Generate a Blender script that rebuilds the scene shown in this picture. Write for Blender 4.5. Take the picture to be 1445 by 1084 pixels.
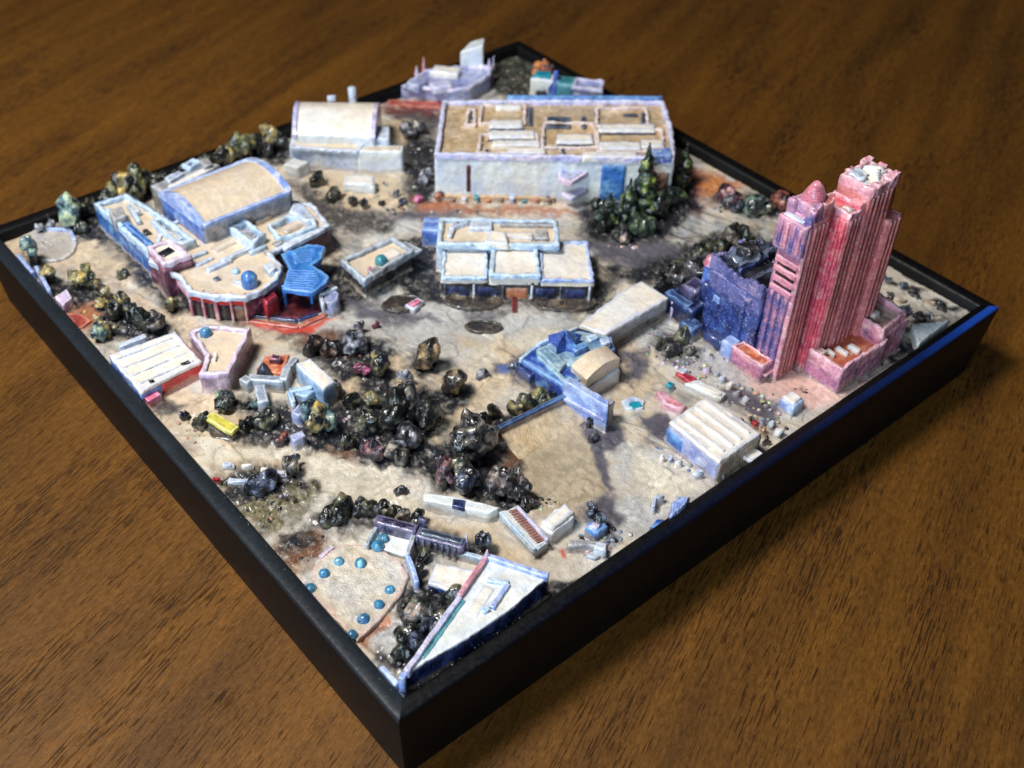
import bpy, bmesh, math, random
import numpy as np
from mathutils import Vector, Matrix, noise as mnoise

# ------------------------------------------------------------------ scene, camera, light
for o in list(bpy.data.objects): bpy.data.objects.remove(o)
scene = bpy.context.scene
COL = scene.collection
MM = 0.001
ZP = 20.92            # height of the printed ground above the table, mm
TRAY_H, RIM, TAPER, SIDE = 24.08, 5.27, 2.3, 200.0

def W3(u, v, z): return Vector(((u - 100) * MM, (v - 100) * MM, z * MM))

cam_data = bpy.data.cameras.new('camera')
cam = bpy.data.objects.new('camera', cam_data); COL.objects.link(cam); scene.camera = cam
cam_data.sensor_width = 36.0
cam_data.lens = 1628.7 / 1445 * 36.0
cam_data.clip_start, cam_data.clip_end = 0.01, 20
_yaw, _pitch, _roll = 0.842961, 0.734621, 0.038225
_fw = Vector((math.cos(_pitch) * math.cos(_yaw), math.cos(_pitch) * math.sin(_yaw), -math.sin(_pitch)))
_r = Vector((math.sin(_yaw), -math.cos(_yaw), 0)); _u = _r.cross(_fw)
_r2 = _r * math.cos(_roll) + _u * math.sin(_roll); _u2 = _r2.cross(_fw)
_loc = W3(-62.596, -98.021, 213.147)
cam.matrix_world = Matrix(((_r2.x, _u2.x, -_fw.x, _loc.x), (_r2.y, _u2.y, -_fw.y, _loc.y), (_r2.z, _u2.z, -_fw.z, _loc.z), (0, 0, 0, 1)))
cam_data.dof.use_dof = True
cam_data.dof.focus_distance = 0.256
cam_data.dof.aperture_fstop = 18.5

world = bpy.data.worlds.new('World'); scene.world = world; world.use_nodes = True
wb = world.node_tree.nodes['Background']
wb.inputs['Color'].default_value = (0.75, 0.8, 1.0, 1); wb.inputs['Strength'].default_value = 0.018

def area(name, loc, target, sx, sy, power, color):
    d = bpy.data.lights.new(name, 'AREA'); d.shape = 'RECTANGLE'; d.size = sx; d.size_y = sy; d.energy = power; d.color = color
    o = bpy.data.objects.new(name, d); COL.objects.link(o)
    o.location = loc; o.rotation_euler = (Vector(target) - Vector(loc)).to_track_quat('-Z', 'Y').to_euler()
    return o
# ceiling lamp, high and a little behind-left of the model; window on the left
area('ceiling_lamp', (-0.25, 0.05, 0.52), (0, 0, 0.02), 0.13, 0.13, 3.7, (1.0, 0.97, 0.94))
area('window_light', (-1.0, -0.42, 0.42), (0, -0.05, 0.03), 0.6, 0.55, 10.8, (0.64, 0.81, 1.0))
scene.view_settings.view_transform = 'Standard'; scene.view_settings.look = 'None'
scene.view_settings.exposure = 0.0; scene.view_settings.gamma = 1.0; scene.view_settings.use_curve_mapping = False
scene.render.engine = 'CYCLES'

# measured layout of the printed town, in millimetres on the slab (u along the right front edge, v along the left front edge)
BLD = [
['theatre_complex','low pink and maroon walled complex with many rooftop ridges and doorways',[['theatre_complex','mass','maroon_wall',[[28.79,151.83],[30.23,146.69],[31.5,141.34],[30.86,133.35],[35.09,127.38],[40.89,122.44],[45.7,122.08],[51.42,123.78],[55.76,128.32],[56.28,134.86],[64.56,135.94],[76.17,136.42],[78.37,149.16],[62.79,165.86],[38.6,164.31]],0,8,0.5,0.1],['parapet','ring','pale_rim',[[28.19,150.2],[29.62,145.09],[30.89,139.78],[30.25,131.84],[34.45,125.91],[40.22,121.01],[45,120.65],[50.68,122.34],[54.99,126.85],[55.5,133.34],[63.73,134.42],[75.27,134.89],[77.45,147.55],[61.98,164.14],[37.94,162.6]],7.6,9.2,1.3],['roof','mass','tan_roof',[[28.49,151.01],[29.93,145.89],[31.19,140.56],[30.55,132.59],[34.77,126.65],[40.56,121.73],[45.35,121.37],[51.05,123.06],[55.38,127.59],[55.89,134.1],[64.14,135.18],[75.72,135.66],[77.91,148.35],[62.39,165],[38.27,163.46]],7.9,8.3,0.3,0.1],['doorway','mass','black_gloss',[[32.01,133.45],[33.45,131.42],[32.35,130.64],[30.91,132.67]],0.3,5.4,0.18,0.03],['doorway','mass','black_gloss',[[34.04,130.58],[35.56,128.44],[34.46,127.66],[32.94,129.8]],0.3,5.4,0.18,0.03],['doorway','mass','black_gloss',[[36.2,127.75],[38.17,126.07],[37.3,125.04],[35.32,126.72]],0.3,5,0.18,0.03],['doorway','mass','brown_wall',[[38.87,125.48],[41.08,123.6],[40.2,122.57],[37.99,124.45]],0.3,5,0.18,0.03],['lintel','mass','red_bright',[[31.8,133.75],[35.78,128.14],[34.55,127.27],[30.58,132.88]],5.6,7.6,0.18,0.03],['column','mass','pink_wall',[[31.53,134.13],[31.86,133.66],[30.31,132.56],[29.98,133.04]],0,8.6,0.18,0.03],['column','mass','pink_wall',[[33.64,131.15],[33.98,130.67],[32.43,129.58],[32.09,130.05]],0,8.6,0.18,0.03],['column','mass','pink_wall',[[35.63,128.35],[35.97,127.87],[34.41,126.77],[34.08,127.25]],0,8.6,0.18,0.03],['lintel','mass','red_bright',[[35.91,127.99],[41.37,123.35],[40.39,122.21],[34.94,126.85]],5.6,7.6,0.18,0.03],['column','mass','pink_wall',[[35.53,128.32],[35.99,127.92],[34.76,126.47],[34.3,126.87]],0,8.6,0.18,0.03],['column','mass','pink_wall',[[38.43,125.85],[38.9,125.45],[37.67,124],[37.2,124.4]],0,8.6,0.18,0.03],['column','mass','pink_wall',[[41.16,123.53],[41.63,123.13],[40.4,121.68],[39.93,122.08]],0,8.6,0.18,0.03],['doorway','mass','black_gloss',[[32.4,140.06],[31.98,134.87],[30.64,134.97],[31.06,140.17]],0.3,4.5,0.18,0.03],['lintel','mass','pink_wall',[[32.47,140.86],[31.89,133.67],[30.39,133.79],[30.97,140.98]],5.4,7.2,0.18,0.03],['red_dome_base','mass','red_wall',[[44.57,121.25],[48.89,122.06],[48.94,119.72],[44.49,118.68]],0,6.5,1.2,0.1],['roof_ridge','mass','pale_rim',[[38.37,138.19],[38.43,136.59],[45.75,136.86],[45.69,138.46]],8,9.4,0.4,0.06],['roof_ridge','mass','pale_rim',[[42.95,138.9],[43.11,137.41],[54.63,138.67],[54.46,140.16]],8,9.6,0.4,0.06],['roof_ridge','mass','pale_rim',[[59.13,133.99],[59.26,132.59],[73.31,133.97],[73.17,135.36]],8,9.3,0.4,0.06],['roof_ridge','mass','tan_roof',[[44.04,145.86],[44.24,143.37],[51.03,143.92],[50.83,146.42]],8,8.9,0.4,0.06],['roof_light_well','ring','ice_rim',[[51.41,148.43],[57.31,149.48],[57.82,139.61],[52.25,137.25]],8,11.2,1.2],['roof_unit','mass','grey_wall',[[53.26,149.46],[57.28,150.25],[57.98,143.2],[54.44,141.72]],8,9.4,0.3,0.1],['duct_loop','ring','ice_rim',[[60.89,143.77],[67.62,145.12],[73.61,140.03],[71.57,135.47],[65.1,135.35],[59.52,137.15]],8,10.2,1.2],['roof_unit','mass','pale_rim',[[68.88,145.99],[72.65,149.4],[73.99,145.63],[72.97,137.94],[69.8,139.1]],8,10.4,0.6,0.1],['roof_unit','mass','tan_roof',[[59.65,151.56],[64.57,152.2],[65.14,148.63],[59.57,147.66]],8,9.6,0.5,0.1],['roof_unit','mass','tan_roof',[[62.85,142],[69.73,142.78],[71.14,139.92],[63.6,138.84]],8,9.4,0.6,0.1],['water_tank','lathe','blue_wall',[44.2,125.56],8,12.6,2.1,2.1,'dome'],['tank_platform','mass','blue_wall',[[42.45,127.63],[43.67,124.74],[46.05,125.19],[44.98,128.36]],8,9.2,0.4,0.1],['roof_unit','mass','pale_rim',[[49.94,128.55],[52.51,128.53],[52.5,125.36],[49.93,125.01]],8,10.5,0.5,0.1],['vent','lathe','ice_rim',[44.14,132.63],8,9.6,1,1,'dome']]],
['barrel_roofed_hall','large hall with arched beige roof and bright blue end wall',[['barrel_roofed_hall','mass','blue_lav_wall',[[44.15,149.04],[72.32,149.22],[71.55,171.2],[42.75,170.24]],7,14.6,0.4,0.1],['roof','barrel','tan_roof',[[44.92,149.29],[71.5,149.39],[70.23,169.76],[43.5,169.21]],14,14.6,3],['gable_rim','barrel','blue_rim',[[43.71,148.59],[45.24,148.67],[44.33,169.08],[42.14,169.41]],13.6,14.8,3.2],['gable_rim','barrel','blue_rim',[[70.31,148.54],[72.13,148.51],[71.36,170.44],[69.48,170.41]],13.6,14.8,3.2],['eaves','mass','blue_rim',[[44.2,148.86],[44.2,147.66],[71.67,147.87],[71.66,149.07]],14,15.1,0.36,0.06],['eaves','mass','blue_rim',[[42.63,169.68],[42.66,168.48],[70.86,169.32],[70.83,170.52]],14,15.1,0.36,0.06],['side_wall','mass','grey_wall',[[44.42,150.05],[72.03,150.21],[72.04,148.91],[44.43,148.75]],7.5,13.6,0.18,0.03]]],
['roof_garden_wall','low pale ridge walls scattered on the tan roof of the maroon complex',[['roof_garden_wall','mass','ice_rim',[[37.6,145.41],[37.62,144.41],[42.73,144.51],[42.71,145.51]],8,9.2,0.3,0.06],['ridge','mass','pale_rim',[[37.21,141.63],[37.27,140.73],[42.5,141.08],[42.44,141.98]],8,9,0.27,0.06],['ridge','mass','ice_rim',[[50.95,137.5],[50.95,136.4],[56.21,136.43],[56.21,137.53]],8,9.6,0.33,0.06],['ridge','mass','pale_rim',[[42.01,129.24],[41.28,128.91],[42.93,125.3],[43.66,125.63]],8,9.2,0.24,0.06],['hatch','mass','slate',[[37.98,133.74],[39.59,133.65],[39.55,132.12],[37.95,132.21]],8.2,8.8,0.2,0.1],['hatch','mass','grey_wall',[[58.23,137.44],[60.61,137.69],[60.81,135.85],[58.44,135.61]],8.2,9.2,0.3,0.1],['hatch','mass','slate',[[54.36,135.53],[56.06,135.44],[55.97,133.86],[54.28,133.95]],8.2,8.7,0.2,0.1]]],
['blue_wing','long narrow wing with saturated blue outer wall beside the arched hall',[['blue_wing','mass','blue_wall',[[29.44,186.19],[39.09,185.2],[41.39,174.21],[41.99,155.7],[36.77,154.7],[30.33,154.75]],0,8.2,0.4,0.1],['parapet','ring','ice_rim',[[28.64,183.27],[38.04,182.4],[40.32,171.52],[40.92,153.2],[35.75,152.21],[29.52,152.56]],7.8,9.8,1.2],['roof','mass','tan_roof',[[29.75,184.46],[38.42,183.73],[40.41,173.03],[41.06,155.46],[36.92,154.88],[30.78,155.11]],8,8.5,0.2,0.1],['roof_wall','mass','ice_rim',[[30.85,177.59],[29.55,177.68],[28.87,167.71],[30.17,167.62]],8,10.6,0.39,0.06],['roof_wall','mass','blue_wall',[[31.84,168.24],[30.24,168.17],[30.86,154.6],[32.45,154.67]],8,10.8,0.4,0.06],['stair_block','mass','grey_wall',[[29.18,174.61],[33,173.86],[31.87,169.02],[28.24,169.24]],8,12,0.4,0.1],['roof_wall','mass','ice_rim',[[36.36,175.92],[35.17,176.11],[33.79,167.44],[34.98,167.25]],8,10.4,0.36,0.06],['vent','lathe','pale_rim',[36.41,172.16],8,10.5,0.8,0.8,'dome'],['roof_light_well','ring','ice_rim',[[36.43,164.75],[40.3,165.24],[41.68,148.76],[38.07,149.08],[36.77,151.34]],8,11,1.3],['roof_unit','mass','dark_wall',[[33.47,164.16],[34.99,163.84],[34.95,161.3],[33.14,161.86]],8,9.3,0.3,0.1]]],
['corner_pavilion','small pink-rimmed corner block with a red band below its roof',[['corner_pavilion','mass','maroon_wall',[[29.5,152.38],[36,151.83],[36.97,141.7],[28.84,142.5]],0,10.6,0.4,0.1],['fascia','mass','red_wall',[[29.6,152.66],[36.11,152.11],[37.08,141.96],[28.94,142.76]],8.6,11.6,0.3,0.1],['parapet','ring','pink_rim',[[29.29,151.82],[35.78,151.28],[36.75,141.16],[28.63,141.96]],11.2,12.6,1.3],['roof','mass','white_roof',[[29.6,152.66],[36.11,152.11],[37.08,141.96],[28.94,142.76]],11.4,11.8,0.2,0.1],['skylight','mass','black_gloss',[[29.99,147.77],[33.81,148.43],[34.36,145.98],[30.84,145.51]],11.8,12.3,0.2,0.1]]],
['rear_annexe','low pale annexe behind the arched hall',[['rear_annexe','mass','grey_wall',[[45.73,183.19],[64.64,185.21],[67.15,181.29],[47.16,177.39]],0,9,0.4,0.1],['roof','mass','white_roof',[[49.31,179.64],[63.2,182.5],[65.1,180.05],[50.18,177.07]],8.9,9.4,0.3,0.1],['parapet','ring','ice_rim',[[57.5,186.22],[61.83,187.38],[62.83,184.11],[58.32,182.64]],9,10.2,1],['roof_unit','mass','pale_rim',[[50.1,183.06],[55.48,184.25],[56.03,181.88],[50.32,180.5]],9,10,0.4,0.1],['roof_unit','mass','grey_wall',[[62.36,184.85],[65.43,184.49],[64.45,180.25],[61.73,180.37]],9,10.5,0.5,0.1]]],
['star_canopy','bright blue ribbed star-shaped canopy over the red terrace',[['star_canopy','mass','sky_blue',[[58.09,133.09],[61.65,132.38],[65.94,132.39],[67.87,130.46],[69.32,128.49],[65.51,124.42],[61.83,123.24],[62.5,119.5],[62.42,116.01],[60.01,114.38],[55.12,113.22],[50.21,119.36],[52.91,122.67],[56.14,126.08]],6.8,8.2,0.35,0.1],['roof_rib','mass','sky_blue',[[60.51,131.36],[60.31,130.85],[66.77,128.3],[66.97,128.81]],8.05,8.45,0.165,0.06],['roof_rib','mass','sky_blue',[[60.09,130.49],[59.89,129.98],[66.01,127.56],[66.21,128.07]],8.05,8.45,0.165,0.06],['roof_rib','mass','sky_blue',[[59.68,129.62],[59.48,129.11],[65.26,126.82],[65.46,127.33]],8.05,8.45,0.165,0.06],['roof_rib','mass','sky_blue',[[59.27,128.76],[59.07,128.25],[64.51,126.08],[64.71,126.6]],8.05,8.45,0.165,0.06],['roof_rib','mass','sky_blue',[[58.86,127.9],[58.66,127.39],[63.77,125.35],[63.97,125.86]],8.05,8.45,0.165,0.06],['roof_rib','mass','sky_blue',[[58.45,127.04],[58.25,126.53],[63.02,124.63],[63.23,125.14]],8.05,8.45,0.165,0.06],['roof_rib','mass','sky_blue',[[55.76,125.36],[55.38,124.95],[60.76,119.95],[61.13,120.36]],8.05,8.45,0.165,0.06],['roof_rib','mass','sky_blue',[[55.1,124.52],[54.73,124.12],[60.38,118.9],[60.75,119.3]],8.05,8.45,0.165,0.06],['roof_rib','mass','sky_blue',[[54.45,123.69],[54.08,123.28],[60.01,117.85],[60.38,118.26]],8.05,8.45,0.165,0.06],['roof_rib','mass','sky_blue',[[53.8,122.86],[53.43,122.45],[59.63,116.81],[60,117.22]],8.05,8.45,0.165,0.06],['roof_rib','mass','sky_blue',[[53.15,122.04],[52.78,121.63],[59.26,115.77],[59.63,116.18]],8.05,8.45,0.165,0.06],['roof_rib','mass','sky_blue',[[52.51,121.21],[52.14,120.81],[58.33,115.18],[58.7,115.59]],8.05,8.45,0.165,0.06],['roof_rib','mass','sky_blue',[[51.87,120.4],[51.5,119.99],[57.4,114.59],[57.77,115]],8.05,8.45,0.165,0.06],['roof_rib','mass','sky_blue',[[51.24,119.59],[50.86,119.18],[56.47,114.01],[56.85,114.42]],8.05,8.45,0.165,0.06],['post','lathe','sky_blue',[57.65,118.09],0,7,0.5,0.5,'flat'],['post','lathe','sky_blue',[51.86,121.86],0,7,0.5,0.5,'flat'],['post','lathe','sky_blue',[67.26,129.01],0,7,0.5,0.5,'flat']]],
['blue_hoop_sign','pale blue hoop and rounded block at the terrace edge',[['blue_hoop_sign','mass','pale_rim',[[58.43,115.26],[58.39,114.26],[63.59,114.06],[63.63,115.06]],3.6,5.4,0.3,0.06],['hoop_arm','mass','pale_rim',[[58.82,114.58],[58,114.94],[56.26,110.95],[57.09,110.59]],2.5,5.2,0.27,0.06],['block','mass','lav_wall',[[58.77,114.36],[63.24,114.73],[62.95,112.63],[61.45,110.72],[58.71,110.59],[57.57,111.86]],0,4.6,0.9,0.1]]],
['terrace','dark red terrace with a curved kerb in front of the complex',[['terrace','mass','maroon_floor',[[43.74,126.9],[48.73,128.02],[55.35,128.76],[59.43,117.66],[58.16,114.02],[52.85,113.64],[46.77,118.43],[42.62,123.59]],0,0.6,0.3,0.1],['kerb','mass','red_floor',[[41.45,122.59],[40.31,121.62],[48.85,111.54],[49.99,112.51]],0,0.7,0.4,0.06],['kerb','mass','red_floor',[[49.43,112.78],[49.41,111.28],[59.16,111.11],[59.19,112.61]],0,0.8,0.4,0.06],['kerb','mass','navy_wall',[[42.58,123.17],[41.83,122.52],[49.82,113.22],[50.58,113.87]],0,1.4,0.3,0.06],['kerb','mass','navy_wall',[[50.26,114.04],[50.14,113.05],[55.8,112.35],[55.93,113.34]],0,1.6,0.3,0.06]]],
['white_vaulted_shed','white shed with vaulted roof near the far left rim',[['white_vaulted_shed','mass','pale_wall',[[92.11,180.62],[110.98,164.06],[124.9,180.66],[104.24,196.93]],0,10.5,0.5,0.1],['roof','barrel','white_roof',[[92.42,180.7],[110.96,164.39],[124.17,180.4],[104.26,196.11]],10.2,10.6,3.4],['gable_rim','barrel','lav_rim',[[91.69,180.29],[92.71,179.51],[104.78,195.25],[103.96,196.45]],9.8,10.8,3.7],['gable_rim','barrel','lav_rim',[[109.67,164.41],[110.69,163.62],[124.32,179.82],[123.25,180.64]],9.8,10.8,3.7],['front_wing','mass','pale_rim',[[89.97,179.85],[104.92,164.71],[110.92,168.04],[114.05,172.14],[95.68,187.29]],0,7.2,0.5,0.1],['wing_parapet','ring','pale_rim',[[89.54,179],[104.43,163.91],[110.17,166.89],[113.04,170.62],[94.76,185.69]],7,8,1.2],['wing_roof','mass','tan_roof',[[90.86,179.58],[105.18,165.44],[110.12,168.01],[112.75,171.39],[95.48,185.69]],7,7.5,0.3,0.1],['side_block','mass','pale_wall',[[104.62,164.61],[115.38,156.36],[117.95,159.13],[108.37,167]],0,7.6,0.4,0.1],['side_block_roof','mass','tan_roof',[[106.33,164.02],[115.21,157.21],[116.45,158.9],[108.21,165.21]],7.5,8,0.2,0.1],['step_block','mass','pale_rim',[[111.18,164.79],[114.79,162.03],[119.48,168.19],[116.16,170.72]],0,9.6,0.5,0.1],['chimney','lathe','pale_rim',[118.15,186.37],10,15.6,1.3,1.3,'flat'],['roof_vent','mass','pale_rim',[[111.15,189.95],[110.55,189.16],[112.68,187.54],[113.28,188.34]],12,13.8,0.3,0.06],['low_store','mass','pale_wall',[[85.76,176.9],[88.28,172.91],[92.76,173.58],[90.51,178.43]],0,4.2,0.4,0.1]]],
['service_shed','small white flat box in the yard before the vaulted shed',[['service_shed','mass','pale_wall',[[94.66,158.05],[101.52,151.27],[104.54,155.93],[98.23,161.8]],0,3.4,0.4,0.1],['roof','mass','white_roof',[[95.1,157.9],[101.29,151.64],[103.62,155.33],[98,160.66]],3.3,3.8,0.25,0.1]]],
['lavender_pavilion','lavender pavilion with pink spires by the far rim',[['lavender_pavilion','mass','lav_wall',[[142.32,193.74],[154.53,180.76],[160.32,178.86],[171.43,181.86],[176.19,186.09],[169.78,192.24],[156.12,198.6]],0,5.2,0.6,0.1],['parapet','ring','lav_rim',[[141.74,192.89],[153.91,179.96],[159.67,178.07],[170.76,181.06],[175.5,185.28],[169.11,191.41],[155.5,197.75]],5,6,1.2],['roof_unit','mass','white_roof',[[154.08,193.43],[160.5,186.02],[164.52,188.78],[158.44,195.96]],5,7.4,0.7,0.1],['roof_unit','mass','lav_wall',[[142.68,191.68],[150.21,192.27],[149.91,188.71],[144.29,186.75]],5,7.5,1,0.1],['roof_unit','mass','lav_rim',[[149.05,187.59],[155.95,184.87],[154.63,180.87],[147.87,182.91]],5,7.2,1.2,0.1],['spire','lathe','pink_wall',[155.34,198.38],5,10,0.7,0.7,'cone'],['spire','lathe','pink_rim',[151.55,197.37],5,8.4,0.8,0.8,'cone'],['spire','lathe','lav_rim',[173.86,185.56],4,9,0.8,0.8,'cone'],['spire','lathe','lav_rim',[176.38,186.28],4,9,0.6,0.6,'cone'],['doorway','mass','maroon_wall',[[161.96,182.06],[165.09,180.95],[167.14,181.94],[165.52,183.8]],0,3.6,0.4,0.1],['forecourt','mass','red_floor',[[135.57,193.2],[149.51,180.17],[153.14,182.9],[138.41,195.94]],0,0.8,0.3,0.1],['entrance_dome','lathe','pink_wall',[157.17,184.18],0,2.4,1.8,1.8,'dome']]],
['white_slab_tower','small white slab tower with slanted top at the far rim',[['white_slab_tower','wedge','pale_wall',[[166.34,192.23],[172.73,187.43],[177.9,192.99],[173.28,195.09]],0,11,13.6]]],
['teal_kiosk_row','white kiosk row with teal roof and blue bottle shaped turret at the far rim',[['teal_kiosk_row','mass','pale_wall',[[180.13,170.77],[185.45,162.94],[189.45,166.3],[184.53,173.24]],0,6,0.4,0.1],['teal_roof','mass','teal_bright',[[180.48,170.48],[184.63,166.07],[187.95,168.7],[184.35,172.71]],5.9,6.8,0.4,0.1],['turquoise_wall','mass','teal_wall',[[184.19,161.91],[187.39,157.6],[192.47,161.36],[188.31,165.78]],0,6.3,0.4,0.1],['end_wing','mass','lav_wall',[[187.6,158.11],[194.15,150.03],[199.8,154.56],[193.03,162.24]],0,5.5,0.5,0.1],['end_parapet','ring','lav_rim',[[186.73,157.24],[193.25,149.19],[198.89,153.71],[192.14,161.36]],5.4,6.4,1.1],['arch_opening','mass','black_gloss',[[179.31,167.05],[181.68,164.62],[182.87,165.6],[180.49,168.04]],0,2.8,0.5,0.1],['turret','bottle','royal_blue',[185.82,164.31],0,9.5,2.6]]],
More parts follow.
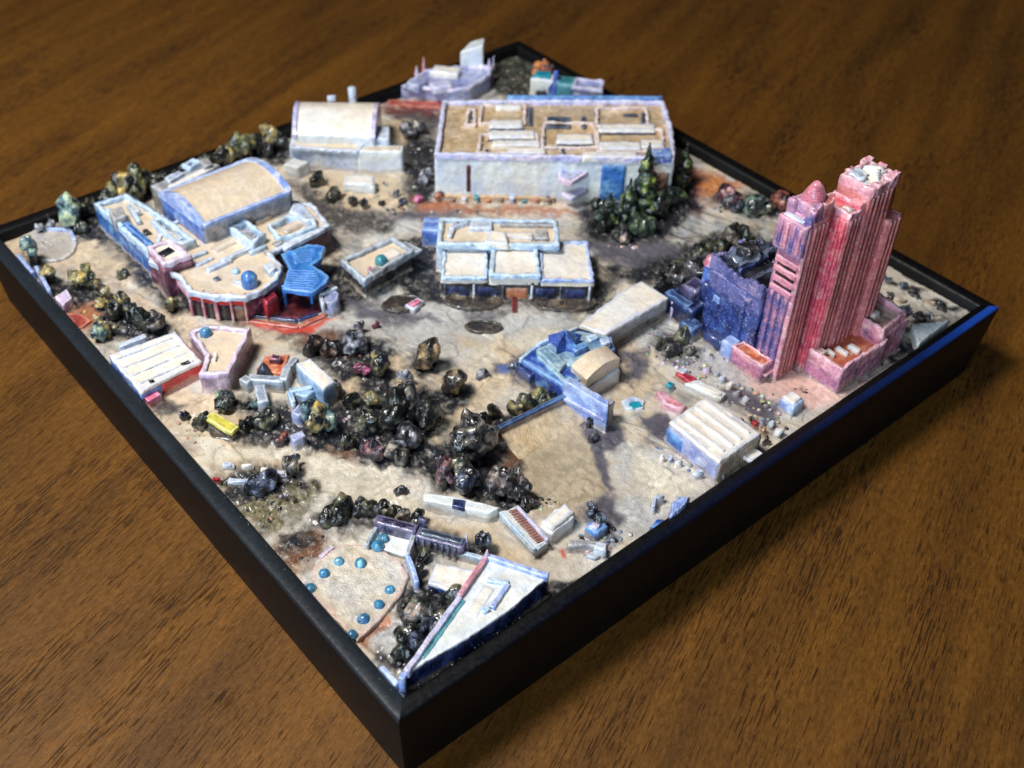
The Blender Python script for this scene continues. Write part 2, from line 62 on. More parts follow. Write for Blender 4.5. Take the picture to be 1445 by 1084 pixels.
['big_flat_roofed_block','largest pale block with beige flat roof full of enclosures and ducts',[['big_flat_roofed_block','mass','pale_wall',[[114.49,138.6],[128.27,127.03],[142.58,115.04],[157.2,103.31],[168.59,93.56],[174.64,99.06],[182.67,108.25],[191.89,120.22],[176.41,132.56],[156.77,147.47],[135.96,162.7]],0,14.2,0.5,0.1],['parapet','ring','lav_rim',[[114.29,138.34],[128.05,126.77],[142.34,114.8],[156.95,103.08],[168.33,93.34],[174.37,98.84],[182.39,108.01],[191.6,119.97],[176.14,132.3],[156.52,147.19],[135.73,162.41]],14,15.8,1.5],['roof','mass','tan_roof2',[[114.69,138.87],[128.48,127.28],[142.81,115.28],[157.45,103.54],[168.86,93.78],[174.91,99.28],[182.95,108.48],[192.18,120.47],[176.68,132.82],[157.02,147.74],[136.18,163]],14,14.5,0.2,0.1],['rear_parapet','mass','blue_wall',[[152.96,151.28],[152.16,150.26],[190.82,120.33],[191.61,121.36]],14,16.8,0.39,0.06],['roof_enclosure','ring','cream_rim',[[135.63,144.69],[147.47,135.65],[155.67,144.89],[144.06,153.71]],14.2,15.6,1.1],['roof_enclosure','ring','cream_rim',[[124.41,131.48],[138.94,120.34],[146.89,129.16],[132.51,140.16]],14.2,15.6,1.1],['roof_enclosure','ring','cream_rim',[[141.39,122.5],[155.27,111.86],[165.28,123.69],[152.28,133.6]],14.2,15.6,1.1],['roof_enclosure','ring','cream_rim',[[163.03,121.62],[176.52,111.32],[184.64,120.59],[171.27,130.76]],14.2,15.6,1.1],['roof_enclosure','ring','cream_rim',[[153.1,110.47],[169.49,97.9],[179.02,108.33],[162.58,120.89]],14.2,15.6,1.1],['roof_enclosure','ring','cream_rim',[[131.85,146.5],[134.75,144.28],[141.46,152.31],[139.05,154.15]],14.2,15.6,1.1],['air_handler','mass','white_roof',[[136.83,140.74],[145.02,134.48],[147.85,137.71],[139.72,143.91]],14.2,16,0.7,0.1],['air_handler','mass','white_roof',[[132.85,135.89],[143.79,127.51],[146.57,130.64],[135.66,138.97]],14.2,16,0.7,0.1],['air_handler','mass','white_roof',[[130.66,131.9],[141.99,123.22],[143.92,125.34],[132.64,133.97]],14.2,16,0.7,0.1],['air_handler','mass','white_roof',[[131.48,125.71],[140.4,118.87],[142.29,120.95],[133.45,127.73]],14.2,16,0.7,0.1],['air_handler','mass','white_roof',[[146.93,121.49],[155.84,114.66],[159.09,118.43],[150.42,125.06]],14.2,16,0.7,0.1],['air_handler','mass','white_roof',[[161.62,118.61],[175.35,108.12],[178.25,111.27],[164.51,121.76]],14.2,16,0.7,0.1],['air_handler','mass','white_roof',[[154.66,110.96],[164.55,103.38],[167.28,106.42],[157.43,113.96]],14.2,16,0.7,0.1],['air_handler','mass','white_roof',[[165.41,104.24],[170.97,99.98],[173.78,103],[168.28,107.21]],14.2,16,0.7,0.1],['air_handler','mass','white_roof',[[147.39,110.51],[160.29,100.59],[162.39,103],[149.51,112.89]],14.2,16,0.7,0.1],['air_handler','mass','white_roof',[[146.03,148.48],[152.34,143.68],[153.83,145.36],[147.63,150.07]],14.2,16,0.7,0.1],['duct','mass','slate',[[136.66,140.51],[145.2,133.98],[146.07,134.93],[137.64,141.36]],14.2,15.2,0.4,0.1],['duct','mass','slate',[[132.35,135.93],[144.14,126.9],[145,127.81],[133.31,136.76]],14.2,15.2,0.4,0.1],['duct','mass','slate',[[131.77,131.24],[142.62,122.92],[143.19,123.5],[132.45,131.73]],14.2,15.2,0.4,0.1],['duct','mass','slate',[[146.78,121.26],[155.71,114.42],[156.38,115.45],[147.77,122.05]],14.2,15.2,0.4,0.1],['duct','mass','slate',[[161.64,118.23],[175.04,107.99],[175.78,109.02],[162.47,119.19]],14.2,15.2,0.4,0.1],['duct','mass','slate',[[154.81,111.02],[164.71,103.43],[165.12,104.13],[155.32,111.65]],14.2,15.2,0.4,0.1],['duct','mass','slate',[[175.05,121.53],[178.57,118.84],[179.34,119.93],[175.93,122.52]],14.2,15.2,0.4,0.1],['duct','mass','slate',[[147.73,135.27],[148.93,134.35],[156.46,142.94],[155.37,143.78]],14.2,15.2,0.4,0.1],['duct','mass','slate',[[142.89,123.22],[143.73,122.58],[152.07,131.95],[151.34,132.51]],14.2,15.2,0.4,0.1],['duct','mass','slate',[[150.9,130.7],[157.09,125.97],[161.6,131.23],[155.66,135.75]],14.2,15.2,0.4,0.1],['duct','mass','slate',[[159.5,124.13],[160.88,123.08],[165.45,128.29],[164.17,129.27]],14.2,15.2,0.4,0.1],['duct','mass','slate',[[165.57,124.91],[166.61,124.11],[171.93,130.05],[170.99,130.77]],14.2,15.2,0.4,0.1],['duct','mass','slate',[[135.27,148.02],[136.3,147.23],[141.29,153.36],[140.38,154.05]],14.2,15.2,0.4,0.1],['duct','mass','slate',[[176.03,114.75],[177.6,113.55],[182.45,118.67],[180.98,119.79]],14.2,15.2,0.4,0.1],['duct','mass','slate',[[126.57,130.17],[127.56,129.42],[129.37,131.55],[128.5,132.22]],14.2,15.2,0.4,0.1],['duct','mass','slate',[[144.98,117.05],[145.97,116.28],[147.71,118.51],[146.82,119.19]],14.2,15.2,0.4,0.1],['corner_unit','mass','blue_lav_wall',[[162.16,98.48],[167.51,93.87],[170.96,97.77],[165.4,100.51]],14.2,16.8,0.4,0.1],['banner','mass','maroon_floor',[[122.32,133.38],[123.24,132.62],[122.44,131.66],[121.52,132.42]],3,12,0.18,0.03],['diamond_frame','mass','pink_rim',[[145.61,118.63],[150.07,117.23],[149.16,109.41],[141.24,108.19],[139.82,112.19]],9.2,10.6,0.35,0.1],['diamond_panel','mass','lav_wall',[[145.35,117.41],[148.58,115.93],[147.6,110.2],[141.98,109.64],[140.87,112.44]],10.5,10.8,0.1,0.1],['lower_canopy','mass','lav_rim',[[141.28,112.1],[149.28,110.82],[148.35,108.59],[141.56,108.04]],4,5.2,0.4,0.1],['blue_wall_bay','mass','blue_wall',[[153,107.84],[158.41,103.34],[157.58,102.34],[152.17,106.84]],0,13,0.18,0.03],['brown_wall_bay','mass','brown_wall',[[161.66,100.63],[168.42,95],[167.62,94.04],[160.86,99.67]],0,11,0.18,0.03],['planter_box','mass','brown_wall',[[117.92,135.85],[119.04,134.91],[117.82,133.46],[116.7,134.4]],0,1.2,0.18,0.03],['planter_box','mass','pale_rim',[[120.67,133.54],[121.8,132.6],[120.58,131.15],[119.45,132.09]],0,1.6,0.18,0.03],['planter_box','mass','teal_wall',[[123.43,131.24],[124.55,130.29],[123.33,128.84],[122.21,129.78]],0,2,0.18,0.03],['planter_box','mass','orange_wall',[[126.18,128.93],[127.3,127.98],[126.08,126.53],[124.96,127.47]],0,1.2,0.18,0.03],['planter_box','mass','brown_wall',[[128.93,126.62],[130.06,125.67],[128.83,124.22],[127.71,125.16]],0,1.6,0.18,0.03],['planter_box','mass','pale_rim',[[131.68,124.31],[132.81,123.37],[131.59,121.91],[130.46,122.85]],0,2,0.18,0.03],['planter_box','mass','teal_wall',[[134.44,122],[135.56,121.06],[134.34,119.6],[133.22,120.54]],0,1.2,0.18,0.03],['planter_box','mass','orange_wall',[[137.19,119.69],[138.31,118.75],[137.09,117.29],[135.97,118.23]],0,1.6,0.18,0.03],['planter_box','mass','brown_wall',[[139.94,117.38],[141.07,116.44],[139.85,114.98],[138.72,115.93]],0,2,0.18,0.03],['plinth','mass','ochre_wall',[[116.81,137.96],[142.66,116.28],[141.5,114.9],[115.66,136.58]],0,1.8,0.18,0.03]]],
['central_pavilion','central pavilion with three cream flat roofs and a pale rimmed upper storey',[['central_pavilion','mass','dark_wall',[[86.52,99.45],[117.68,73.05],[129.25,87.65],[96.29,111.18]],0,6.2,0.4,0.1],['left_roof','mass','white_roof',[[86.2,99.03],[95.79,91.12],[105.44,102.9],[95.95,110.73]],5.2,7,0.3,0.1],['left_parapet','ring','ice_rim',[[85.98,98.74],[95.56,90.85],[104.99,102.36],[95.52,110.17]],6.6,7.5,1],['centre_roof','mass','white_roof',[[95.82,90.59],[106.65,82.11],[115.81,94.31],[106.1,101.88]],5.2,8,0.4,0.1],['centre_parapet','ring','ice_rim',[[95.42,90.11],[106.21,81.66],[115.35,93.83],[105.67,101.38]],7.6,8.7,1.3],['right_roof','mass','white_roof',[[106.47,81.55],[117.44,72.56],[128.6,87],[117.69,95.5]],5.2,7,0.3,0.1],['right_parapet','ring','blue_rim',[[106.32,81.4],[117.27,72.42],[128.42,86.85],[117.3,95.09]],6.6,7.4,1],['upper_storey','mass','pale_rim',[[92.87,109.54],[119.02,88.32],[127.21,98.02],[101.41,119.38]],0,9,0.5,0.1],['upper_parapet','ring','ice_rim',[[91.88,108.22],[117.85,87.14],[125.99,96.78],[100.37,118]],8.6,10.4,1.4],['upper_roof','mass','tan_roof',[[93.77,109.75],[119.03,89.22],[126.29,97.91],[101.27,118.22]],8.8,9.2,0.3,0.1],['roof_unit','mass','white_roof',[[102.26,100.31],[106.77,95.54],[110.04,100.63],[106.79,104.02]],9,11,0.5,0.1],['roof_wall','mass','pale_rim',[[99.13,112.45],[99.04,111.26],[105.2,110.83],[105.28,112.03]],9,10.6,0.36,0.06],['roof_unit','mass','pale_rim',[[103.28,108.35],[108.22,104.52],[110.63,107.45],[105.96,111.07]],9,10.6,0.5,0.1],['roof_unit','mass','white_roof',[[108.45,99.91],[114.45,94.38],[116.08,96.54],[110.28,101.49]],9,10.2,0.4,0.1],['roof_unit','mass','grey_wall',[[114.76,94.14],[117.61,91.5],[120.46,95.3],[117.97,97.23]],9,10.2,0.5,0.1],['roof_wall','mass','pale_rim',[[96.64,109.66],[97.37,108.7],[103.55,113.44],[102.82,114.39]],9,10.4,0.36,0.06],['roof_wall','mass','grey_wall',[[112.06,105.45],[111.43,104.68],[122.74,95.45],[123.37,96.23]],9,10.4,0.3,0.06],['rear_store','mass','blue_lav_wall',[[96.5,121.23],[100.01,117.62],[104.64,122.98],[101.02,126.24]],0,6,0.5,0.1],['doorway','mass','navy_wall',[[88.91,99.13],[93.24,95.39],[92.4,94.41],[88.06,98.14]],0.3,3.8,0.18,0.03],['doorway','mass','navy_wall',[[94.79,94.06],[99.13,90.33],[98.28,89.35],[93.95,93.08]],0.3,3.8,0.18,0.03],['doorway','mass','orange_wall',[[100.68,89],[105.01,85.27],[104.17,84.28],[99.83,88.01]],0.3,3.8,0.18,0.03],['doorway','mass','navy_wall',[[106.56,83.93],[110.9,80.2],[110.05,79.22],[105.72,82.95]],0.3,3.8,0.18,0.03],['doorway','mass','navy_wall',[[112.45,78.87],[116.79,75.14],[115.94,74.16],[111.6,77.89]],0.3,3.8,0.18,0.03],['awning_post','mass','slate',[[87.98,99.92],[88.44,99.52],[87.27,98.16],[86.81,98.56]],0,5,0.18,0.03],['awning_post','mass','pale_rim',[[93.86,94.86],[94.33,94.46],[93.16,93.1],[92.69,93.5]],0,5,0.18,0.03],['awning_post','mass','slate',[[99.75,89.8],[100.21,89.4],[99.04,88.03],[98.58,88.43]],0,5,0.18,0.03],['awning_post','mass','pale_rim',[[105.63,84.73],[106.1,84.33],[104.93,82.97],[104.46,83.37]],0,5,0.18,0.03],['awning_post','mass','slate',[[111.52,79.67],[111.98,79.27],[110.81,77.91],[110.35,78.31]],0,5,0.18,0.03],['awning_post','mass','pale_rim',[[117.4,74.61],[117.87,74.21],[116.7,72.84],[116.23,73.24]],0,5,0.18,0.03],['roof_bracket','mass','navy_wall',[[87.67,100.19],[88.29,99.66],[87.31,98.52],[86.69,99.05]],5,5.9,0.18,0.03],['roof_bracket','mass','navy_wall',[[89.05,99],[89.67,98.47],[88.7,97.33],[88.08,97.86]],5,5.9,0.18,0.03],['roof_bracket','mass','navy_wall',[[90.44,97.81],[91.06,97.28],[90.08,96.14],[89.46,96.67]],5,5.9,0.18,0.03],['roof_bracket','mass','navy_wall',[[91.82,96.62],[92.44,96.08],[91.46,94.95],[90.84,95.48]],5,5.9,0.18,0.03],['roof_bracket','mass','navy_wall',[[93.21,95.43],[93.83,94.89],[92.85,93.76],[92.23,94.29]],5,5.9,0.18,0.03],['roof_bracket','mass','navy_wall',[[94.59,94.23],[95.21,93.7],[94.23,92.56],[93.61,93.1]],5,5.9,0.18,0.03],['roof_bracket','mass','navy_wall',[[95.98,93.04],[96.6,92.51],[95.62,91.37],[95,91.91]],5,5.9,0.18,0.03],['roof_bracket','mass','navy_wall',[[97.36,91.85],[97.98,91.32],[97,90.18],[96.38,90.72]],5,5.9,0.18,0.03],['roof_bracket','mass','navy_wall',[[98.75,90.66],[99.37,90.13],[98.39,88.99],[97.77,89.52]],5,5.9,0.18,0.03],['roof_bracket','mass','navy_wall',[[100.13,89.47],[100.75,88.94],[99.77,87.8],[99.15,88.33]],5,5.9,0.18,0.03],['roof_bracket','mass','navy_wall',[[101.51,88.28],[102.13,87.75],[101.16,86.61],[100.54,87.14]],5,5.9,0.18,0.03],['roof_bracket','mass','navy_wall',[[102.9,87.09],[103.52,86.55],[102.54,85.42],[101.92,85.95]],5,5.9,0.18,0.03],['roof_bracket','mass','navy_wall',[[104.28,85.9],[104.9,85.36],[103.93,84.23],[103.31,84.76]],5,5.9,0.18,0.03],['roof_bracket','mass','navy_wall',[[105.67,84.71],[106.29,84.17],[105.31,83.04],[104.69,83.57]],5,5.9,0.18,0.03],['roof_bracket','mass','navy_wall',[[107.05,83.51],[107.67,82.98],[106.69,81.84],[106.07,82.38]],5,5.9,0.18,0.03],['roof_bracket','mass','navy_wall',[[108.44,82.32],[109.06,81.79],[108.08,80.65],[107.46,81.19]],5,5.9,0.18,0.03],['roof_bracket','mass','navy_wall',[[109.82,81.13],[110.44,80.6],[109.46,79.46],[108.84,79.99]],5,5.9,0.18,0.03],['roof_bracket','mass','navy_wall',[[111.21,79.94],[111.83,79.41],[110.85,78.27],[110.23,78.8]],5,5.9,0.18,0.03],['roof_bracket','mass','navy_wall',[[112.59,78.75],[113.21,78.22],[112.23,77.08],[111.61,77.61]],5,5.9,0.18,0.03],['roof_bracket','mass','navy_wall',[[113.98,77.56],[114.6,77.02],[113.62,75.89],[113,76.42]],5,5.9,0.18,0.03],['roof_bracket','mass','navy_wall',[[115.36,76.37],[115.98,75.83],[115,74.7],[114.38,75.23]],5,5.9,0.18,0.03],['roof_bracket','mass','navy_wall',[[116.74,75.18],[117.36,74.64],[116.39,73.51],[115.77,74.04]],5,5.9,0.18,0.03]]],
['parapet_kiosk','tan roofed box with grey parapet and teal roof piece left of the central pavilion',[['parapet_kiosk','mass','dark_wall',[[70.62,122.11],[87.36,122.12],[87.82,114.51],[70.58,112.04]],0,6.3,0.4,0.1],['parapet','ring','grey_rim',[[69.17,121.1],[86.78,121.21],[87.45,112.62],[68.69,109.47]],5.8,8,1.2],['roof','mass','tan_roof',[[69.88,122.29],[87.59,122.4],[88.26,113.76],[69.4,110.6]],6.2,6.8,0.2,0.1],['side_canopy','mass','grey_rim',[[89.14,118.9],[90.42,112.79],[76.03,111.26],[75.46,113.73]],5.8,6.6,0.3,0.1],['roof_tank','lathe','teal_wall',[77.77,114.36],6.6,9.2,1.7,1.7,'dome'],['roof_unit','mass','grey_wall',[[71.77,112.25],[75.3,112.71],[75.68,110],[72.01,109.68]],6.6,8.2,0.5,0.1],['roof_unit','mass','white_roof',[[79.49,117.38],[84.07,117.16],[84.03,113.84],[79.79,113.85]],6.6,7.4,0.3,0.1],['vent','lathe','pink_wall',[72.81,112.58],6.6,8.8,0.6,0.6,'dome']]],
['planter','long oval planter below the left cream roof',[['planter','mass','soil',[[98.8,89.22],[98.05,91.76],[96.14,94.51],[93.44,96.88],[90.51,98.42],[87.94,98.8],[86.24,97.96],[85.74,96.09],[86.52,93.56],[88.42,90.86],[91.07,88.53],[93.95,87],[96.52,86.59],[98.25,87.37]],0,0.7,0.35,0.25],['kerb','ring','soil',[[98.47,88.83],[97.72,91.37],[95.81,94.1],[93.11,96.48],[90.19,98.01],[87.62,98.39],[85.93,97.55],[85.43,95.68],[86.21,93.16],[88.11,90.47],[90.75,88.14],[93.63,86.62],[96.18,86.2],[97.91,86.99]],0,1.05,0.7]]],
['planter','long oval planter below the right cream roof',[['planter','mass','soil',[[118.46,73.09],[117.61,75.88],[115.41,78.95],[112.32,81.68],[108.95,83.5],[106,84.07],[104.05,83.27],[103.47,81.28],[104.36,78.5],[106.53,75.49],[109.56,72.82],[112.87,71],[115.81,70.4],[117.81,71.14]],0,0.7,0.35,0.25],['kerb','ring','soil',[[118.08,72.73],[117.23,75.52],[115.04,78.58],[111.95,81.3],[108.6,83.13],[105.65,83.69],[103.7,82.89],[103.12,80.9],[104.01,78.13],[106.18,75.13],[109.21,72.46],[112.5,70.65],[115.44,70.04],[117.43,70.78]],0,1.05,0.7]]],
['planter','small oval planter with a pink and white car beside it',[['planter','mass','soil',[[81.48,102.96],[80.81,104.69],[79.23,106.22],[77.06,107.24],[74.75,107.53],[72.75,107.06],[71.47,105.91],[71.14,104.33],[71.82,102.62],[73.37,101.12],[75.5,100.11],[77.79,99.8],[79.79,100.24],[81.12,101.37]],0,0.7,0.35,0.25],['kerb','ring','soil',[[81.18,102.54],[80.51,104.27],[78.93,105.8],[76.77,106.81],[74.46,107.1],[72.47,106.63],[71.19,105.49],[70.86,103.91],[71.54,102.2],[73.09,100.7],[75.21,99.7],[77.5,99.38],[79.5,99.83],[80.82,100.95]],0,1.05,0.7]]],
['planter','small slim brown planter on the open street',[['planter','mass','soil',[[91.59,80.15],[91.15,81.77],[89.97,83.49],[88.29,84.98],[86.44,85.92],[84.8,86.14],[83.69,85.58],[83.33,84.38],[83.79,82.76],[84.96,81.06],[86.62,79.59],[88.45,78.65],[90.09,78.42],[91.21,78.95]],0,0.7,0.35,0.25],['kerb','ring','soil',[[91.27,79.77],[90.83,81.39],[89.65,83.12],[87.97,84.6],[86.13,85.54],[84.49,85.75],[83.39,85.2],[83.03,84],[83.48,82.39],[84.65,80.68],[86.31,79.22],[88.14,78.28],[89.77,78.05],[90.89,78.58]],0,1.05,0.7]]],
['pink_roofed_car','pink and white car parked beside the small oval planter',[['pink_roofed_car','mass','pale_rim',[[75.68,101.17],[80.2,101.9],[80.91,99.39],[76.33,97.97]],0,1.7,0.6,0.1],['car_roof','mass','pink_bright',[[76.26,100.35],[79.3,100.67],[79.79,99.13],[76.75,98.81]],1.6,2.4,0.4,0.1]]],
['red_banner_strip','narrow red strip standing in the street gap below the central pavilion',[['red_banner_strip','mass','maroon_floor',[[96.82,82.14],[98.16,81.09],[104.27,88.86],[103.21,89.69]],0,0.8,0.3,0.1]]],
['bridge_building','long narrow pale roofed building reaching diagonally towards the tower',[['bridge_building','mass','dark_wall',[[101.64,61.84],[120.08,65],[127.54,65.05],[128.03,55.28],[104.64,54.79]],0,6.4,0.3,0.1],['roof','mass','white_roof',[[101.46,61.66],[119.89,64.82],[127.33,64.88],[127.82,55.11],[104.46,54.63]],6.2,7.2,0.4,0.1],['roof_shade_panel','mass','slate',[[116.62,64.83],[122.15,65.15],[121.66,63.58],[116.16,63.28]],5.4,6.4,0.2,0.1],['end_post','lathe','pink_rim',[128.99,54.26],0,6,0.6,0.6,'flat'],['side_wall','mass','grey_wall',[[105.09,55.8],[127.54,56.27],[127.56,55.02],[105.11,54.55]],3.6,6,0.18,0.03]]],
['blue_vaulted_pavilion','blue pavilion with spiky blue crown, small beige vault and a tall fin wall',[['blue_vaulted_pavilion','mass','royal_blue',[[82.24,62.39],[89.26,63.76],[102.78,62.4],[107.1,55.37],[103.67,50.27],[94.85,47.65],[84.23,46.85]],0,5.6,0.5,0.1],['upper_terrace','mass','teal_grey',[[87.23,61.77],[100.45,60.51],[104.84,54.18],[102.71,50.93],[89.82,51.53],[87.3,57.59]],5,6.6,0.5,0.1],['edge_trim','mass','ice_rim',[[81.97,62.05],[82.12,61.26],[88.8,62.53],[88.65,63.32]],4.8,6.2,0.24,0.06],['edge_trim','mass','ice_rim',[[88.61,63.15],[88.52,62.35],[101.02,61.02],[101.1,61.81]],5.4,6.9,0.24,0.06],['edge_trim','mass','teal_grey',[[86.85,59.65],[85.86,59.75],[84.73,48.59],[85.73,48.49]],5,6.4,0.3,0.06],['roof_unit','mass','ice_rim',[[99.45,56.9],[102.18,56.17],[101.87,54.28],[98.97,54.82]],6.4,7.6,0.4,0.1],['roof_unit','mass','pale_rim',[[101.31,53.71],[103.76,53.19],[102.78,51.15],[100.35,51.67]],6.4,7.8,0.4,0.1],['side_bay','mass','navy_wall',[[81.03,61.99],[84.08,62.3],[84.04,56.9],[81.02,56.62]],0,4.2,0.4,0.1],['crown','star','royal_blue',[93.78,58.18],6,11.5,5.6],['crown_block','mass','royal_blue',[[93.37,55.59],[97.34,55.23],[96.68,52.97],[92.74,53.35]],6,8.4,0.6,0.1],['vault','barrel','tan_roof',[[89.15,50.86],[88.77,44.88],[100.58,45.51],[101.15,50.91]],3.5,7.2,1.6],['vault_base','mass','pale_wall',[[88.87,44.7],[99.96,44.52],[103.12,49.56],[91.29,51.4]],0,4.5,0.4,0.1],['rim_wall','mass','teal_grey',[[86.55,61.01],[90.2,60.9],[89.38,52.64],[85.64,51.59]],5,7,0.5,0.1]]],
['fin_wall','tall thin pale blue fin wall slanting beside the plain square',[['fin_wall','mass','fin_blue',[[83.23,47.25],[85.63,47.62],[86.87,35.16],[85.09,33.78]],0,8.4,0.25,0.1],['buttress','mass','grey_wall',[[86.4,37.82],[89.71,37.4],[89.47,35.69],[86.79,35.32]],0,6.5,0.4,0.1],['ledge','mass','lav_wall',[[83.86,46.42],[82.5,46.13],[84.98,34.38],[86.35,34.67]],3,3.9,0.4,0.06]]],
['retaining_wall','long low wall with a dark blue top edge beside the plain square',[['retaining_wall','mass','brown_wall',[[62.99,48.85],[62.89,47.35],[84.23,45.99],[84.33,47.48]],0,3.4,0.4,0.06],['coping','mass','navy_rim',[[62.87,48.62],[62.79,47.32],[84.09,45.97],[84.18,47.26]],3.3,4.2,0.39,0.06]]],
['square_ramp','plain beige sloping apron below the low wall',[['square_ramp','ramp','tan_ground',[[64,47.95],[85.92,47.43],[86.22,38.87],[63.22,39.07]],0.2,2.9]]],
['white_box_store','white ribbed roof box with lavender wall near the right front rim',[['white_box_store','mass','lav_wall',[[94.31,22.51],[107.73,23.03],[108.14,6.38],[93.44,6.23]],0,6.6,0.35,0.1],['roof','mass','white_roof',[[94.15,22.38],[107.54,22.9],[107.96,6.27],[93.27,6.12]],6.3,7.2,0.5,0.1],['rear_wall','mass','tan_wall',[[93.57,7.24],[107.98,7.38],[108,6.13],[93.59,5.99]],0,6.2,0.18,0.03],['roof_rib','mass','white_roof',[[96.9,21.58],[95.8,21.57],[95.94,7.56],[97.04,7.57]],7,7.6,0.33,0.06],['roof_rib','mass','white_roof',[[99.92,21.71],[98.82,21.7],[98.87,7.62],[99.97,7.62]],7,7.6,0.33,0.06],['roof_rib','mass','white_roof',[[102.98,21.84],[101.88,21.84],[101.84,7.68],[102.94,7.67]],7,7.6,0.33,0.06],['roof_rib','mass','white_roof',[[106.07,21.98],[104.97,21.99],[104.84,7.73],[105.94,7.72]],7,7.6,0.33,0.06],['awning','mass','white_roof',[[102.54,7.12],[106.66,7.16],[106.69,3.96],[102.58,3.92]],2.2,3.2,0.18,0.03],['blue_panel','mass','blue_wall',[[95.3,22.13],[95.05,17.57],[93.8,17.64],[94.05,22.2]],0,4.4,0.18,0.03],['side_tank','mass','blue_wall',[[95.13,23.82],[97.84,24.12],[97.32,22.69],[94.62,22.4]],0,3.2,0.8,0.1]]],
['pink_tower','tall pink main tower block with vertical ribs and rubble white roof',[['pink_tower','mass','tower_pink',[[140.2,16.9],[147,16.9],[147,26],[140.2,26]],0,47,0.45,0.12],['tall_block','mass','tower_brick',[[145.6,16.3],[156,16.3],[156,25.2],[145.6,25.2]],0,51,0.45,0.12],['roof_parapet','ring','tower_rim',[[145.6,16.3],[156,16.3],[156,25.2],[145.6,25.2]],50.6,53,1],['front_parapet','ring','tower_rim',[[140.2,16.9],[146,16.9],[146,26],[140.2,26]],46.6,48,0.9],['rear_block','mass','tower_brick',[[154.5,14.8],[160,14.8],[160,23],[154.5,23]],0,41.5,0.5,0.12],['corner_pier','mass','tower_pink',[[143.5,16.7],[147,16.7],[147,19.6],[143.5,19.6]],46.5,49.6,0.5,0.25],['corner_pier','mass','tower_rim',[[152.5,16.2],[156.3,16.2],[156.3,18],[152.5,18]],50,53.5,0.4,0.25],['corner_pier','mass','tower_rim',[[147.2,16.2],[150,16.2],[150,17.6],[147.2,17.6]],50,53.2,0.4,0.25],['roof_rubble','mass','white_roof',[[147,17.8],[154.6,17.8],[154.6,24.4],[147,24.4]],50.6,52.4,0.8,0.4],['roof_rubble','mass','white_roof',[[151,19.5],[154.8,19.5],[154.8,23.4],[151,23.4]],51.5,53.6,0.9,0.45],['roof_rubble','mass','pale_rim',[[146.8,20.5],[150.5,20.5],[150.5,24.2],[146.8,24.2]],50.6,53.2,0.8,0.45],['rim_stub','mass','tower_rim',[[147.5,24.2],[150,24.2],[150,25.6],[147.5,25.6]],52,53.4,0.5,0.3],['rim_stub','mass','tower_rim',[[152.6,24.2],[156.2,24.2],[156.2,25.6],[152.6,25.6]],52,53.5,0.5,0.3],['rim_stub','mass','tower_rim',[[155,20],[156.4,20],[156.4,22.4],[155,22.4]],52,53.8,0.5,0.3],['roof_unit','mass','cream_rim',[[141.3,18],[143,18],[143,20],[141.3,20]],46.8,48.4,0.4,0.2],['pilaster','mass','tower_brick',[[140.7,16.6],[141.8,16.6],[141.8,17.4],[140.7,17.4]],5,46.2,0.2,0.06],['pilaster','mass','tower_brown',[[142.2,16.6],[143.3,16.6],[143.3,17.4],[142.2,17.4]],5,46.2,0.2,0.06],['pilaster','mass','tower_brick',[[143.7,16.6],[144.8,16.6],[144.8,17.4],[143.7,17.4]],5,46.2,0.2,0.06],['pilaster','mass','tower_brown',[[145.2,16.6],[146.3,16.6],[146.3,17.4],[145.2,17.4]],5,46.2,0.2,0.06],['pilaster','mass','tower_brown',[[146.7,16.02],[147.9,16.02],[147.9,16.8],[146.7,16.8]],5,50.2,0.2,0.06],['pilaster','mass','tower_brick',[[148.45,16.02],[149.65,16.02],[149.65,16.8],[148.45,16.8]],5,50.2,0.2,0.06],['pilaster','mass','tower_brown',[[150.2,16.02],[151.4,16.02],[151.4,16.8],[150.2,16.8]],5,50.2,0.2,0.06],['pilaster','mass','tower_brick',[[151.95,16.02],[153.15,16.02],[153.15,16.8],[151.95,16.8]],5,50.2,0.2,0.06],['pilaster','mass','tower_brown',[[153.7,16.02],[154.9,16.02],[154.9,16.8],[153.7,16.8]],5,50.2,0.2,0.06],['pilaster','mass','tower_brick',[[155,14.55],[156.1,14.55],[156.1,15.2],[155,15.2]],5,41,0.2,0.06],['pilaster','mass','tower_brick',[[156.7,14.55],[157.8,14.55],[157.8,15.2],[156.7,15.2]],5,41,0.2,0.06],['pilaster','mass','tower_brick',[[158.4,14.55],[159.5,14.55],[159.5,15.2],[158.4,15.2]],5,41,0.2,0.06],['pilaster','mass','tower_red',[[139.6,17.3],[140.6,17.3],[140.6,18.3],[139.6,18.3]],0,46.2,0.2,0.06],['pilaster','mass','tower_red',[[139.6,19.2],[140.6,19.2],[140.6,20.2],[139.6,20.2]],0,46.2,0.2,0.06]]],
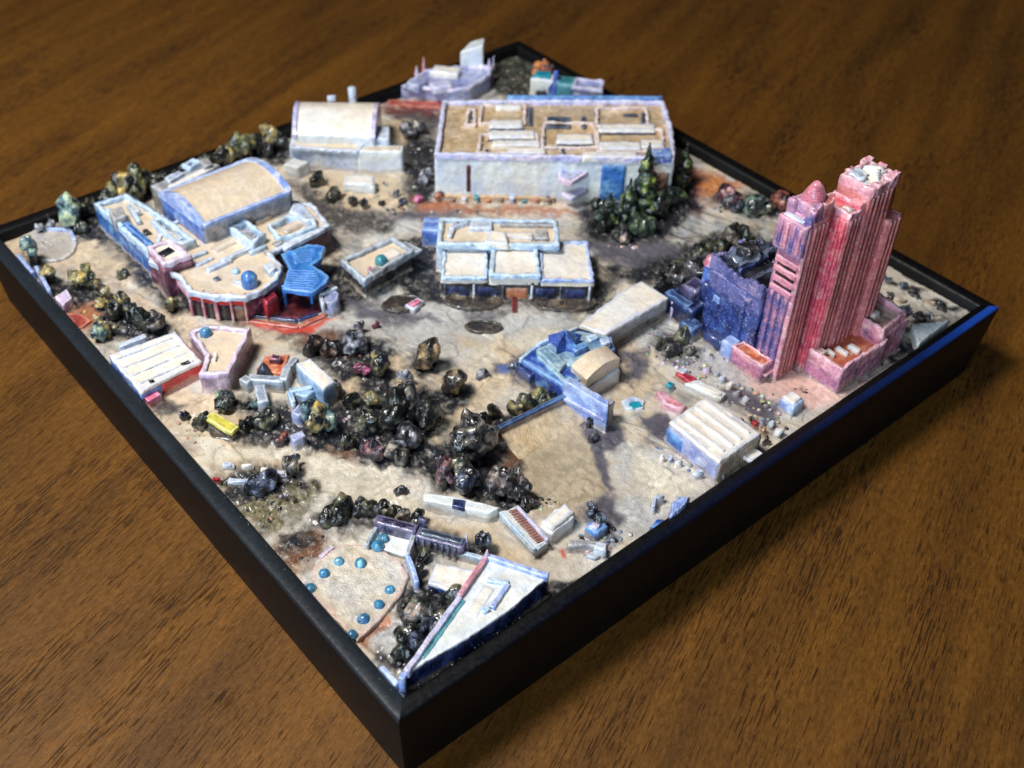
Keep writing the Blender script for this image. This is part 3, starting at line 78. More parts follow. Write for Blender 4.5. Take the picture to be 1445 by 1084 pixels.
['slim_tower','slim purple and pink tower with boxed balcony, dark louvres and small domed top',[['slim_tower','mass','tower_mix',[[131.7,21],[138.4,21],[138.4,28.4],[131.7,28.4]],0,47.5,0.35,0.1],['side_face','mass','tower_brown',[[132.6,20.5],[138,20.5],[138,21.4],[132.6,21.4]],0,46.8,0.2,0.08],['balcony_box','mass','tower_purple',[[129.6,20.7],[134,20.7],[134,28.6],[129.6,28.6]],38.2,46.6,0.4,0.1],['balcony_roof','mass','pale_rim',[[130.4,22.5],[133,22.5],[133,27.8],[130.4,27.8]],46.4,47,0.25,0.1],['upper_stage','mass','tower_purple',[[132.2,21.1],[138.2,21.1],[138.2,28],[132.2,28]],46,50.6,0.6,0.35],['upper_pier','mass','tower_brown',[[135.4,20.6],[138.6,20.6],[138.6,23.4],[135.4,23.4]],44,51,0.4,0.2],['upper_pier','mass','tower_purple',[[131.6,26.2],[133.6,26.2],[133.6,28.6],[131.6,28.6]],46,50.4,0.5,0.3],['upper_pier','mass','tower_purple',[[131.4,21],[133.4,21],[133.4,23],[131.4,23]],46,50,0.5,0.3],['spire_dome','lathe','tower_spire',[135.6,24.4],49.2,55,3,2.3,'spire'],['side_edge','mass','tower_rim',[[131.2,20.6],[132.3,20.6],[132.3,21.7],[131.2,21.7]],0,46,0.3,0.08],['ledge','mass','tower_ledge',[[130.9,21.4],[132.4,21.4],[132.4,27.9],[130.9,27.9]],25.6,27,0.3,0.08],['ledge','mass','tower_ledge',[[130.9,21.4],[132.4,21.4],[132.4,27.9],[130.9,27.9]],28.35,29.75,0.3,0.08],['ledge','mass','tower_ledge',[[130.9,21.4],[132.4,21.4],[132.4,27.9],[130.9,27.9]],31.1,32.5,0.3,0.08],['ledge','mass','tower_ledge',[[130.9,21.4],[132.4,21.4],[132.4,27.9],[130.9,27.9]],33.85,35.25,0.3,0.08],['louvre','mass','black_gloss',[[131.45,22],[132.3,22],[132.3,27.4],[131.45,27.4]],27,28.35,0.15,0.05],['louvre','mass','black_gloss',[[131.45,22],[132.3,22],[132.3,27.4],[131.45,27.4]],29.75,31.1,0.15,0.05],['louvre','mass','black_gloss',[[131.45,22],[132.3,22],[132.3,27.4],[131.45,27.4]],32.5,33.85,0.15,0.05],['pilaster','mass','tower_brick',[[133,20.3],[133.9,20.3],[133.9,20.9],[133,20.9]],1,45.5,0.18,0.05],['pilaster','mass','tower_brown',[[134.35,20.3],[135.25,20.3],[135.25,20.9],[134.35,20.9]],1,45.5,0.18,0.05],['pilaster','mass','tower_brick',[[135.7,20.3],[136.6,20.3],[136.6,20.9],[135.7,20.9]],1,45.5,0.18,0.05],['pilaster','mass','tower_brown',[[137.05,20.3],[137.95,20.3],[137.95,20.9],[137.05,20.9]],1,45.5,0.18,0.05],['fluting','mass','tower_purple',[[131.1,22.3],[132.2,22.3],[132.2,23.2],[131.1,23.2]],0.5,25.2,0.25,0.06],['fluting','mass','tower_purple',[[131.1,24.4],[132.2,24.4],[132.2,25.3],[131.1,25.3]],0.5,25.2,0.25,0.06],['fluting','mass','tower_purple',[[131.1,26.5],[132.2,26.5],[132.2,27.4],[131.1,27.4]],0.5,25.2,0.25,0.06],['balcony_rib','mass','tower_ledge',[[129.25,21.4],[129.9,21.4],[129.9,22.3],[129.25,22.3]],39,46,0.2,0.08],['balcony_rib','mass','tower_mix',[[129.25,23.2],[129.9,23.2],[129.9,24.1],[129.25,24.1]],39,46,0.2,0.08],['balcony_rib','mass','tower_ledge',[[129.25,25],[129.9,25],[129.9,25.9],[129.25,25.9]],39,46,0.2,0.08],['balcony_rib','mass','tower_mix',[[129.25,26.8],[129.9,26.8],[129.9,27.7],[129.25,27.7]],39,46,0.2,0.08]]],
['blue_wing_block','saturated blue lower block with ragged roofline left of the slim tower',[['blue_wing_block','mass','tower_blue',[[131.2,29.2],[143,29.2],[143,46],[131.2,46]],0,22.2,0.35,0.15],['ragged_roofline','ragged','tower_blue_top',[131.1,29],[131.4,46.2],21.8,25.2,1.2],['ragged_roofline','ragged','tower_blue_top',[131.4,45.8],[143,46],21.8,24.6,1],['roof','mass','black_gloss',[[132,30],[143,30],[143,45],[132,45]],21.9,22.6,0.3,0.2],['roof_beam','mass','slate',[[132.4,33.5],[143,33.5],[143,34.6],[132.4,34.6]],22.4,23.6,0.3,0.2],['roof_beam','mass','navy_wall',[[132.4,37.6],[142,37.6],[142,38.8],[132.4,38.8]],22.4,24,0.3,0.2],['roof_rubble','mass','slate',[[134,38],[141,38],[141,44.6],[134,44.6]],22.2,24.6,0.9,0.5],['roof_rubble','mass','dark_wall',[[137.5,40],[142.5,40],[142.5,45],[137.5,45]],22.2,25.4,0.9,0.6],['bay','mass','tower_blue',[[130.6,33.5],[131.6,33.5],[131.6,43],[130.6,43]],2,20.4,0.3,0.1],['cornice','mass','tower_blue_top',[[130.4,32],[131.6,32],[131.6,37],[130.4,37]],18.2,19.2,0.3,0.12],['cornice','mass','tower_blue_top',[[130.4,40.2],[131.6,40.2],[131.6,45],[130.4,45]],19.6,20.7,0.3,0.12],['plaque','mass','blue_lav_wall',[[130.3,41],[131,41],[131,43],[130.3,43]],12.6,14.4,0.3,0.1],['rear_block','mass','navy_wall',[[142,28],[150,28],[150,46],[142,46]],0,20,0.5,0.3],['rear_rubble','mass','dark_wall',[[143,31],[149,31],[149,37],[143,37]],19,23.5,1,0.6],['rear_rubble','mass','slate',[[142.6,39],[149,39],[149,45],[142.6,45]],19,23,1,0.6]]],
['tower_base','pink walled base with orange sunken roof and white rods in front of the tower',[['tower_base','mass','tower_base',[[139.2,7.6],[158,7.6],[158,18],[139.2,18]],0,6,0.35,0.1],['bowl_rim','ring','tower_rim',[[139.1,7.5],[158,7.5],[158,17.8],[139.1,17.8]],5.6,8.6,1.1],['bowl_floor','mass','orange_floor',[[140,8.4],[157.4,8.4],[157.4,17.4],[140,17.4]],5.9,6.4,0.2,0.1],['upper_terrace','mass','tower_base',[[155.6,8.4],[167,8.4],[167,20],[155.6,20]],0,10,0.6,0.15],['terrace_rim','ring','tower_rim',[[155.6,8.3],[167,9.4],[168,20],[155.6,20]],9.4,12,1.1],['terrace_floor','mass','cream_rim',[[156.4,9.4],[166.2,9.4],[166.2,19.4],[156.4,19.4]],9.8,10.3,0.2,0.1],['roof_rod','mass','white_roof',[[146,11.2],[147.2,11.2],[147.2,14.8],[146,14.8]],6.3,7.5,0.4,0.1],['roof_rod','mass','white_roof',[[149,10],[150.4,10],[150.4,13.4],[149,13.4]],6.3,7.8,0.45,0.1],['roof_rod','mass','white_roof',[[143.2,13],[144.2,13],[144.2,15.6],[143.2,15.6]],6.3,7.6,0.35,0.1],['roof_unit','mass','cream_rim',[[140.4,14.6],[142.4,14.6],[142.4,16.8],[140.4,16.8]],6.3,8.2,0.4,0.1],['roof_unit','mass','white_roof',[[158.6,13.4],[161.4,13.4],[161.4,15],[158.6,15]],10.2,12,0.4,0.2],['roof_unit','mass','white_roof',[[158,15.6],[160.4,15.6],[160.4,17.6],[158,17.6]],10.2,11.4,0.4,0.2],['swept_flare','ragged','tower_base',[160.2,20.5],[167.5,20.2],11.2,15.5,1.4]]],
['small_red_box','small pink-red box at the foot of the slim tower',[['small_red_box','mass','tower_base',[[127.4,22.3],[131.4,22.3],[131.4,32.2],[127.4,32.2]],0,5.2,0.3,0.08],['rim','ring','tower_rim',[[127.4,22.3],[131.4,22.3],[131.4,32.2],[127.4,32.2]],4.9,5.9,0.6],['roof','mass','orange_floor',[[128,23],[131,23],[131,31.4],[128,31.4]],5.1,5.5,0.15,0.08],['shelf','mass','tower_rim',[[128.2,21.4],[131.4,21.4],[131.4,22.5],[128.2,22.5]],2.6,3.1,0.15,0.05],['pale_box','mass','fin_blue',[[127.6,32.6],[131,32.6],[131,36],[127.6,36]],0,5.6,0.5,0.1],['dark_box','mass','navy_wall',[[128,36.2],[131,36.2],[131,42],[128,42]],0,4,0.6,0.2]]],
['navy_outbuildings','cluster of navy outbuildings with a pink capped round turret',[['navy_outbuildings','mass','navy_wall',[[128.5,47.5],[134,47.5],[134,57],[128.5,57]],0,7,0.5,0.2],['terrace','mass','navy_rim',[[128.2,49],[130.6,49],[130.6,57],[128.2,57]],6.6,7.8,0.4,0.2],['upper_block','mass','purple_wall',[[132,50],[137,50],[137,55],[132,55]],0,10,0.6,0.2],['turret','lathe','blue_lav_wall',[138.5,51.5],0,16,1.9,1.7,'dome'],['turret_cap','lathe','pink_wall',[138.5,51.5],15.6,18.2,2.2,1.6,'dome'],['low_block','mass','navy_rim',[[125.5,44],[130,44],[130,48.6],[125.5,48.6]],0,4.2,0.6,0.2],['side_block','mass','navy_wall',[[134.5,47],[142,47],[142,50.5],[134.5,50.5]],0,12,0.6,0.3],['globe','lathe','ice_rim',[142.36,56.88],4,7,1,1,'dome'],['rear_block','mass','dark_wall',[[138,54],[148,54],[148,60],[138,60]],0,11,0.9,0.6],['rear_block','mass','navy_wall',[[142,48],[150,48],[150,54],[142,54]],0,14,0.9,0.6],['lower_block','mass','black_gloss',[[127,57],[136,57],[136,62],[127,62]],0,6,0.9,0.6],['lower_block','mass','dark_wall',[[136,59],[144,59],[144,64],[136,64]],0,7,1.2,0.7]]],
['wedge_building','wedge shaped building with pink and teal left rim and navy side wall at the front corner',[['wedge_building','mass','navy_wall',[[6.12,6.16],[36.05,18.22],[42.51,6.38],[31.46,5.12],[20.23,4.94]],0,6.4,0.25,0.1],['roof','mass','pale_wall',[[6.12,6.16],[36.05,18.22],[42.51,6.38],[31.46,5.12],[20.23,4.94]],6.2,6.7,0.25,0.1],['rear_rim','mass','blue_rim',[[36.19,18.01],[35.04,17.39],[41.37,5.69],[42.51,6.31]],6.2,7.8,0.39,0.06],['pink_rim','mass','pink_wall',[[35.37,17.1],[34.96,18.12],[24.67,13.97],[25.08,12.95]],5.6,7.9,0.33,0.06],['white_rim','mass','lav_rim',[[25.18,12.78],[24.74,13.89],[6.14,6.58],[6.58,5.46]],5.6,7.6,0.36,0.06],['teal_strip','mass','teal_wall',[[25.43,11.97],[24.99,13.09],[10.5,7.33],[10.94,6.22]],6.2,6.95,0.36,0.06],['corner_spire','lathe','pink_rim',[35.44,17.69],6.4,9.6,0.8,0.8,'cone'],['inner_rim','mass','ice_rim',[[32.37,13.54],[31.44,12.79],[34.19,9.41],[35.12,10.17]],6.4,7.6,0.36,0.06],['inner_rim','mass','blue_rim',[[34.65,9.19],[34.21,10.3],[27.89,7.78],[28.34,6.66]],6.4,7.5,0.36,0.06],['inner_rim','mass','ice_rim',[[27.6,6.93],[27.77,8.22],[26.15,8.43],[25.97,7.14]],6.4,7.6,0.39,0.06],['inner_panel','mass','white_roof',[[31.61,10.53],[30.58,12.92],[23.38,9.84],[24.41,7.45]],6.4,6.9,0.4,0.06],['tip_wall','mass','blue_rim',[[6.6,5.95],[6.04,7.02],[4.71,6.31],[5.27,5.25]],0,6.6,0.36,0.06],['side_tip_wall','mass','blue_rim',[[5.45,12.27],[4.35,12.27],[4.35,7.2],[5.45,7.2]],0,3.4,0.33,0.06]]],
['white_flat_box','white flat topped box behind the wedge building',[['white_flat_box','mass','royal_blue',[[23.35,21.76],[27.06,14.62],[33.25,17.74],[27.7,24.84]],0,4.4,0.3,0.1],['roof','mass','white_roof',[[23.27,21.64],[26.97,14.52],[33.16,17.63],[27.62,24.73]],4,4.8,0.3,0.1]]],
['round_plaza','raised round cream plaza edged with small blue domes',[['round_plaza','mass','plaza',[[4.55,37.28],[8.63,42.26],[13.35,43.82],[16.87,43.72],[20.04,40.92],[22.64,36.82],[23.87,31.9],[22.9,27.85],[19.28,25.13],[13.47,22.98],[8.03,21.63],[5.36,21.2],[4.72,28.73]],0,1.3,0.4,0.1],['blue_dome','lathe','aqua',[5.2,37.78],1.2,2.2,1.35,1.35,'dome'],['blue_dome','lathe','aqua',[9.48,39.04],1.2,2.5,1.15,1.15,'dome'],['blue_dome','lathe','aqua',[13.76,39.91],1.2,2.2,1.15,1.15,'dome'],['blue_dome','lathe','aqua',[16.89,36.66],1.2,2.5,1.35,1.35,'dome'],['blue_dome','lathe','aqua',[17.61,27.28],1.2,2.2,1.15,1.15,'dome'],['blue_dome','lathe','aqua',[13.74,25.57],1.2,2.5,1.15,1.15,'dome'],['blue_dome','lathe','aqua',[9.29,24.68],1.2,2.2,1.35,1.35,'dome'],['blue_dome','lathe','aqua',[5.31,22.85],1.2,2.5,1.15,1.15,'dome'],['edge_wall','mass','pink_rim',[[14.95,43.57],[14.82,44.36],[11.25,43.79],[11.37,43]],0,1.7,0.24,0.06]]],
['walled_forecourt','small walled court with two blue domes above the round plaza',[['walled_forecourt','mass','pale_wall',[[20.65,40.21],[25.62,42.81],[30.49,36.32],[25.37,32.43]],0,1.5,0.3,0.1],['blue_dome','lathe','aqua',[22.23,38.04],1.4,2.9,1.4,1.4,'dome'],['blue_dome','lathe','aqua',[24.42,39.04],1.4,2.7,1.3,1.3,'dome'],['side_wall','mass','grey_rim',[[19.78,39.52],[20.21,38.73],[25.03,41.41],[24.59,42.19]],0,3,0.27,0.06],['side_wall','mass','grey_rim',[[24.67,31.55],[25.38,30.7],[30.23,34.75],[29.53,35.59]],0,3.6,0.33,0.06],['curved_wall','mass','blue_rim',[[25.72,31.27],[24.78,31.6],[23.46,27.83],[24.4,27.5]],0,3,0.3,0.06],['curved_wall','mass','blue_rim',[[24.38,27.45],[23.48,27.88],[21.84,24.47],[22.75,24.04]],0,3.2,0.3,0.06]]],
['purple_gallery','long dark purple gallery wall above the wedge building',[['purple_gallery','mass','purple_wall',[[26.16,43.32],[24.14,42.03],[29.19,34.13],[31.21,35.43]],0,4.6,0.4,0.06],['east_gallery','mass','purple_wall',[[31.39,35.53],[29.02,34.03],[34.8,24.87],[37.17,26.36]],0,3.8,0.4,0.06],['gallery_roof','mass','slate',[[31.38,34.82],[29.86,33.85],[35.18,25.55],[36.69,26.52]],3.7,4.3,0.4,0.06],['block','mass','purple_wall',[[31.35,35.74],[32.27,33.98],[32.99,34.93],[32.18,36.35]],0,6,0.4,0.1],['pale_wall','mass','ice_rim',[[31.46,32.68],[30.44,32.06],[37.37,20.51],[38.4,21.13]],0,1.9,0.36,0.06],['spike','lathe','lav_rim',[36.99,26.14],0,6.5,0.5,0.5,'cone'],['pillar','mass','slate',[[29.99,34.04],[30.23,33.67],[28.96,32.87],[28.73,33.24]],0,3.6,0.18,0.03],['pillar','mass','slate',[[30.75,32.84],[30.98,32.48],[29.71,31.68],[29.48,32.04]],0,3.6,0.18,0.03],['pillar','mass','slate',[[31.5,31.65],[31.73,31.28],[30.46,30.48],[30.23,30.85]],0,3.6,0.18,0.03],['pillar','mass','slate',[[32.25,30.46],[32.48,30.09],[31.22,29.29],[30.98,29.66]],0,3.6,0.18,0.03],['pillar','mass','slate',[[33.01,29.27],[33.24,28.9],[31.97,28.1],[31.74,28.46]],0,3.6,0.18,0.03],['pillar','mass','slate',[[33.76,28.07],[33.99,27.7],[32.72,26.9],[32.49,27.27]],0,3.6,0.18,0.03],['pillar','mass','slate',[[34.51,26.88],[34.74,26.51],[33.47,25.71],[33.24,26.08]],0,3.6,0.18,0.03]]],
['curved_bridge_wall','pale curved wall leading to the small stair ramp',[['curved_bridge_wall','mass','pale_wall',[[36.8,41.35],[40.98,35.87],[45.7,29.43],[48.68,29.15],[43.73,36.86],[38.44,43.26]],0,3.2,0.3,0.1],['dark_gate','mass','navy_wall',[[40.52,35.77],[42.18,33.65],[43.83,35.24],[42.17,37.38]],2.5,3.6,0.25,0.1]]],
['stair_ramp','small ramp with brick red treads and pale blue rails',[['stair_ramp','mass','ice_rim',[[48.11,28.93],[47.06,15.46],[50.97,15.8],[52.08,27.86]],0,2.4,0.3,0.1],['ramp_bed','mass','pale_wall',[[48.48,28.41],[47.58,16.07],[50.51,16.21],[51.56,27.25]],2.3,2.6,0.15,0.1],['tread','mass','brick',[[49.68,27.59],[49.45,27.02],[51.42,26.23],[51.65,26.8]],2.4,3,0.186,0.06],['tread','mass','brick',[[49.6,26.79],[49.38,26.21],[51.35,25.44],[51.57,26.02]],2.4,3,0.186,0.06],['tread','mass','brick',[[49.53,25.98],[49.31,25.4],[51.27,24.66],[51.49,25.24]],2.4,3,0.186,0.06],['tread','mass','brick',[[49.45,25.18],[49.24,24.6],[51.2,23.89],[51.41,24.47]],2.4,3,0.186,0.06],['tread','mass','brick',[[49.37,24.39],[49.17,23.8],[51.12,23.11],[51.33,23.7]],2.4,3,0.186,0.06],['tread','mass','brick',[[49.3,23.59],[49.1,23.01],[51.05,22.34],[51.25,22.93]],2.4,3,0.186,0.06],['tread','mass','brick',[[49.22,22.8],[49.02,22.21],[50.98,21.57],[51.17,22.16]],2.4,3,0.186,0.06],['tread','mass','brick',[[49.14,22.01],[48.95,21.42],[50.9,20.8],[51.09,21.39]],2.4,3,0.186,0.06],['tread','mass','brick',[[49.07,21.23],[48.88,20.63],[50.83,20.04],[51.01,20.63]],2.4,3,0.186,0.06],['tread','mass','brick',[[48.99,20.45],[48.82,19.85],[50.76,19.28],[50.93,19.87]],2.4,3,0.186,0.06],['tread','mass','brick',[[48.91,19.67],[48.75,19.07],[50.69,18.52],[50.86,19.12]],2.4,3,0.186,0.06],['tread','mass','brick',[[48.84,18.89],[48.68,18.29],[50.62,17.77],[50.78,18.37]],2.4,3,0.186,0.06],['tread','mass','brick',[[48.76,18.12],[48.61,17.52],[50.55,17.02],[50.7,17.62]],2.4,3,0.186,0.06],['tread','mass','brick',[[48.69,17.35],[48.54,16.74],[50.47,16.27],[50.62,16.87]],2.4,3,0.186,0.06],['side_rail','mass','ice_rim',[[48.1,28.02],[47.41,28.07],[46.38,15.4],[47.08,15.34]],2,3.6,0.21,0.06],['side_rail','mass','lav_rim',[[52.06,26.94],[51.36,27.01],[50.16,15.6],[50.85,15.53]],2,3.6,0.21,0.06]]],
['cream_hut','cream gabled hut beside the stair ramp',[['cream_hut','mass','pale_wall',[[51.71,19.48],[52.03,16.17],[59.18,16.58],[60.49,20.53],[57.34,21.2]],0,3.6,0.5,0.1],['roof','mass','white_roof',[[52.15,19.82],[52.7,16.55],[59.63,17.17],[60.01,20.56]],3.4,4.6,0.7,0.1]]],
['blue_hut','small blue and pink hut by the plain square',[['blue_hut','mass','blue_wall',[[59.56,13.5],[60.37,10.8],[63.81,10.86],[64.01,13.3],[61.28,14.45]],0,2.6,0.5,0.1],['roof','mass','pink_rim',[[60.06,13.21],[60.94,11.47],[62.49,11.77],[61.61,13.51]],2.4,3.2,0.5,0.1]]],
['glazed_shed','rounded pale blue shed against the right front rim',[['glazed_shed','mass','fin_blue',[[75.28,3.47],[78.66,6.3],[81.11,6.49],[83.05,4.67],[78.71,3.35]],0,4.2,0.8,0.1],['hoop','mass','pale_rim',[[78.03,10.02],[77.58,10.68],[75.4,9.2],[75.85,8.54]],0,2.6,0.24,0.06],['hoop','mass','pale_rim',[[77.92,10.74],[77.7,9.97],[79.8,9.37],[80.02,10.14]],0,2.6,0.24,0.06],['low_tank','mass','royal_blue',[[71.18,5.37],[73.72,5.93],[75.18,4.76],[72.16,3.54]],0,2.2,0.7,0.1]]],
['grey_gatehouse','low grey jumble of blocks near the right front rim',[['grey_gatehouse','mass','grey_wall',[[53.37,12.58],[56.91,9.73],[59.17,6.41],[60.56,8.29],[57.78,11.55],[55.17,13.65]],0,2.2,0.7,0.1],['block','mass','pale_rim',[[56.95,8.09],[58.52,5.83],[60.12,7.28],[58.89,9.27]],0,3,0.6,0.1],['car','mass','grey_rim',[[55.34,8.82],[56.32,6.79],[58.3,6.68],[57.31,8.72]],0,1.2,0.5,0.1]]],
['red_sided_warehouse','white roofed warehouse with bright red side wall at the left front rim',[['red_sided_warehouse','mass','blue_lav_wall',[[4.72,126.9],[21.86,125.22],[21.37,111.01],[4.6,109.88]],0,4.2,0.3,0.1],['roof','mass','white_roof',[[4.61,126.54],[21.73,124.86],[21.24,110.67],[4.49,109.55]],4,4.9,0.4,0.1],['red_wall','mass','red_bright',[[10.06,111.25],[21.3,112],[21.39,110.71],[10.15,109.95]],0,3.9,0.18,0.03],['pink_annexe','mass','pink_bright',[[5.03,110.92],[8.55,111.15],[8.75,108.16],[5.23,107.92]],0,2.6,0.18,0.03],['maroon_wall','mass','maroon_wall',[[20.37,111.04],[20.81,123.83],[22.11,123.78],[21.67,111]],0,4,0.18,0.03],['roof_hatch','mass','black_gloss',[[16.57,112.58],[18.81,112.49],[18.83,111.46],[16.59,111.56]],4.8,5.2,0.15,0.1],['roof_hatch','mass','black_gloss',[[7.68,111.73],[8.83,111.46],[8.87,110.46],[7.72,110.73]],4.8,5.2,0.15,0.1],['rear_ledge','mass','pale_rim',[[8.84,130.99],[8.76,129.4],[15.9,129.05],[15.98,130.65]],0,3.4,0.4,0.06],['roof_seam','mass','pale_rim',[[5.1,123.9],[5.07,123.4],[19.79,122.43],[19.82,122.93]],4.7,5.15,0.15,0.06],['roof_seam','mass','pale_rim',[[5.14,120.02],[5.11,119.52],[19.78,118.77],[19.81,119.27]],4.7,5.15,0.15,0.06],['roof_seam','mass','pale_rim',[[5.18,116.21],[5.16,115.71],[19.78,115.16],[19.79,115.66]],4.7,5.15,0.15,0.06],['roof_seam','mass','pale_rim',[[5.21,112.45],[5.2,111.95],[19.77,111.6],[19.78,112.1]],4.7,5.15,0.15,0.06]]],
['boomerang_building','boomerang shaped building with pink-white parapet and a round cyan roof dome',[['boomerang_building','mass','pink_grey_wall',[[23.85,121.49],[29.1,120.92],[36.58,112.87],[23.47,101.32],[17.93,105.39],[22.72,110.92]],0,5.6,0.4,0.1],['parapet','ring','pink_rim',[[23.48,120.54],[28.71,119.98],[36.16,111.96],[23.1,100.46],[17.58,104.51],[22.36,110.02]],5.4,6.8,1.2],['roof','mass','tan_roof',[[23.85,121.49],[29.1,120.92],[36.58,112.87],[23.47,101.32],[17.93,105.39],[22.72,110.92]],5.5,5.9,0.2,0.1],['roof_dome','lathe','aqua',[26.57,117.52],5.8,8,1.5,1.5,'dome'],['roof_duct','mass','white_roof',[[22.6,107.4],[23.26,106.78],[24.71,108.32],[24.06,108.94]],5.8,6.8,0.27,0.06],['roof_duct','mass','white_roof',[[24.44,109.75],[23.78,109.29],[24.33,108.53],[24.98,108.99]],5.8,6.7,0.24,0.06]]],
['zigzag_terrace','zigzag grey wall enclosing an orange-red court',[['zigzag_terrace','mass','grey_rim',[[25.62,100.76],[26.19,98.23],[28.45,98.74],[27.88,101.27]],0,3.4,0.4,0.06],['wall','mass','grey_rim',[[28.68,100.99],[27.12,99.44],[33.28,93.24],[34.84,94.79]],0,3.4,0.4,0.06],['wall','mass','grey_rim',[[33.08,94.61],[34.5,93.19],[38.22,96.9],[36.81,98.32]],0,3.6,0.4,0.06],['wall','mass','grey_rim',[[37.21,98.35],[37.83,96.87],[41.19,98.31],[40.56,99.78]],0,3.4,0.4,0.06],['wall','mass','grey_rim',[[29.77,95.55],[27.38,96.59],[24.9,90.85],[27.29,89.82]],0,3.2,0.4,0.06],['court','mass','orange_floor',[[32.19,103.96],[36.37,106.85],[41.39,103.58],[39.09,101.23],[36,98.24]],0,1,0.4,0.1],['statue_base','mass','maroon_wall',[[35.8,103.55],[37.44,101.57],[38.85,102.52],[37.49,104.98]],0.8,2.6,0.5,0.1],['cone_hut','lathe','slate',[32.96,101.6],0.8,4.2,1.9,1.9,'cone']]],
['pale_block_house','pale box house with stepped blue terrace among the trees',[['pale_block_house','mass','ice_wall',[[37.76,93.97],[41.87,93.74],[41.95,82.43],[37.92,82.1]],0,6,0.35,0.1],['roof','mass','white_roof',[[37.9,93.79],[41.73,93.45],[41.69,82.58],[38.06,82.25]],5.8,6.5,0.35,0.1],['terrace_wall','mass','ice_rim',[[33.39,89.29],[32.24,89.64],[31.16,86.03],[32.3,85.68]],0,3.4,0.36,0.06],['terrace_wall','mass','ice_rim',[[33.1,90.02],[32.59,88.94],[37.53,86.64],[38.03,87.72]],0,3.8,0.36,0.06],['terrace_block','mass','ice_wall',[[33.27,88.37],[35.11,85.63],[38.34,86.28],[36.24,89.9]],0,3,0.5,0.1],['stair_block','mass','lav_wall',[[28.94,82.43],[30.11,80.33],[33.79,82.39],[32.61,84.48]],0,3.6,0.4,0.06],['lower_wall','mass','lav_wall',[[24.91,76.82],[24.6,74.65],[27.77,74.19],[28.08,76.37]],0,3.2,0.4,0.06]]],
['yellow_roofed_hut','small hut with flat yellow roof',[['yellow_roofed_hut','mass','dark_wall',[[12.7,94.29],[15.34,94.34],[17.3,86.97],[14.58,86.14]],0,2.6,0.3,0.1],['roof','mass','yellow',[[12.32,94.01],[15.2,94.49],[17.42,86.3],[14.7,85.47]],2.5,3.5,0.3,0.1],['bed','mass','soil',[[11.85,96.4],[11.73,89.5],[14.45,86.13],[18.34,86.03],[18.77,89.34],[14.46,97.73]],0,0.7,0.3,0.1]]],
['parked_van','pale van parked first in the lower car park row',[['body','mass','pale_rim',[[8.88,80],[8.49,79],[10.53,77.2],[11.29,78.81],[9.49,80.42]],0,1.6,0.5,0.1],['roof','mass','pale_rim',[[9.19,79.27],[8.95,78.7],[10.16,77.56],[10.65,78.53],[9.65,79.5]],1.5,2.1,0.35,0.1]]],
['parked_van','white van second in the lower car park row',[['body','mass','white_roof',[[12.2,77.3],[11.94,76.54],[14.01,74.77],[14.48,75.87],[12.66,77.45]],0,1.4,0.5,0.1],['roof','mass','white_roof',[[12.51,76.58],[12.31,76.09],[13.54,74.98],[13.86,75.64],[12.84,76.57]],1.3,1.9,0.35,0.1]]],
['parked_van','white van third in the lower car park row',[['body','mass','white_roof',[[14.79,73.27],[14.39,72.3],[15.93,70.9],[16.71,72.48],[15.41,73.69]],0,1.6,0.5,0.1],['roof','mass','white_roof',[[14.99,72.64],[14.73,72.1],[15.65,71.18],[16.16,72.13],[15.41,72.9]],1.5,2.1,0.35,0.1]]],
['parked_van','white van parked by the dark bushes',[['body','mass','pale_rim',[[16.61,70.16],[16.2,69.2],[18.23,67.41],[19.02,68.97],[17.23,70.57]],0,1.8,0.5,0.1],['roof','mass','pale_rim',[[16.91,69.46],[16.65,68.91],[17.85,67.78],[18.36,68.72],[17.37,69.68]],1.7,2.3,0.35,0.1]]],
['trailer','long pale trailer parked at the left rim side',[['body','mass','pale_rim',[[7.24,74.96],[6.86,73.99],[10.59,70.84],[11.34,72.4],[7.84,75.37]],0,1.5,0.5,0.1],['roof','mass','pale_rim',[[7.9,73.98],[7.7,73.39],[9.88,71.47],[10.32,72.45],[8.52,74.06]],1.4,2,0.35,0.1]]],
['parked_car','dark red car at the left rim',[['body','mass','red_wall',[[4.8,77.6],[4.49,76.73],[6.03,75.36],[6.61,76.7],[5.31,77.88]],0,1.4,0.5,0.1],['roof','mass','red_wall',[[5.02,76.96],[4.79,76.45],[5.72,75.56],[6.11,76.36],[5.35,77.11]],1.3,1.9,0.35,0.1]]],
['ring_plaza','grey raised round plaza with inner ring at the far left corner',[['ring_plaza','mass','plaza_grey',[[21.4,183.65],[21.72,186.06],[21.58,188.48],[20.98,190.73],[19.95,192.65],[18.57,194.1],[16.94,194.99],[15.18,195.23],[13.41,194.83],[11.75,193.82],[10.33,192.27],[9.24,190.3],[8.54,188.05],[8.28,185.67],[8.47,183.33],[9.1,181.17],[10.1,179.33],[11.43,177.94],[13,177.07],[14.7,176.79],[16.42,177.12],[18.06,178.05],[19.5,179.51],[20.64,181.42]],0,0.8,0.4,0.05],['inner_ring','ring','plaza_grey',[[15.52,185.09],[15.44,185.93],[15.11,186.71],[14.58,187.3],[13.93,187.63],[13.26,187.63],[12.68,187.31],[12.26,186.72],[12.09,185.95],[12.17,185.12],[12.5,184.35],[13.03,183.76],[13.67,183.44],[14.33,183.43],[14.92,183.74],[15.34,184.33]],0.7,1.2,0.9],['back_wall','mass','blue_rim',[[15.46,194.92],[14.73,194.23],[21.32,187.33],[22.04,188.02]],0,1.8,0.3,0.06],['back_wall','mass','blue_rim',[[22.17,187.58],[21.19,187.76],[20.19,182.36],[21.18,182.18]],0,1.6,0.3,0.06]]],
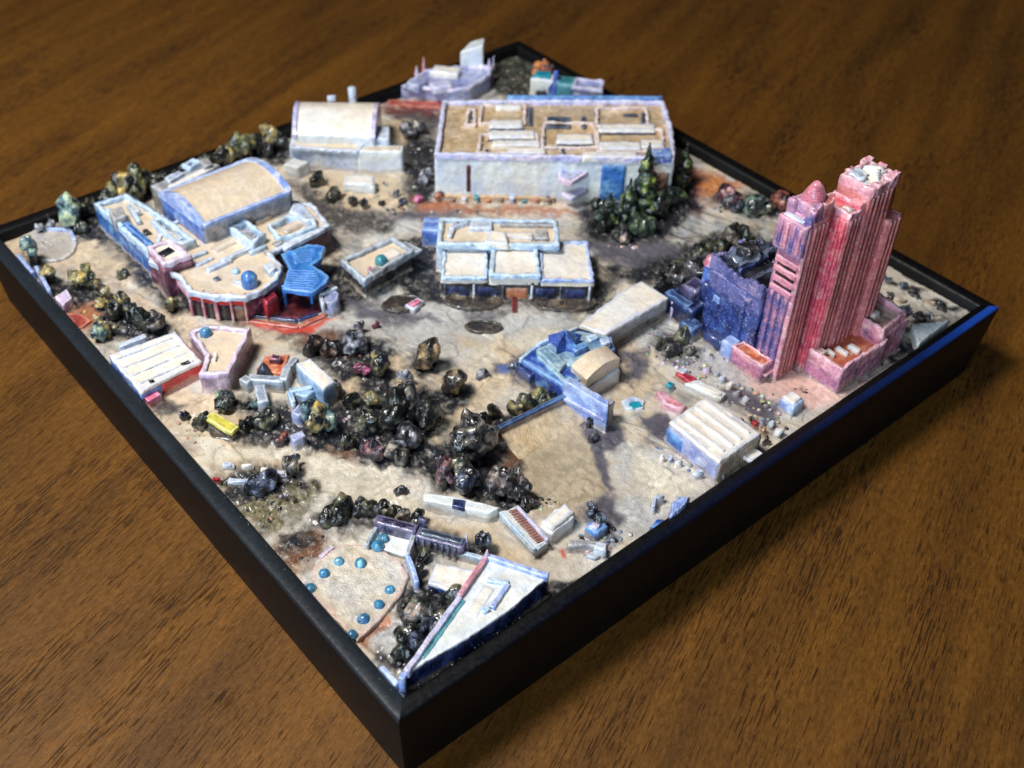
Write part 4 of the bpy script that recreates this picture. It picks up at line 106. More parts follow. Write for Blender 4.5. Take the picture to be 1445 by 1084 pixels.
['rim_hedge_wall','pale blue cut edge of the print beside the left rim',[['rim_hedge_wall','mass','fin_blue',[[5.42,182.5],[4.42,182.52],[4.25,172.8],[5.25,172.78]],0,3.2,0.3,0.06],['wall','mass','fin_blue',[[6.9,174.27],[5.91,174.4],[4.29,162.14],[5.28,162.01]],0,3.6,0.3,0.06]]],
['leaning_slab','small white slab leaning at the left rim',[['leaning_slab','mass','pink_rim',[[4.71,158.72],[4.77,154.11],[8.17,155.62],[8.42,160.06]],0,3.2,0.3,0.1]]],
['red_court','small red curved court at the left rim',[['red_court','mass','red_floor',[[4.93,153.78],[7.49,152.14],[9.07,147.16],[6.64,146.11],[4.2,145.84]],0,0.7,0.3,0.1]]],
['turquoise_pool','small turquoise pool with pale kerb',[['turquoise_pool','mass','pale_rim',[[95.48,39.14],[94.43,36.1],[98.04,33.87],[100.12,35.45],[99.11,38.87]],0,0.6,0.3,0.1],['water','mass','teal_bright',[[95.78,37.01],[95.67,35.17],[98.28,34.38],[98.68,36],[97.04,37.3]],0.5,0.8,0.15,0.1]]],
['pink_train','pink and red carriage row beside the white box store',[['pink_train','mass','pink_wall',[[103.41,35.06],[104.88,34.56],[105.71,26.75],[103.26,26.78],[101.74,30.54]],0,2.2,0.6,0.1],['carriage','mass','red_wall',[[112.64,37.35],[114.49,36.91],[115.22,32.26],[112.66,32.27]],0,1.8,0.5,0.1],['car','mass','pale_rim',[[113.13,37.36],[115.29,37.71],[115.71,35.66],[113.41,35.43]],0,2,0.6,0.1]]],
['pale_canopy','pale flat canopy beside the white box store',[['pale_canopy','mass','pale_wall',[[111.36,33.01],[114.83,31.94],[116.75,23.76],[113.83,23.47]],0,2,0.4,0.1],['ridge','mass','white_roof',[[113.08,31.52],[112.22,31.23],[114.65,24.02],[115.5,24.3]],1.8,2.5,0.27,0.06]]],
['teal_booth','tiny bright turquoise booth',[['teal_booth','mass','teal_bright',[[107.56,35.64],[107.77,34.14],[109.41,34.5],[109.21,36.01]],0,1.8,0.4,0.1]]],
['white_cab_building','rounded white and pale blue cab below the pink tower',[['white_cab_building','mass','fin_blue',[[124.48,13.67],[128.82,13.49],[128.86,9.54],[124.1,9.16]],0,3.2,0.7,0.1],['roof','mass','white_roof',[[124.89,13.49],[128.62,13.47],[128.51,10.29],[124.89,9.95]],3,3.8,0.5,0.1]]],
['roadside_block',None,[['roadside_block','mass','grey_rim',[[118.75,23.66],[118.95,22.35],[120.52,22.26],[120.33,23.57]],0,1.4,0.6,0.25]]],
['roadside_block',None,[['roadside_block','mass','pale_rim',[[118.17,20.48],[118.37,19.19],[119.92,19.09],[119.73,20.38]],0,1.9,0.6,0.25]]],
['roadside_block',None,[['roadside_block','mass','tan_wall',[[111.67,16.03],[111.77,14.86],[113.17,14.84],[113.07,16.01]],0,2.4,0.6,0.25]]],
['roadside_block',None,[['roadside_block','mass','tan_roof',[[115.07,15.92],[115.05,14.83],[116.36,14.89],[116.38,15.98]],0,1.4,0.6,0.25]]],
['roadside_block',None,[['roadside_block','mass','red_wall',[[114.01,13.27],[113.97,11.99],[115.51,12.07],[115.55,13.35]],0,1.9,0.6,0.25]]],
['roadside_block',None,[['roadside_block','mass','grey_rim',[[115.42,12.42],[115.4,11.34],[116.71,11.39],[116.73,12.47]],0,2.4,0.6,0.25]]],
['roadside_block',None,[['roadside_block','mass','pale_rim',[[116.91,10.99],[116.87,9.71],[118.42,9.79],[118.47,11.07]],0,1.4,0.6,0.25]]],
['roadside_block',None,[['roadside_block','mass','ochre_wall',[[113.9,10.56],[114.02,9.6],[115.18,9.54],[115.06,10.5]],0,1.9,0.6,0.25]]],
['roadside_block',None,[['roadside_block','mass','white_roof',[[115.67,7.88],[115.84,6.46],[117.58,6.35],[117.42,7.78]],0,2.4,0.6,0.25]]],
['roadside_block',None,[['roadside_block','mass','soil',[[111.36,7.74],[111.43,6.41],[113.05,6.39],[112.97,7.72]],0,1.4,0.6,0.25]]],
['roadside_block',None,[['roadside_block','mass','pale_rim',[[119.76,29.19],[119.84,27.94],[121.33,27.94],[121.24,29.2]],0,1.9,0.6,0.25]]],
['roadside_block',None,[['roadside_block','mass','white_roof',[[119.2,26.23],[119.31,25.21],[120.53,25.17],[120.42,26.2]],0,2.4,0.6,0.25]]],
['roadside_block',None,[['roadside_block','mass','grey_rim',[[120.43,31.41],[120.54,30.37],[121.78,30.34],[121.67,31.39]],0,1.4,0.6,0.25]]],
['roadside_block',None,[['roadside_block','mass','pink_rim',[[119.07,33.83],[119.3,32.69],[120.65,32.58],[120.43,33.72]],0,1.9,0.6,0.25]]],
['roadside_block',None,[['roadside_block','mass','white_roof',[[87.93,18.94],[88.09,18],[89.16,17.96],[89.01,18.9]],0,2.4,0.6,0.25]]],
['roadside_block',None,[['roadside_block','mass','pale_rim',[[89.81,18.1],[89.85,17.05],[91.05,17.11],[91.01,18.17]],0,1.4,0.6,0.25]]],
['roadside_block',None,[['roadside_block','mass','white_roof',[[90.03,15.85],[90.28,14.83],[91.46,14.7],[91.21,15.72]],0,1.9,0.6,0.25]]],
['roadside_block',None,[['roadside_block','mass','pale_rim',[[90.46,10.86],[90.79,9.41],[92.49,9.23],[92.17,10.69]],0,2.4,0.6,0.25]]],
['roadside_block',None,[['roadside_block','mass','ice_rim',[[95.4,6.98],[95.51,5.69],[97.03,5.67],[96.92,6.96]],0,1.4,0.6,0.25]]],
['roadside_block',None,[['roadside_block','mass','blue_rim',[[103.2,5.31],[103.52,4.04],[105.06,3.82],[104.74,5.1]],0,1.9,0.6,0.25]]],
['white_angular_shelter','pale angular shelter at the right rim behind the pink base',[['white_angular_shelter','mass','pale_wall',[[174.99,11.07],[181.15,7.35],[184.63,5.74],[169.54,5.02]],0,2.8,0.4,0.1]]],
]
TREES = [
[7.5,179.64,11,4.8,'blue_green'],
[7.5,169.48,6,4.2,'gold'],
[23.51,189.94,14,6,'blue_green'],
[12.43,162.23,7,5,'gold'],
[14.9,161.48,7,4.6,'olive'],
[15.8,154.86,6,4,'gold_dark'],
[17.62,144.6,6.5,4.6,'gold'],
[17.84,141.04,5,5,'dark'],
[14.79,144.94,5,5,'dark'],
[17.98,135.02,5.5,5,'dark'],
[20.8,133.52,5.5,5.4,'dark_grey'],
[8.74,140.13,4.5,4.6,'gold'],
[7.5,138.99,5,4.4,'blue_green'],
[27.86,138.44,4,3.4,'olive'],
[15.01,192.5,5,2.4,'grey'],
[18.28,192.5,6,2.6,'grey'],
[14.47,151.26,3,3.4,'gold'],
[24.17,159.45,3,3,'dark'],
[41.36,192.5,11,6.5,'gold'],
[45.39,192.5,11,7,'olive'],
[50.58,192.5,8,5.5,'dark'],
[54.74,192.5,7,5,'black'],
[58.94,192.5,7,5,'black'],
[63.2,192.5,7,5,'black'],
[74.91,192.5,9,6,'gold'],
[79.68,192.5,9,6.5,'olive'],
[83.01,192.5,8,5,'olive'],
[90.03,192.5,10,6,'gold_grey'],
[91.41,192.5,8,5,'dark'],
[92.24,190.21,6,5,'black'],
[54.39,192.5,4,4.5,'grey'],
[87.46,189.58,6,4,'black'],
[67.5,192.5,8,5,'dark'],
[71.3,192.5,8,5,'black'],
[74.22,192.5,9,5.5,'dark'],
[86.1,192.5,8,5,'dark'],
[35.67,192.5,7,4.5,'dark'],
[29.81,192.5,6,4.5,'dark'],
[24.49,185.59,4,4,'dark'],
[38.66,192.5,8,5,'olive'],
[51.35,192.5,6,4.5,'dark'],
[128.82,172.1,6,5,'grey'],
[133.15,172.17,6,5,'dark_grey'],
[116.59,146.41,7,4.5,'grey'],
[109.83,140.27,3,3,'pink'],
[105.02,141.58,3,3,'navy'],
[106.06,146.6,2.5,2.4,'grey'],
[94.79,147.12,3.5,2.5,'grey'],
[93.38,150.6,3,3,'dark'],
[90.44,156.73,3,5,'dark'],
[90.63,165.46,3.5,5,'dark'],
[114.76,136.94,3.5,3,'rust'],
[100.03,145.45,2,2.5,'dark'],
[157.89,94.38,25,9,'conifer'],
[151.99,94.71,15,6.5,'conifer_dark'],
[160.71,91.24,9,7,'green_dark'],
[165.7,91.67,8,6,'green_dark'],
[147.66,98.07,10,5.5,'conifer_dark'],
[143.79,96.43,5,6,'green_dark'],
[179.21,98.06,15,6,'conifer'],
[143.38,88.56,4.5,5,'mixed'],
[149.99,87.94,6,7,'green_dark'],
[148.59,103.02,5,4,'green_dark'],
[169.59,91.57,7,5,'green_dark'],
[151.45,85.89,4,6,'green_dark'],
[184.72,74.05,7,6.5,'sage'],
[183.1,81.1,5,6,'rosy'],
[181.56,77.46,3,4,'navy'],
[192.5,70.74,7,5,'rust'],
[183.39,84.8,4,5,'rosy'],
[189.22,71.51,4,5,'dark'],
[192.35,178.76,5.5,4.5,'orange'],
[192.5,174.93,6.5,5,'rust'],
[188.66,177.58,5,3,'orange'],
[160.18,66.6,6,6,'dark'],
[167.37,67.63,5,6,'dark_grey'],
[153.11,66.93,5,6,'dark'],
[144.26,65.41,4,7,'dark'],
[139.71,66.49,4,7,'black'],
[171.18,66.91,6,5,'green_grey'],
[66.2,78.47,9,6.5,'bronze_rock'],
[65.53,67.23,7,6.5,'bronze_rock'],
[55.19,83.78,8,5.5,'olive_gold'],
[52.19,86.84,4.5,3.6,'pink'],
[55.62,95.57,6,6,'grey'],
[47.86,101.35,4,7,'rust_dark'],
[50.62,97.76,3,6,'rust_dark'],
[60.75,99.82,4,3,'grey'],
[65.25,99.21,2,2,'pink'],
[58.01,77.51,5,3,'grey'],
[56.61,72.68,6,2.4,'grey'],
[31.54,78.11,8,5,'blue_green_dark'],
[32.31,75.66,9,5.5,'gold_dark'],
[34.14,75.42,8,5,'blue_green_dark'],
[41.15,68.61,7,5,'dark'],
[48.34,67.18,10,8,'black_gloss'],
[52.38,65.83,10,8,'dark_grey'],
[53.27,61.4,8,7,'black_gloss'],
[45.4,59.2,6,6,'grey'],
[37.36,60.92,7,4.4,'rosy'],
[41.16,57.3,5,5,'dark_grey'],
[34.6,67.83,5,4,'dark'],
[44.09,78.76,4,5,'dark'],
[46.86,75.59,5,4,'gold_dark'],
[41.77,84.48,3,5,'grey'],
[56.08,47.7,11,9,'dark_grey_big'],
[49.03,43.56,7,6,'dark'],
[48.38,40.16,6,6,'navy'],
[44.39,43.36,9,4,'rosy'],
[47.5,47.9,6,3.4,'rosy'],
[51.99,34.5,8,5,'grey_brown'],
[53.64,31.54,11,4.4,'grey_brown'],
[55.64,30.21,8,4.4,'grey_brown'],
[54.86,34.96,6,5,'black'],
[54.71,27.43,3,3,'grey_brown'],
[56.72,26.62,2.4,2.4,'grey_brown'],
[72.49,52.01,5,4,'gold_dark'],
[75.59,51.14,5,5,'olive_dark'],
[79,50.34,4.5,5,'olive_dark'],
[68.09,53.94,4,4,'dark'],
[64.99,53.91,3.4,4,'dark'],
[82.41,50.54,3,4,'dark'],
[90.12,58.14,6,4.4,'grey_gold'],
[19.88,98.02,5,4,'sage'],
[18.61,96.49,4.5,4,'dark'],
[23.61,93.14,3.5,3.4,'dark'],
[25.07,91.98,4,2.6,'sage'],
[24.49,85.57,4,6,'dark'],
[20.35,87.64,3,4,'dark'],
[12.79,94.9,3,4,'dark'],
[10.09,99.52,2.6,2.6,'navy'],
[23.82,78.22,3,4,'rust'],
[13.51,67.58,4,7,'navy_gloss'],
[11.52,69.72,3,5,'navy_gloss'],
[20.25,68.88,5,4,'dark_grey'],
[22.44,69.97,4,3,'slate_tree'],
[26.14,49.32,4,4,'dark_grey'],
[27.24,47.38,4,4,'dark'],
[28.81,45.58,4,4,'dark_grey'],
[30.27,43.36,4,4,'dark'],
[31.47,41.34,4,4,'dark_grey'],
[33.15,38.42,4,4,'dark'],
[22.76,51.51,2.4,8,'dark'],
[19.57,51.18,2,6,'dark'],
[39.95,24.25,6,3.2,'slate_tree'],
[35.93,47.94,3,3,'grey'],
[20.66,19.31,4,5,'dark'],
[22.47,16.93,4.4,6,'mixed_dark'],
[18.1,17.33,4,6,'mixed_dark'],
[21.55,13.41,4,6,'dark'],
[17.79,13.17,4,6,'navy'],
[14,15.15,3.4,6,'dark'],
[25.35,15.96,4,6,'dark'],
[10.45,12.69,3,5,'dark'],
[13.38,12.43,3.6,5,'navy'],
[23.73,20.49,3.4,5,'black'],
[18.07,21.86,3,4,'dark'],
[28.41,29.59,3,3,'dark'],
[25.44,27.61,3,3,'grey'],
[63.54,13.18,4,3,'slate_tree'],
[64.84,16.61,4,3,'slate_tree'],
[84.34,37.86,2,3.4,'dark_grey'],
[81.24,33.58,2.4,3,'grey'],
[118.88,43.77,2,6,'dark_grey'],
[119.07,46.49,2,5,'dark'],
[123.63,45.79,2,6,'dark'],
[122.48,40.92,2,3,'dark'],
[74.61,67.36,1.8,3,'grey'],
[82.77,64.65,1.6,3,'slate_tree'],
]
BITS = [
[188.72,19.07,2.24,1.6,'dark_wall'],
[189.13,14.74,1.96,1.2,'tan_wall'],
[190.31,11.44,2.24,1.6,'dark_wall'],
[182.31,12.28,2.52,1.6,'dark_wall'],
[181.33,16.15,2.24,1.6,'slate'],
[185.14,9.27,2.24,1.6,'tan_roof'],
[190.45,23.82,1.96,1.6,'slate'],
[183.42,23.23,1.68,1.6,'dark_wall'],
[177.09,9.53,1.96,1.6,'tan_wall'],
[189.25,28.92,1.68,1.2,'slate'],
[184.26,20.56,1.68,1.2,'tan_roof'],
[185.49,11.32,1.4,1.2,'pale_rim'],
]
PATCH = [
[[[17.48,169.61],[22.3,145.87],[33.89,121.74],[46.63,108.05],[31.04,113.25],[26.03,133.47],[16.38,154.4],[15.75,179.34]],'orange_tan',4,0.1,0],
[[[5.75,196.65],[16.88,196],[26.41,179.68],[29.56,160.16],[23.61,156.65],[15.86,175.03],[4.42,186.08]],'orange_tan',3,0.05,0],
[[[5.69,113.15],[15.52,110.24],[24.49,85.57],[32.28,67.32],[33.47,52.11],[22.35,61.03],[13.22,82.56],[6.46,96.89]],'orange_tan',3,0.1,0],
[[[51.03,108.22],[77.09,106.73],[97.19,83.13],[114.83,57.89],[93.66,56.72],[74.6,78.8],[68.28,94.61],[55.16,101.31]],'grey_road',5,0.05,0],
[[[114.83,57.89],[126.6,48.6],[130.98,18.58],[132.16,6.11],[121.97,11.02],[116.28,38.79],[110.25,50.6]],'grey_road',4,0.05,0],
[[[79.9,29.25],[90.31,20.93],[89.44,4.44],[68.07,5.64],[70.65,19.53]],'grey_road',4,0.05,0],
[[[110.79,53.76],[116,46.05],[103.02,35.8],[90.48,32.97],[98.39,46.13]],'ochre',5,0.05,0],
[[[80.94,80.96],[90.63,69.69],[86.26,59.15],[72.9,59.74],[55.65,54.61],[58.95,64.38],[78.21,68.95]],'ochre',4,0.05,0],
[[[37.31,57.49],[46.75,30.63],[56.66,4.82],[44.11,6.56],[42.82,23.45],[34.69,48.39],[23.63,57.27],[10.87,51.73],[7.33,54.58],[27.25,62.7]],'grey_tan',6,0.05,0],
[[[33.99,36.97],[46.01,27.29],[47.38,14.77],[40.34,20.45],[35.71,29.18]],'ochre',3,0.1,0],
[[[71.83,47.83],[78.6,30.29],[73.4,20.09],[61.56,21.39],[62.68,37.18]],'ochre',5,0.05,0],
[[[92.49,176.24],[112.59,155.59],[104.44,137.26],[91.25,147.49],[87.65,164.77]],'ochre',4,0.1,0],
[[[190.85,100.5],[193.52,88.04],[182.25,86.67],[181.47,94.79]],'orange_rust',4,0.2,0],
[[[188.58,107.58],[189.95,101.19],[172.22,84.7],[171.63,89.98]],'maroon',3,0.2,0],
[[[134.89,194.35],[148.57,180.91],[144.23,175.27],[133.63,184.53]],'maroon',3,0.2,0],
[[[135.85,187.59],[145.67,177.13],[122.09,148.27],[106.92,135.34],[105.85,140.94],[125.06,172.74]],'dark_grey',3,0.2,0],
[[[131.22,185.19],[135.41,179.07],[127.76,170.67],[123.25,174.12]],'ochre',3,0.1,0],
[[[109.5,140.53],[142.06,110],[143.05,106.37],[107.75,134.7]],'rust_tan',3,0.2,0],
[[[7.28,188.09],[9.43,169.78],[16.18,162.48],[17.3,145.98],[24.64,130.87],[19.14,126.18],[9.94,137.01],[6.03,149.22],[4.7,163.58]],'ink_dark',2.5,0.5,0],
[[[27.86,201.35],[38.24,206.9],[59.42,209.53],[77.48,206.43],[95.66,206.53],[98.49,193.09],[88.41,181.98],[78.45,194.9],[54.06,194.69],[31.9,193.52]],'ink_dark',3,0.5,0],
[[[22.33,196.31],[33.54,199.33],[31.87,179.85],[27.2,176.87],[22.49,184.93]],'ink_dark',2,0.4,0],
[[[29.52,181.68],[31.8,144.26],[30.76,135.39],[28.16,136.68],[27.32,155.76],[27.68,173.46]],'ink_dark',2,0.4,0],
[[[63.48,127.44],[74.14,129.5],[92.62,128.1],[104.37,123.44],[87.34,100.66],[80.66,101.96],[80.8,111.83],[67.85,110.07],[61.71,111.04],[59.82,118.33]],'ink_dark',2.5,0.4,0],
[[[85.78,173.72],[88.26,161.84],[91.25,147.49],[98.96,136.82],[91.48,133.47],[81.24,143.69],[81.8,159.57]],'dark_grey',2.5,0.5,0],
[[[127.76,170.67],[135,165.13],[118.64,144.83],[111.17,139.23],[112.13,145.85]],'ink_dark',2,0.4,0],
[[[143.56,106.92],[163.16,110.46],[185.49,104.63],[175.05,87.33],[158.21,81.54],[145.76,82.25],[138.5,87.91],[137.69,97.51]],'ink_dark',2.5,0.5,0],
[[[184.74,198.7],[198.66,197.31],[201.53,179.21],[186.71,173.84],[177.12,168.41],[170.01,176.94]],'dark_olive',3,0.5,0],
[[[89.5,106.65],[124.51,77.58],[128.38,74.54],[120.54,68.66],[113.61,70.21],[102.56,83.57],[94.22,85.47],[82.53,96.59]],'ink_dark',3,0.4,0],
[[[105.82,87.36],[122.62,74.18],[114.99,68.35],[101.66,79.61]],'dark_grey',2,0.4,0],
[[[128.67,80.53],[141.28,79.19],[166.47,75.12],[179.73,64.8],[169.63,54.87],[135.43,49.19],[139.24,66.03],[129.92,73.33]],'ink_dark',4,0.5,0],
[[[46.02,112.17],[55.33,104.82],[64.44,93.98],[59.6,75.25],[60.86,61.27],[49.39,49.27],[38.79,54.03],[34.19,64.33],[25.91,72.41],[25.18,81.96],[32.36,88.73],[44.64,88.78]],'ink_dark',3,0.5,0],
[[[45.25,62.92],[56.22,52.65],[64.99,50.2],[59.44,28.53],[51.07,28.48],[44.56,40.47],[42.03,50.29]],'ink_dark',2,0.5,0],
[[[56.77,103.69],[47.93,103.43],[46.63,108.05],[54.22,106.44]],'brown_print',2,0.3,0],
[[[60.97,86.07],[64.25,80.01],[59.32,70.53],[60.1,60.3],[53.04,56.69],[55.26,73.76]],'ochre',2,0.1,0],
[[[43.91,87.7],[48.74,85.53],[45.81,81.27],[41.06,83.42]],'ochre',2,0.2,0],
[[[23,99.39],[33.01,86.61],[25.26,74.4],[16.9,84.05],[20.58,88.68]],'ink_dark',2,0.5,0],
[[[6.23,76.74],[14.68,75.61],[22.85,67.64],[22.6,60.84],[11.45,56.92],[6.04,57.66],[4.39,67.34]],'ink_dark',2.5,0.6,0],
[[[4.91,68.25],[21.12,62.02],[19.95,60.22],[9.51,56.67],[5.57,58.04]],'olive_speckle',3,0.5,0],
[[[14.22,54.17],[21.87,54.62],[29.53,49.28],[27.99,43.09],[21.22,45.44],[16.05,51.4]],'dark_grey',2,0.4,0],
[[[5.2,52.53],[15.72,50.89],[14.19,45.27],[7.85,44.24],[4.04,43.7]],'brown_print',2,0.4,0],
[[[7.4,53.26],[13.67,53.32],[12.69,49],[5.92,49.47]],'ink_dark',2,0.4,0],
[[[32.19,38.41],[42.26,25.16],[40.37,21.67],[30.98,32.99]],'ink_dark',1.5,0.4,0],
[[[19.6,26.39],[25.8,26.12],[29.84,16.94],[25.38,13.67],[12.7,8.76],[7,10.28],[6.63,16.85],[14.33,20.38]],'ink_dark',1.5,0.6,0],
[[[5.84,21.79],[13.49,22.86],[12.73,20.58],[7.53,19.33]],'rust_tan',1.5,0.3,0],
[[[8.56,19.58],[14.33,20.38],[14.51,15.83],[9.38,13.56]],'grey_road',1.5,0.2,0],
[[[56.07,73.11],[62.44,74.66],[63.49,68.85],[69.87,67.09],[68.54,63.2],[60.86,61.27],[57.03,67.5]],'ink_dark',1.5,0.3,0],
[[[62.02,81.78],[69.19,86.63],[70.79,78.3],[67.61,75.63],[63.47,77.21]],'ink_dark',1.5,0.3,0],
[[[63.12,53.23],[86.56,51.51],[81.27,48.22],[64.69,49.83]],'ink_dark',1.5,0.4,0],
[[[94.54,32.24],[101.86,28.63],[95.33,22.33],[93.89,25.61]],'slate_print',1.2,0.05,0],
[[[83.07,42.01],[86.47,36.16],[89.62,32.1],[86,28.87],[80.16,29.05],[73.65,19.89],[72.77,20.59],[79.55,32.51]],'slate_print',1,0.05,0],
[[[63.55,18.45],[73.15,20.29],[69.7,13.51],[62.83,7.31],[62.06,10.49]],'slate_print',2,0.1,0],
[[[95.57,32.05],[100.73,31.12],[97.84,27.1],[94.29,28.38]],'dark_grey',2,0.1,0],
[[[81.01,66.73],[88.8,67.56],[86.26,59.15],[86.04,50.94],[82.44,52.15],[81.05,59.9]],'slate_print',2,0.2,0],
[[[120.71,53.25],[126.36,45.83],[122.89,38.82],[116.86,41.83],[117.01,47.04]],'dark_grey',2.5,0.4,0],
[[[79.07,70],[83.82,67.28],[80.99,65.03],[77.13,67.07]],'slate_print',1.5,0.1,0],
[[[81.08,67.37],[83.4,66.23],[81.65,64.16],[79.63,65.08]],'blue_print',1,0.1,0],
[[[79.01,77.08],[83.46,75.35],[82.93,70.44],[77.36,67.91],[74.71,71.72]],'pale_tan',1.5,0.05,0],
[[[87.24,108.82],[90.7,104.07],[85.44,98.2],[83.09,102.02]],'ink_dark',1.2,0.4,0],
[[[180.52,88.01],[181.56,77.46],[190.51,65.74],[199.96,68.04],[192.42,81.3]],'dark_grey',2,0.3,0],
[[[3.62,156.74],[12.12,153.87],[10.95,147.21],[6.2,145.41]],'rust_tan',2,0.3,0],
[[[189.04,31.18],[202.78,28.98],[201.57,4.97],[181.69,5.14],[163.91,8.16],[175.72,21.35]],'grey_tan',5,0.2,0],
[[[188.93,22.97],[190.08,20.03],[193.96,19.01],[192.82,21.96]],'ink_dark',0.9,0.2,0],
[[[189.05,15.6],[189.88,12.97],[193.4,12.18],[192.59,14.83]],'ink_dark',0.9,0.2,0],
[[[178.69,19.8],[179.54,17.17],[182.99,16.41],[182.15,19.04]],'ink_dark',0.9,0.2,0],
[[[191.12,10.41],[191.58,8.47],[194.21,7.98],[193.75,9.92]],'ink_dark',0.9,0.2,0],
[[[179.14,13.23],[180.24,10.83],[183.4,9.87],[182.31,12.28]],'ink_dark',0.9,0.2,0],
[[[197,21.59],[196.86,19.62],[199.54,19.6],[199.69,21.57]],'ink_dark',0.9,0.2,0],
[[[187.01,27.76],[187.5,25.73],[190.17,25.28],[189.69,27.32]],'ink_dark',0.9,0.2,0],
[[[171.52,15.04],[172.13,12.31],[175.74,11.72],[175.14,14.47]],'ink_dark',0.9,0.2,0],
[[[161.71,9.9],[173.68,8.47],[172.21,5.22],[159.23,4.77]],'ink_dark',1.5,0.2,0],
[[[126.39,23.92],[140.53,19.58],[139.06,7.16],[154.07,5.38],[149.31,4.03],[131.8,8.01],[126.53,17.11]],'pinkish',2.5,0.1,0],
[[[52.48,13.89],[53.21,13.56],[52.39,11.97],[51.8,12.45]],'red_print',0.7,0,0],
[[[39.68,122.71],[48.94,111.7],[59.41,110.94],[57.53,109.78],[48.43,109.54],[40.79,119.24]],'red_print',1.5,0.1,0],
[[[24.82,59.06],[27.53,57.43],[24.62,55.93],[22.91,56.75]],'slate_print',1.2,0.05,0],
[[[29.1,69.87],[34.84,65.28],[33.53,61.95],[29.49,63.18]],'brown_print',2,0.2,0],
[[[5,5],[50,5],[46,8.5],[8,8.5]],'ink_dark',0.8,0.1,0],
[[[64.27,114.84],[69.34,108.9],[78.49,95.93],[93.25,84.31],[90.45,83.85],[70.85,98.15],[63.8,107.49]],'slate_print',2.5,0.1,0],
[[[79.74,100.73],[87.57,95.35],[85.48,86.63],[81.29,84.35],[79.39,97.13]],'grey_road',1.2,0.05,0],
[[[93.64,74.61],[99.55,72.91],[103.12,67.13],[93.5,67.42],[90.28,70.68]],'pale_tan',1.5,0.05,0],
[[[108.82,51.73],[113.4,49.89],[109.9,43.85],[102.57,42.81]],'slate_print',2,0.1,0],
[[[61.14,44.25],[69.95,45.63],[74.35,44.27],[65.01,41.16],[59.49,39.73]],'brown_print',2.5,0.1,0],
[[[23.46,68.58],[32.25,55.88],[37.08,41.06],[30.99,43.3],[23.63,57.27]],'pale_tan',2,0.05,0],
[[[86.4,24.06],[89.23,13.05],[89.79,6.94],[77.59,8.5],[77.17,17.06]],'pale_tan',2,0.05,0],
[[[3.03,115.26],[9.67,109.99],[11.85,103.45],[7.46,102.24],[3.95,109.74]],'dark_grey',1.5,0.2,0],
[[[36.22,138.83],[39.68,122.71],[37.48,120.74],[32.51,134.02]],'dark_grey',2,0.2,0],
[[[101.14,139.82],[114.37,129.56],[112.99,127.8],[98.52,136.23]],'slate_print',2.5,0.1,0],
[[[135.66,96.83],[141.72,85.4],[153.97,80.31],[153.39,74.09],[139.59,77.49],[131.72,86.65]],'slate_print',3,0.1,0],
[[[64.99,50.2],[86.61,48.18],[85.95,39.08],[80.16,29.05],[73.15,20.29],[57.01,22.91],[57.2,30.32],[63.7,36.37]],'square_tan',0.9,0.03,0],
[[[83.47,42.96],[86.13,35.81],[88.51,31.44],[85.41,28.74],[80.16,29.05],[73.65,19.89],[73.25,21.33],[79.1,32.28]],'slate_sharp',0.55,0.03,0],
[[[95.3,32.27],[101.19,28.21],[95.2,22.43],[93.74,26.65]],'slate_sharp',0.55,0.03,0],
[[[7.79,97.66],[9.65,86],[25.64,74.99],[32.02,64.03],[37.05,57.13],[37.75,52.6],[29.52,51.99],[23.36,59.13],[24.74,65.27],[21.37,74.29],[12.3,80.97],[7.74,82.6]],'pale_tan',1.6,0.04,0],
[[[114.06,27.03],[122.57,25.26],[124.91,13.49],[118.69,10.48],[117.08,18.11]],'slate_print',1.6,0.05,0],
]
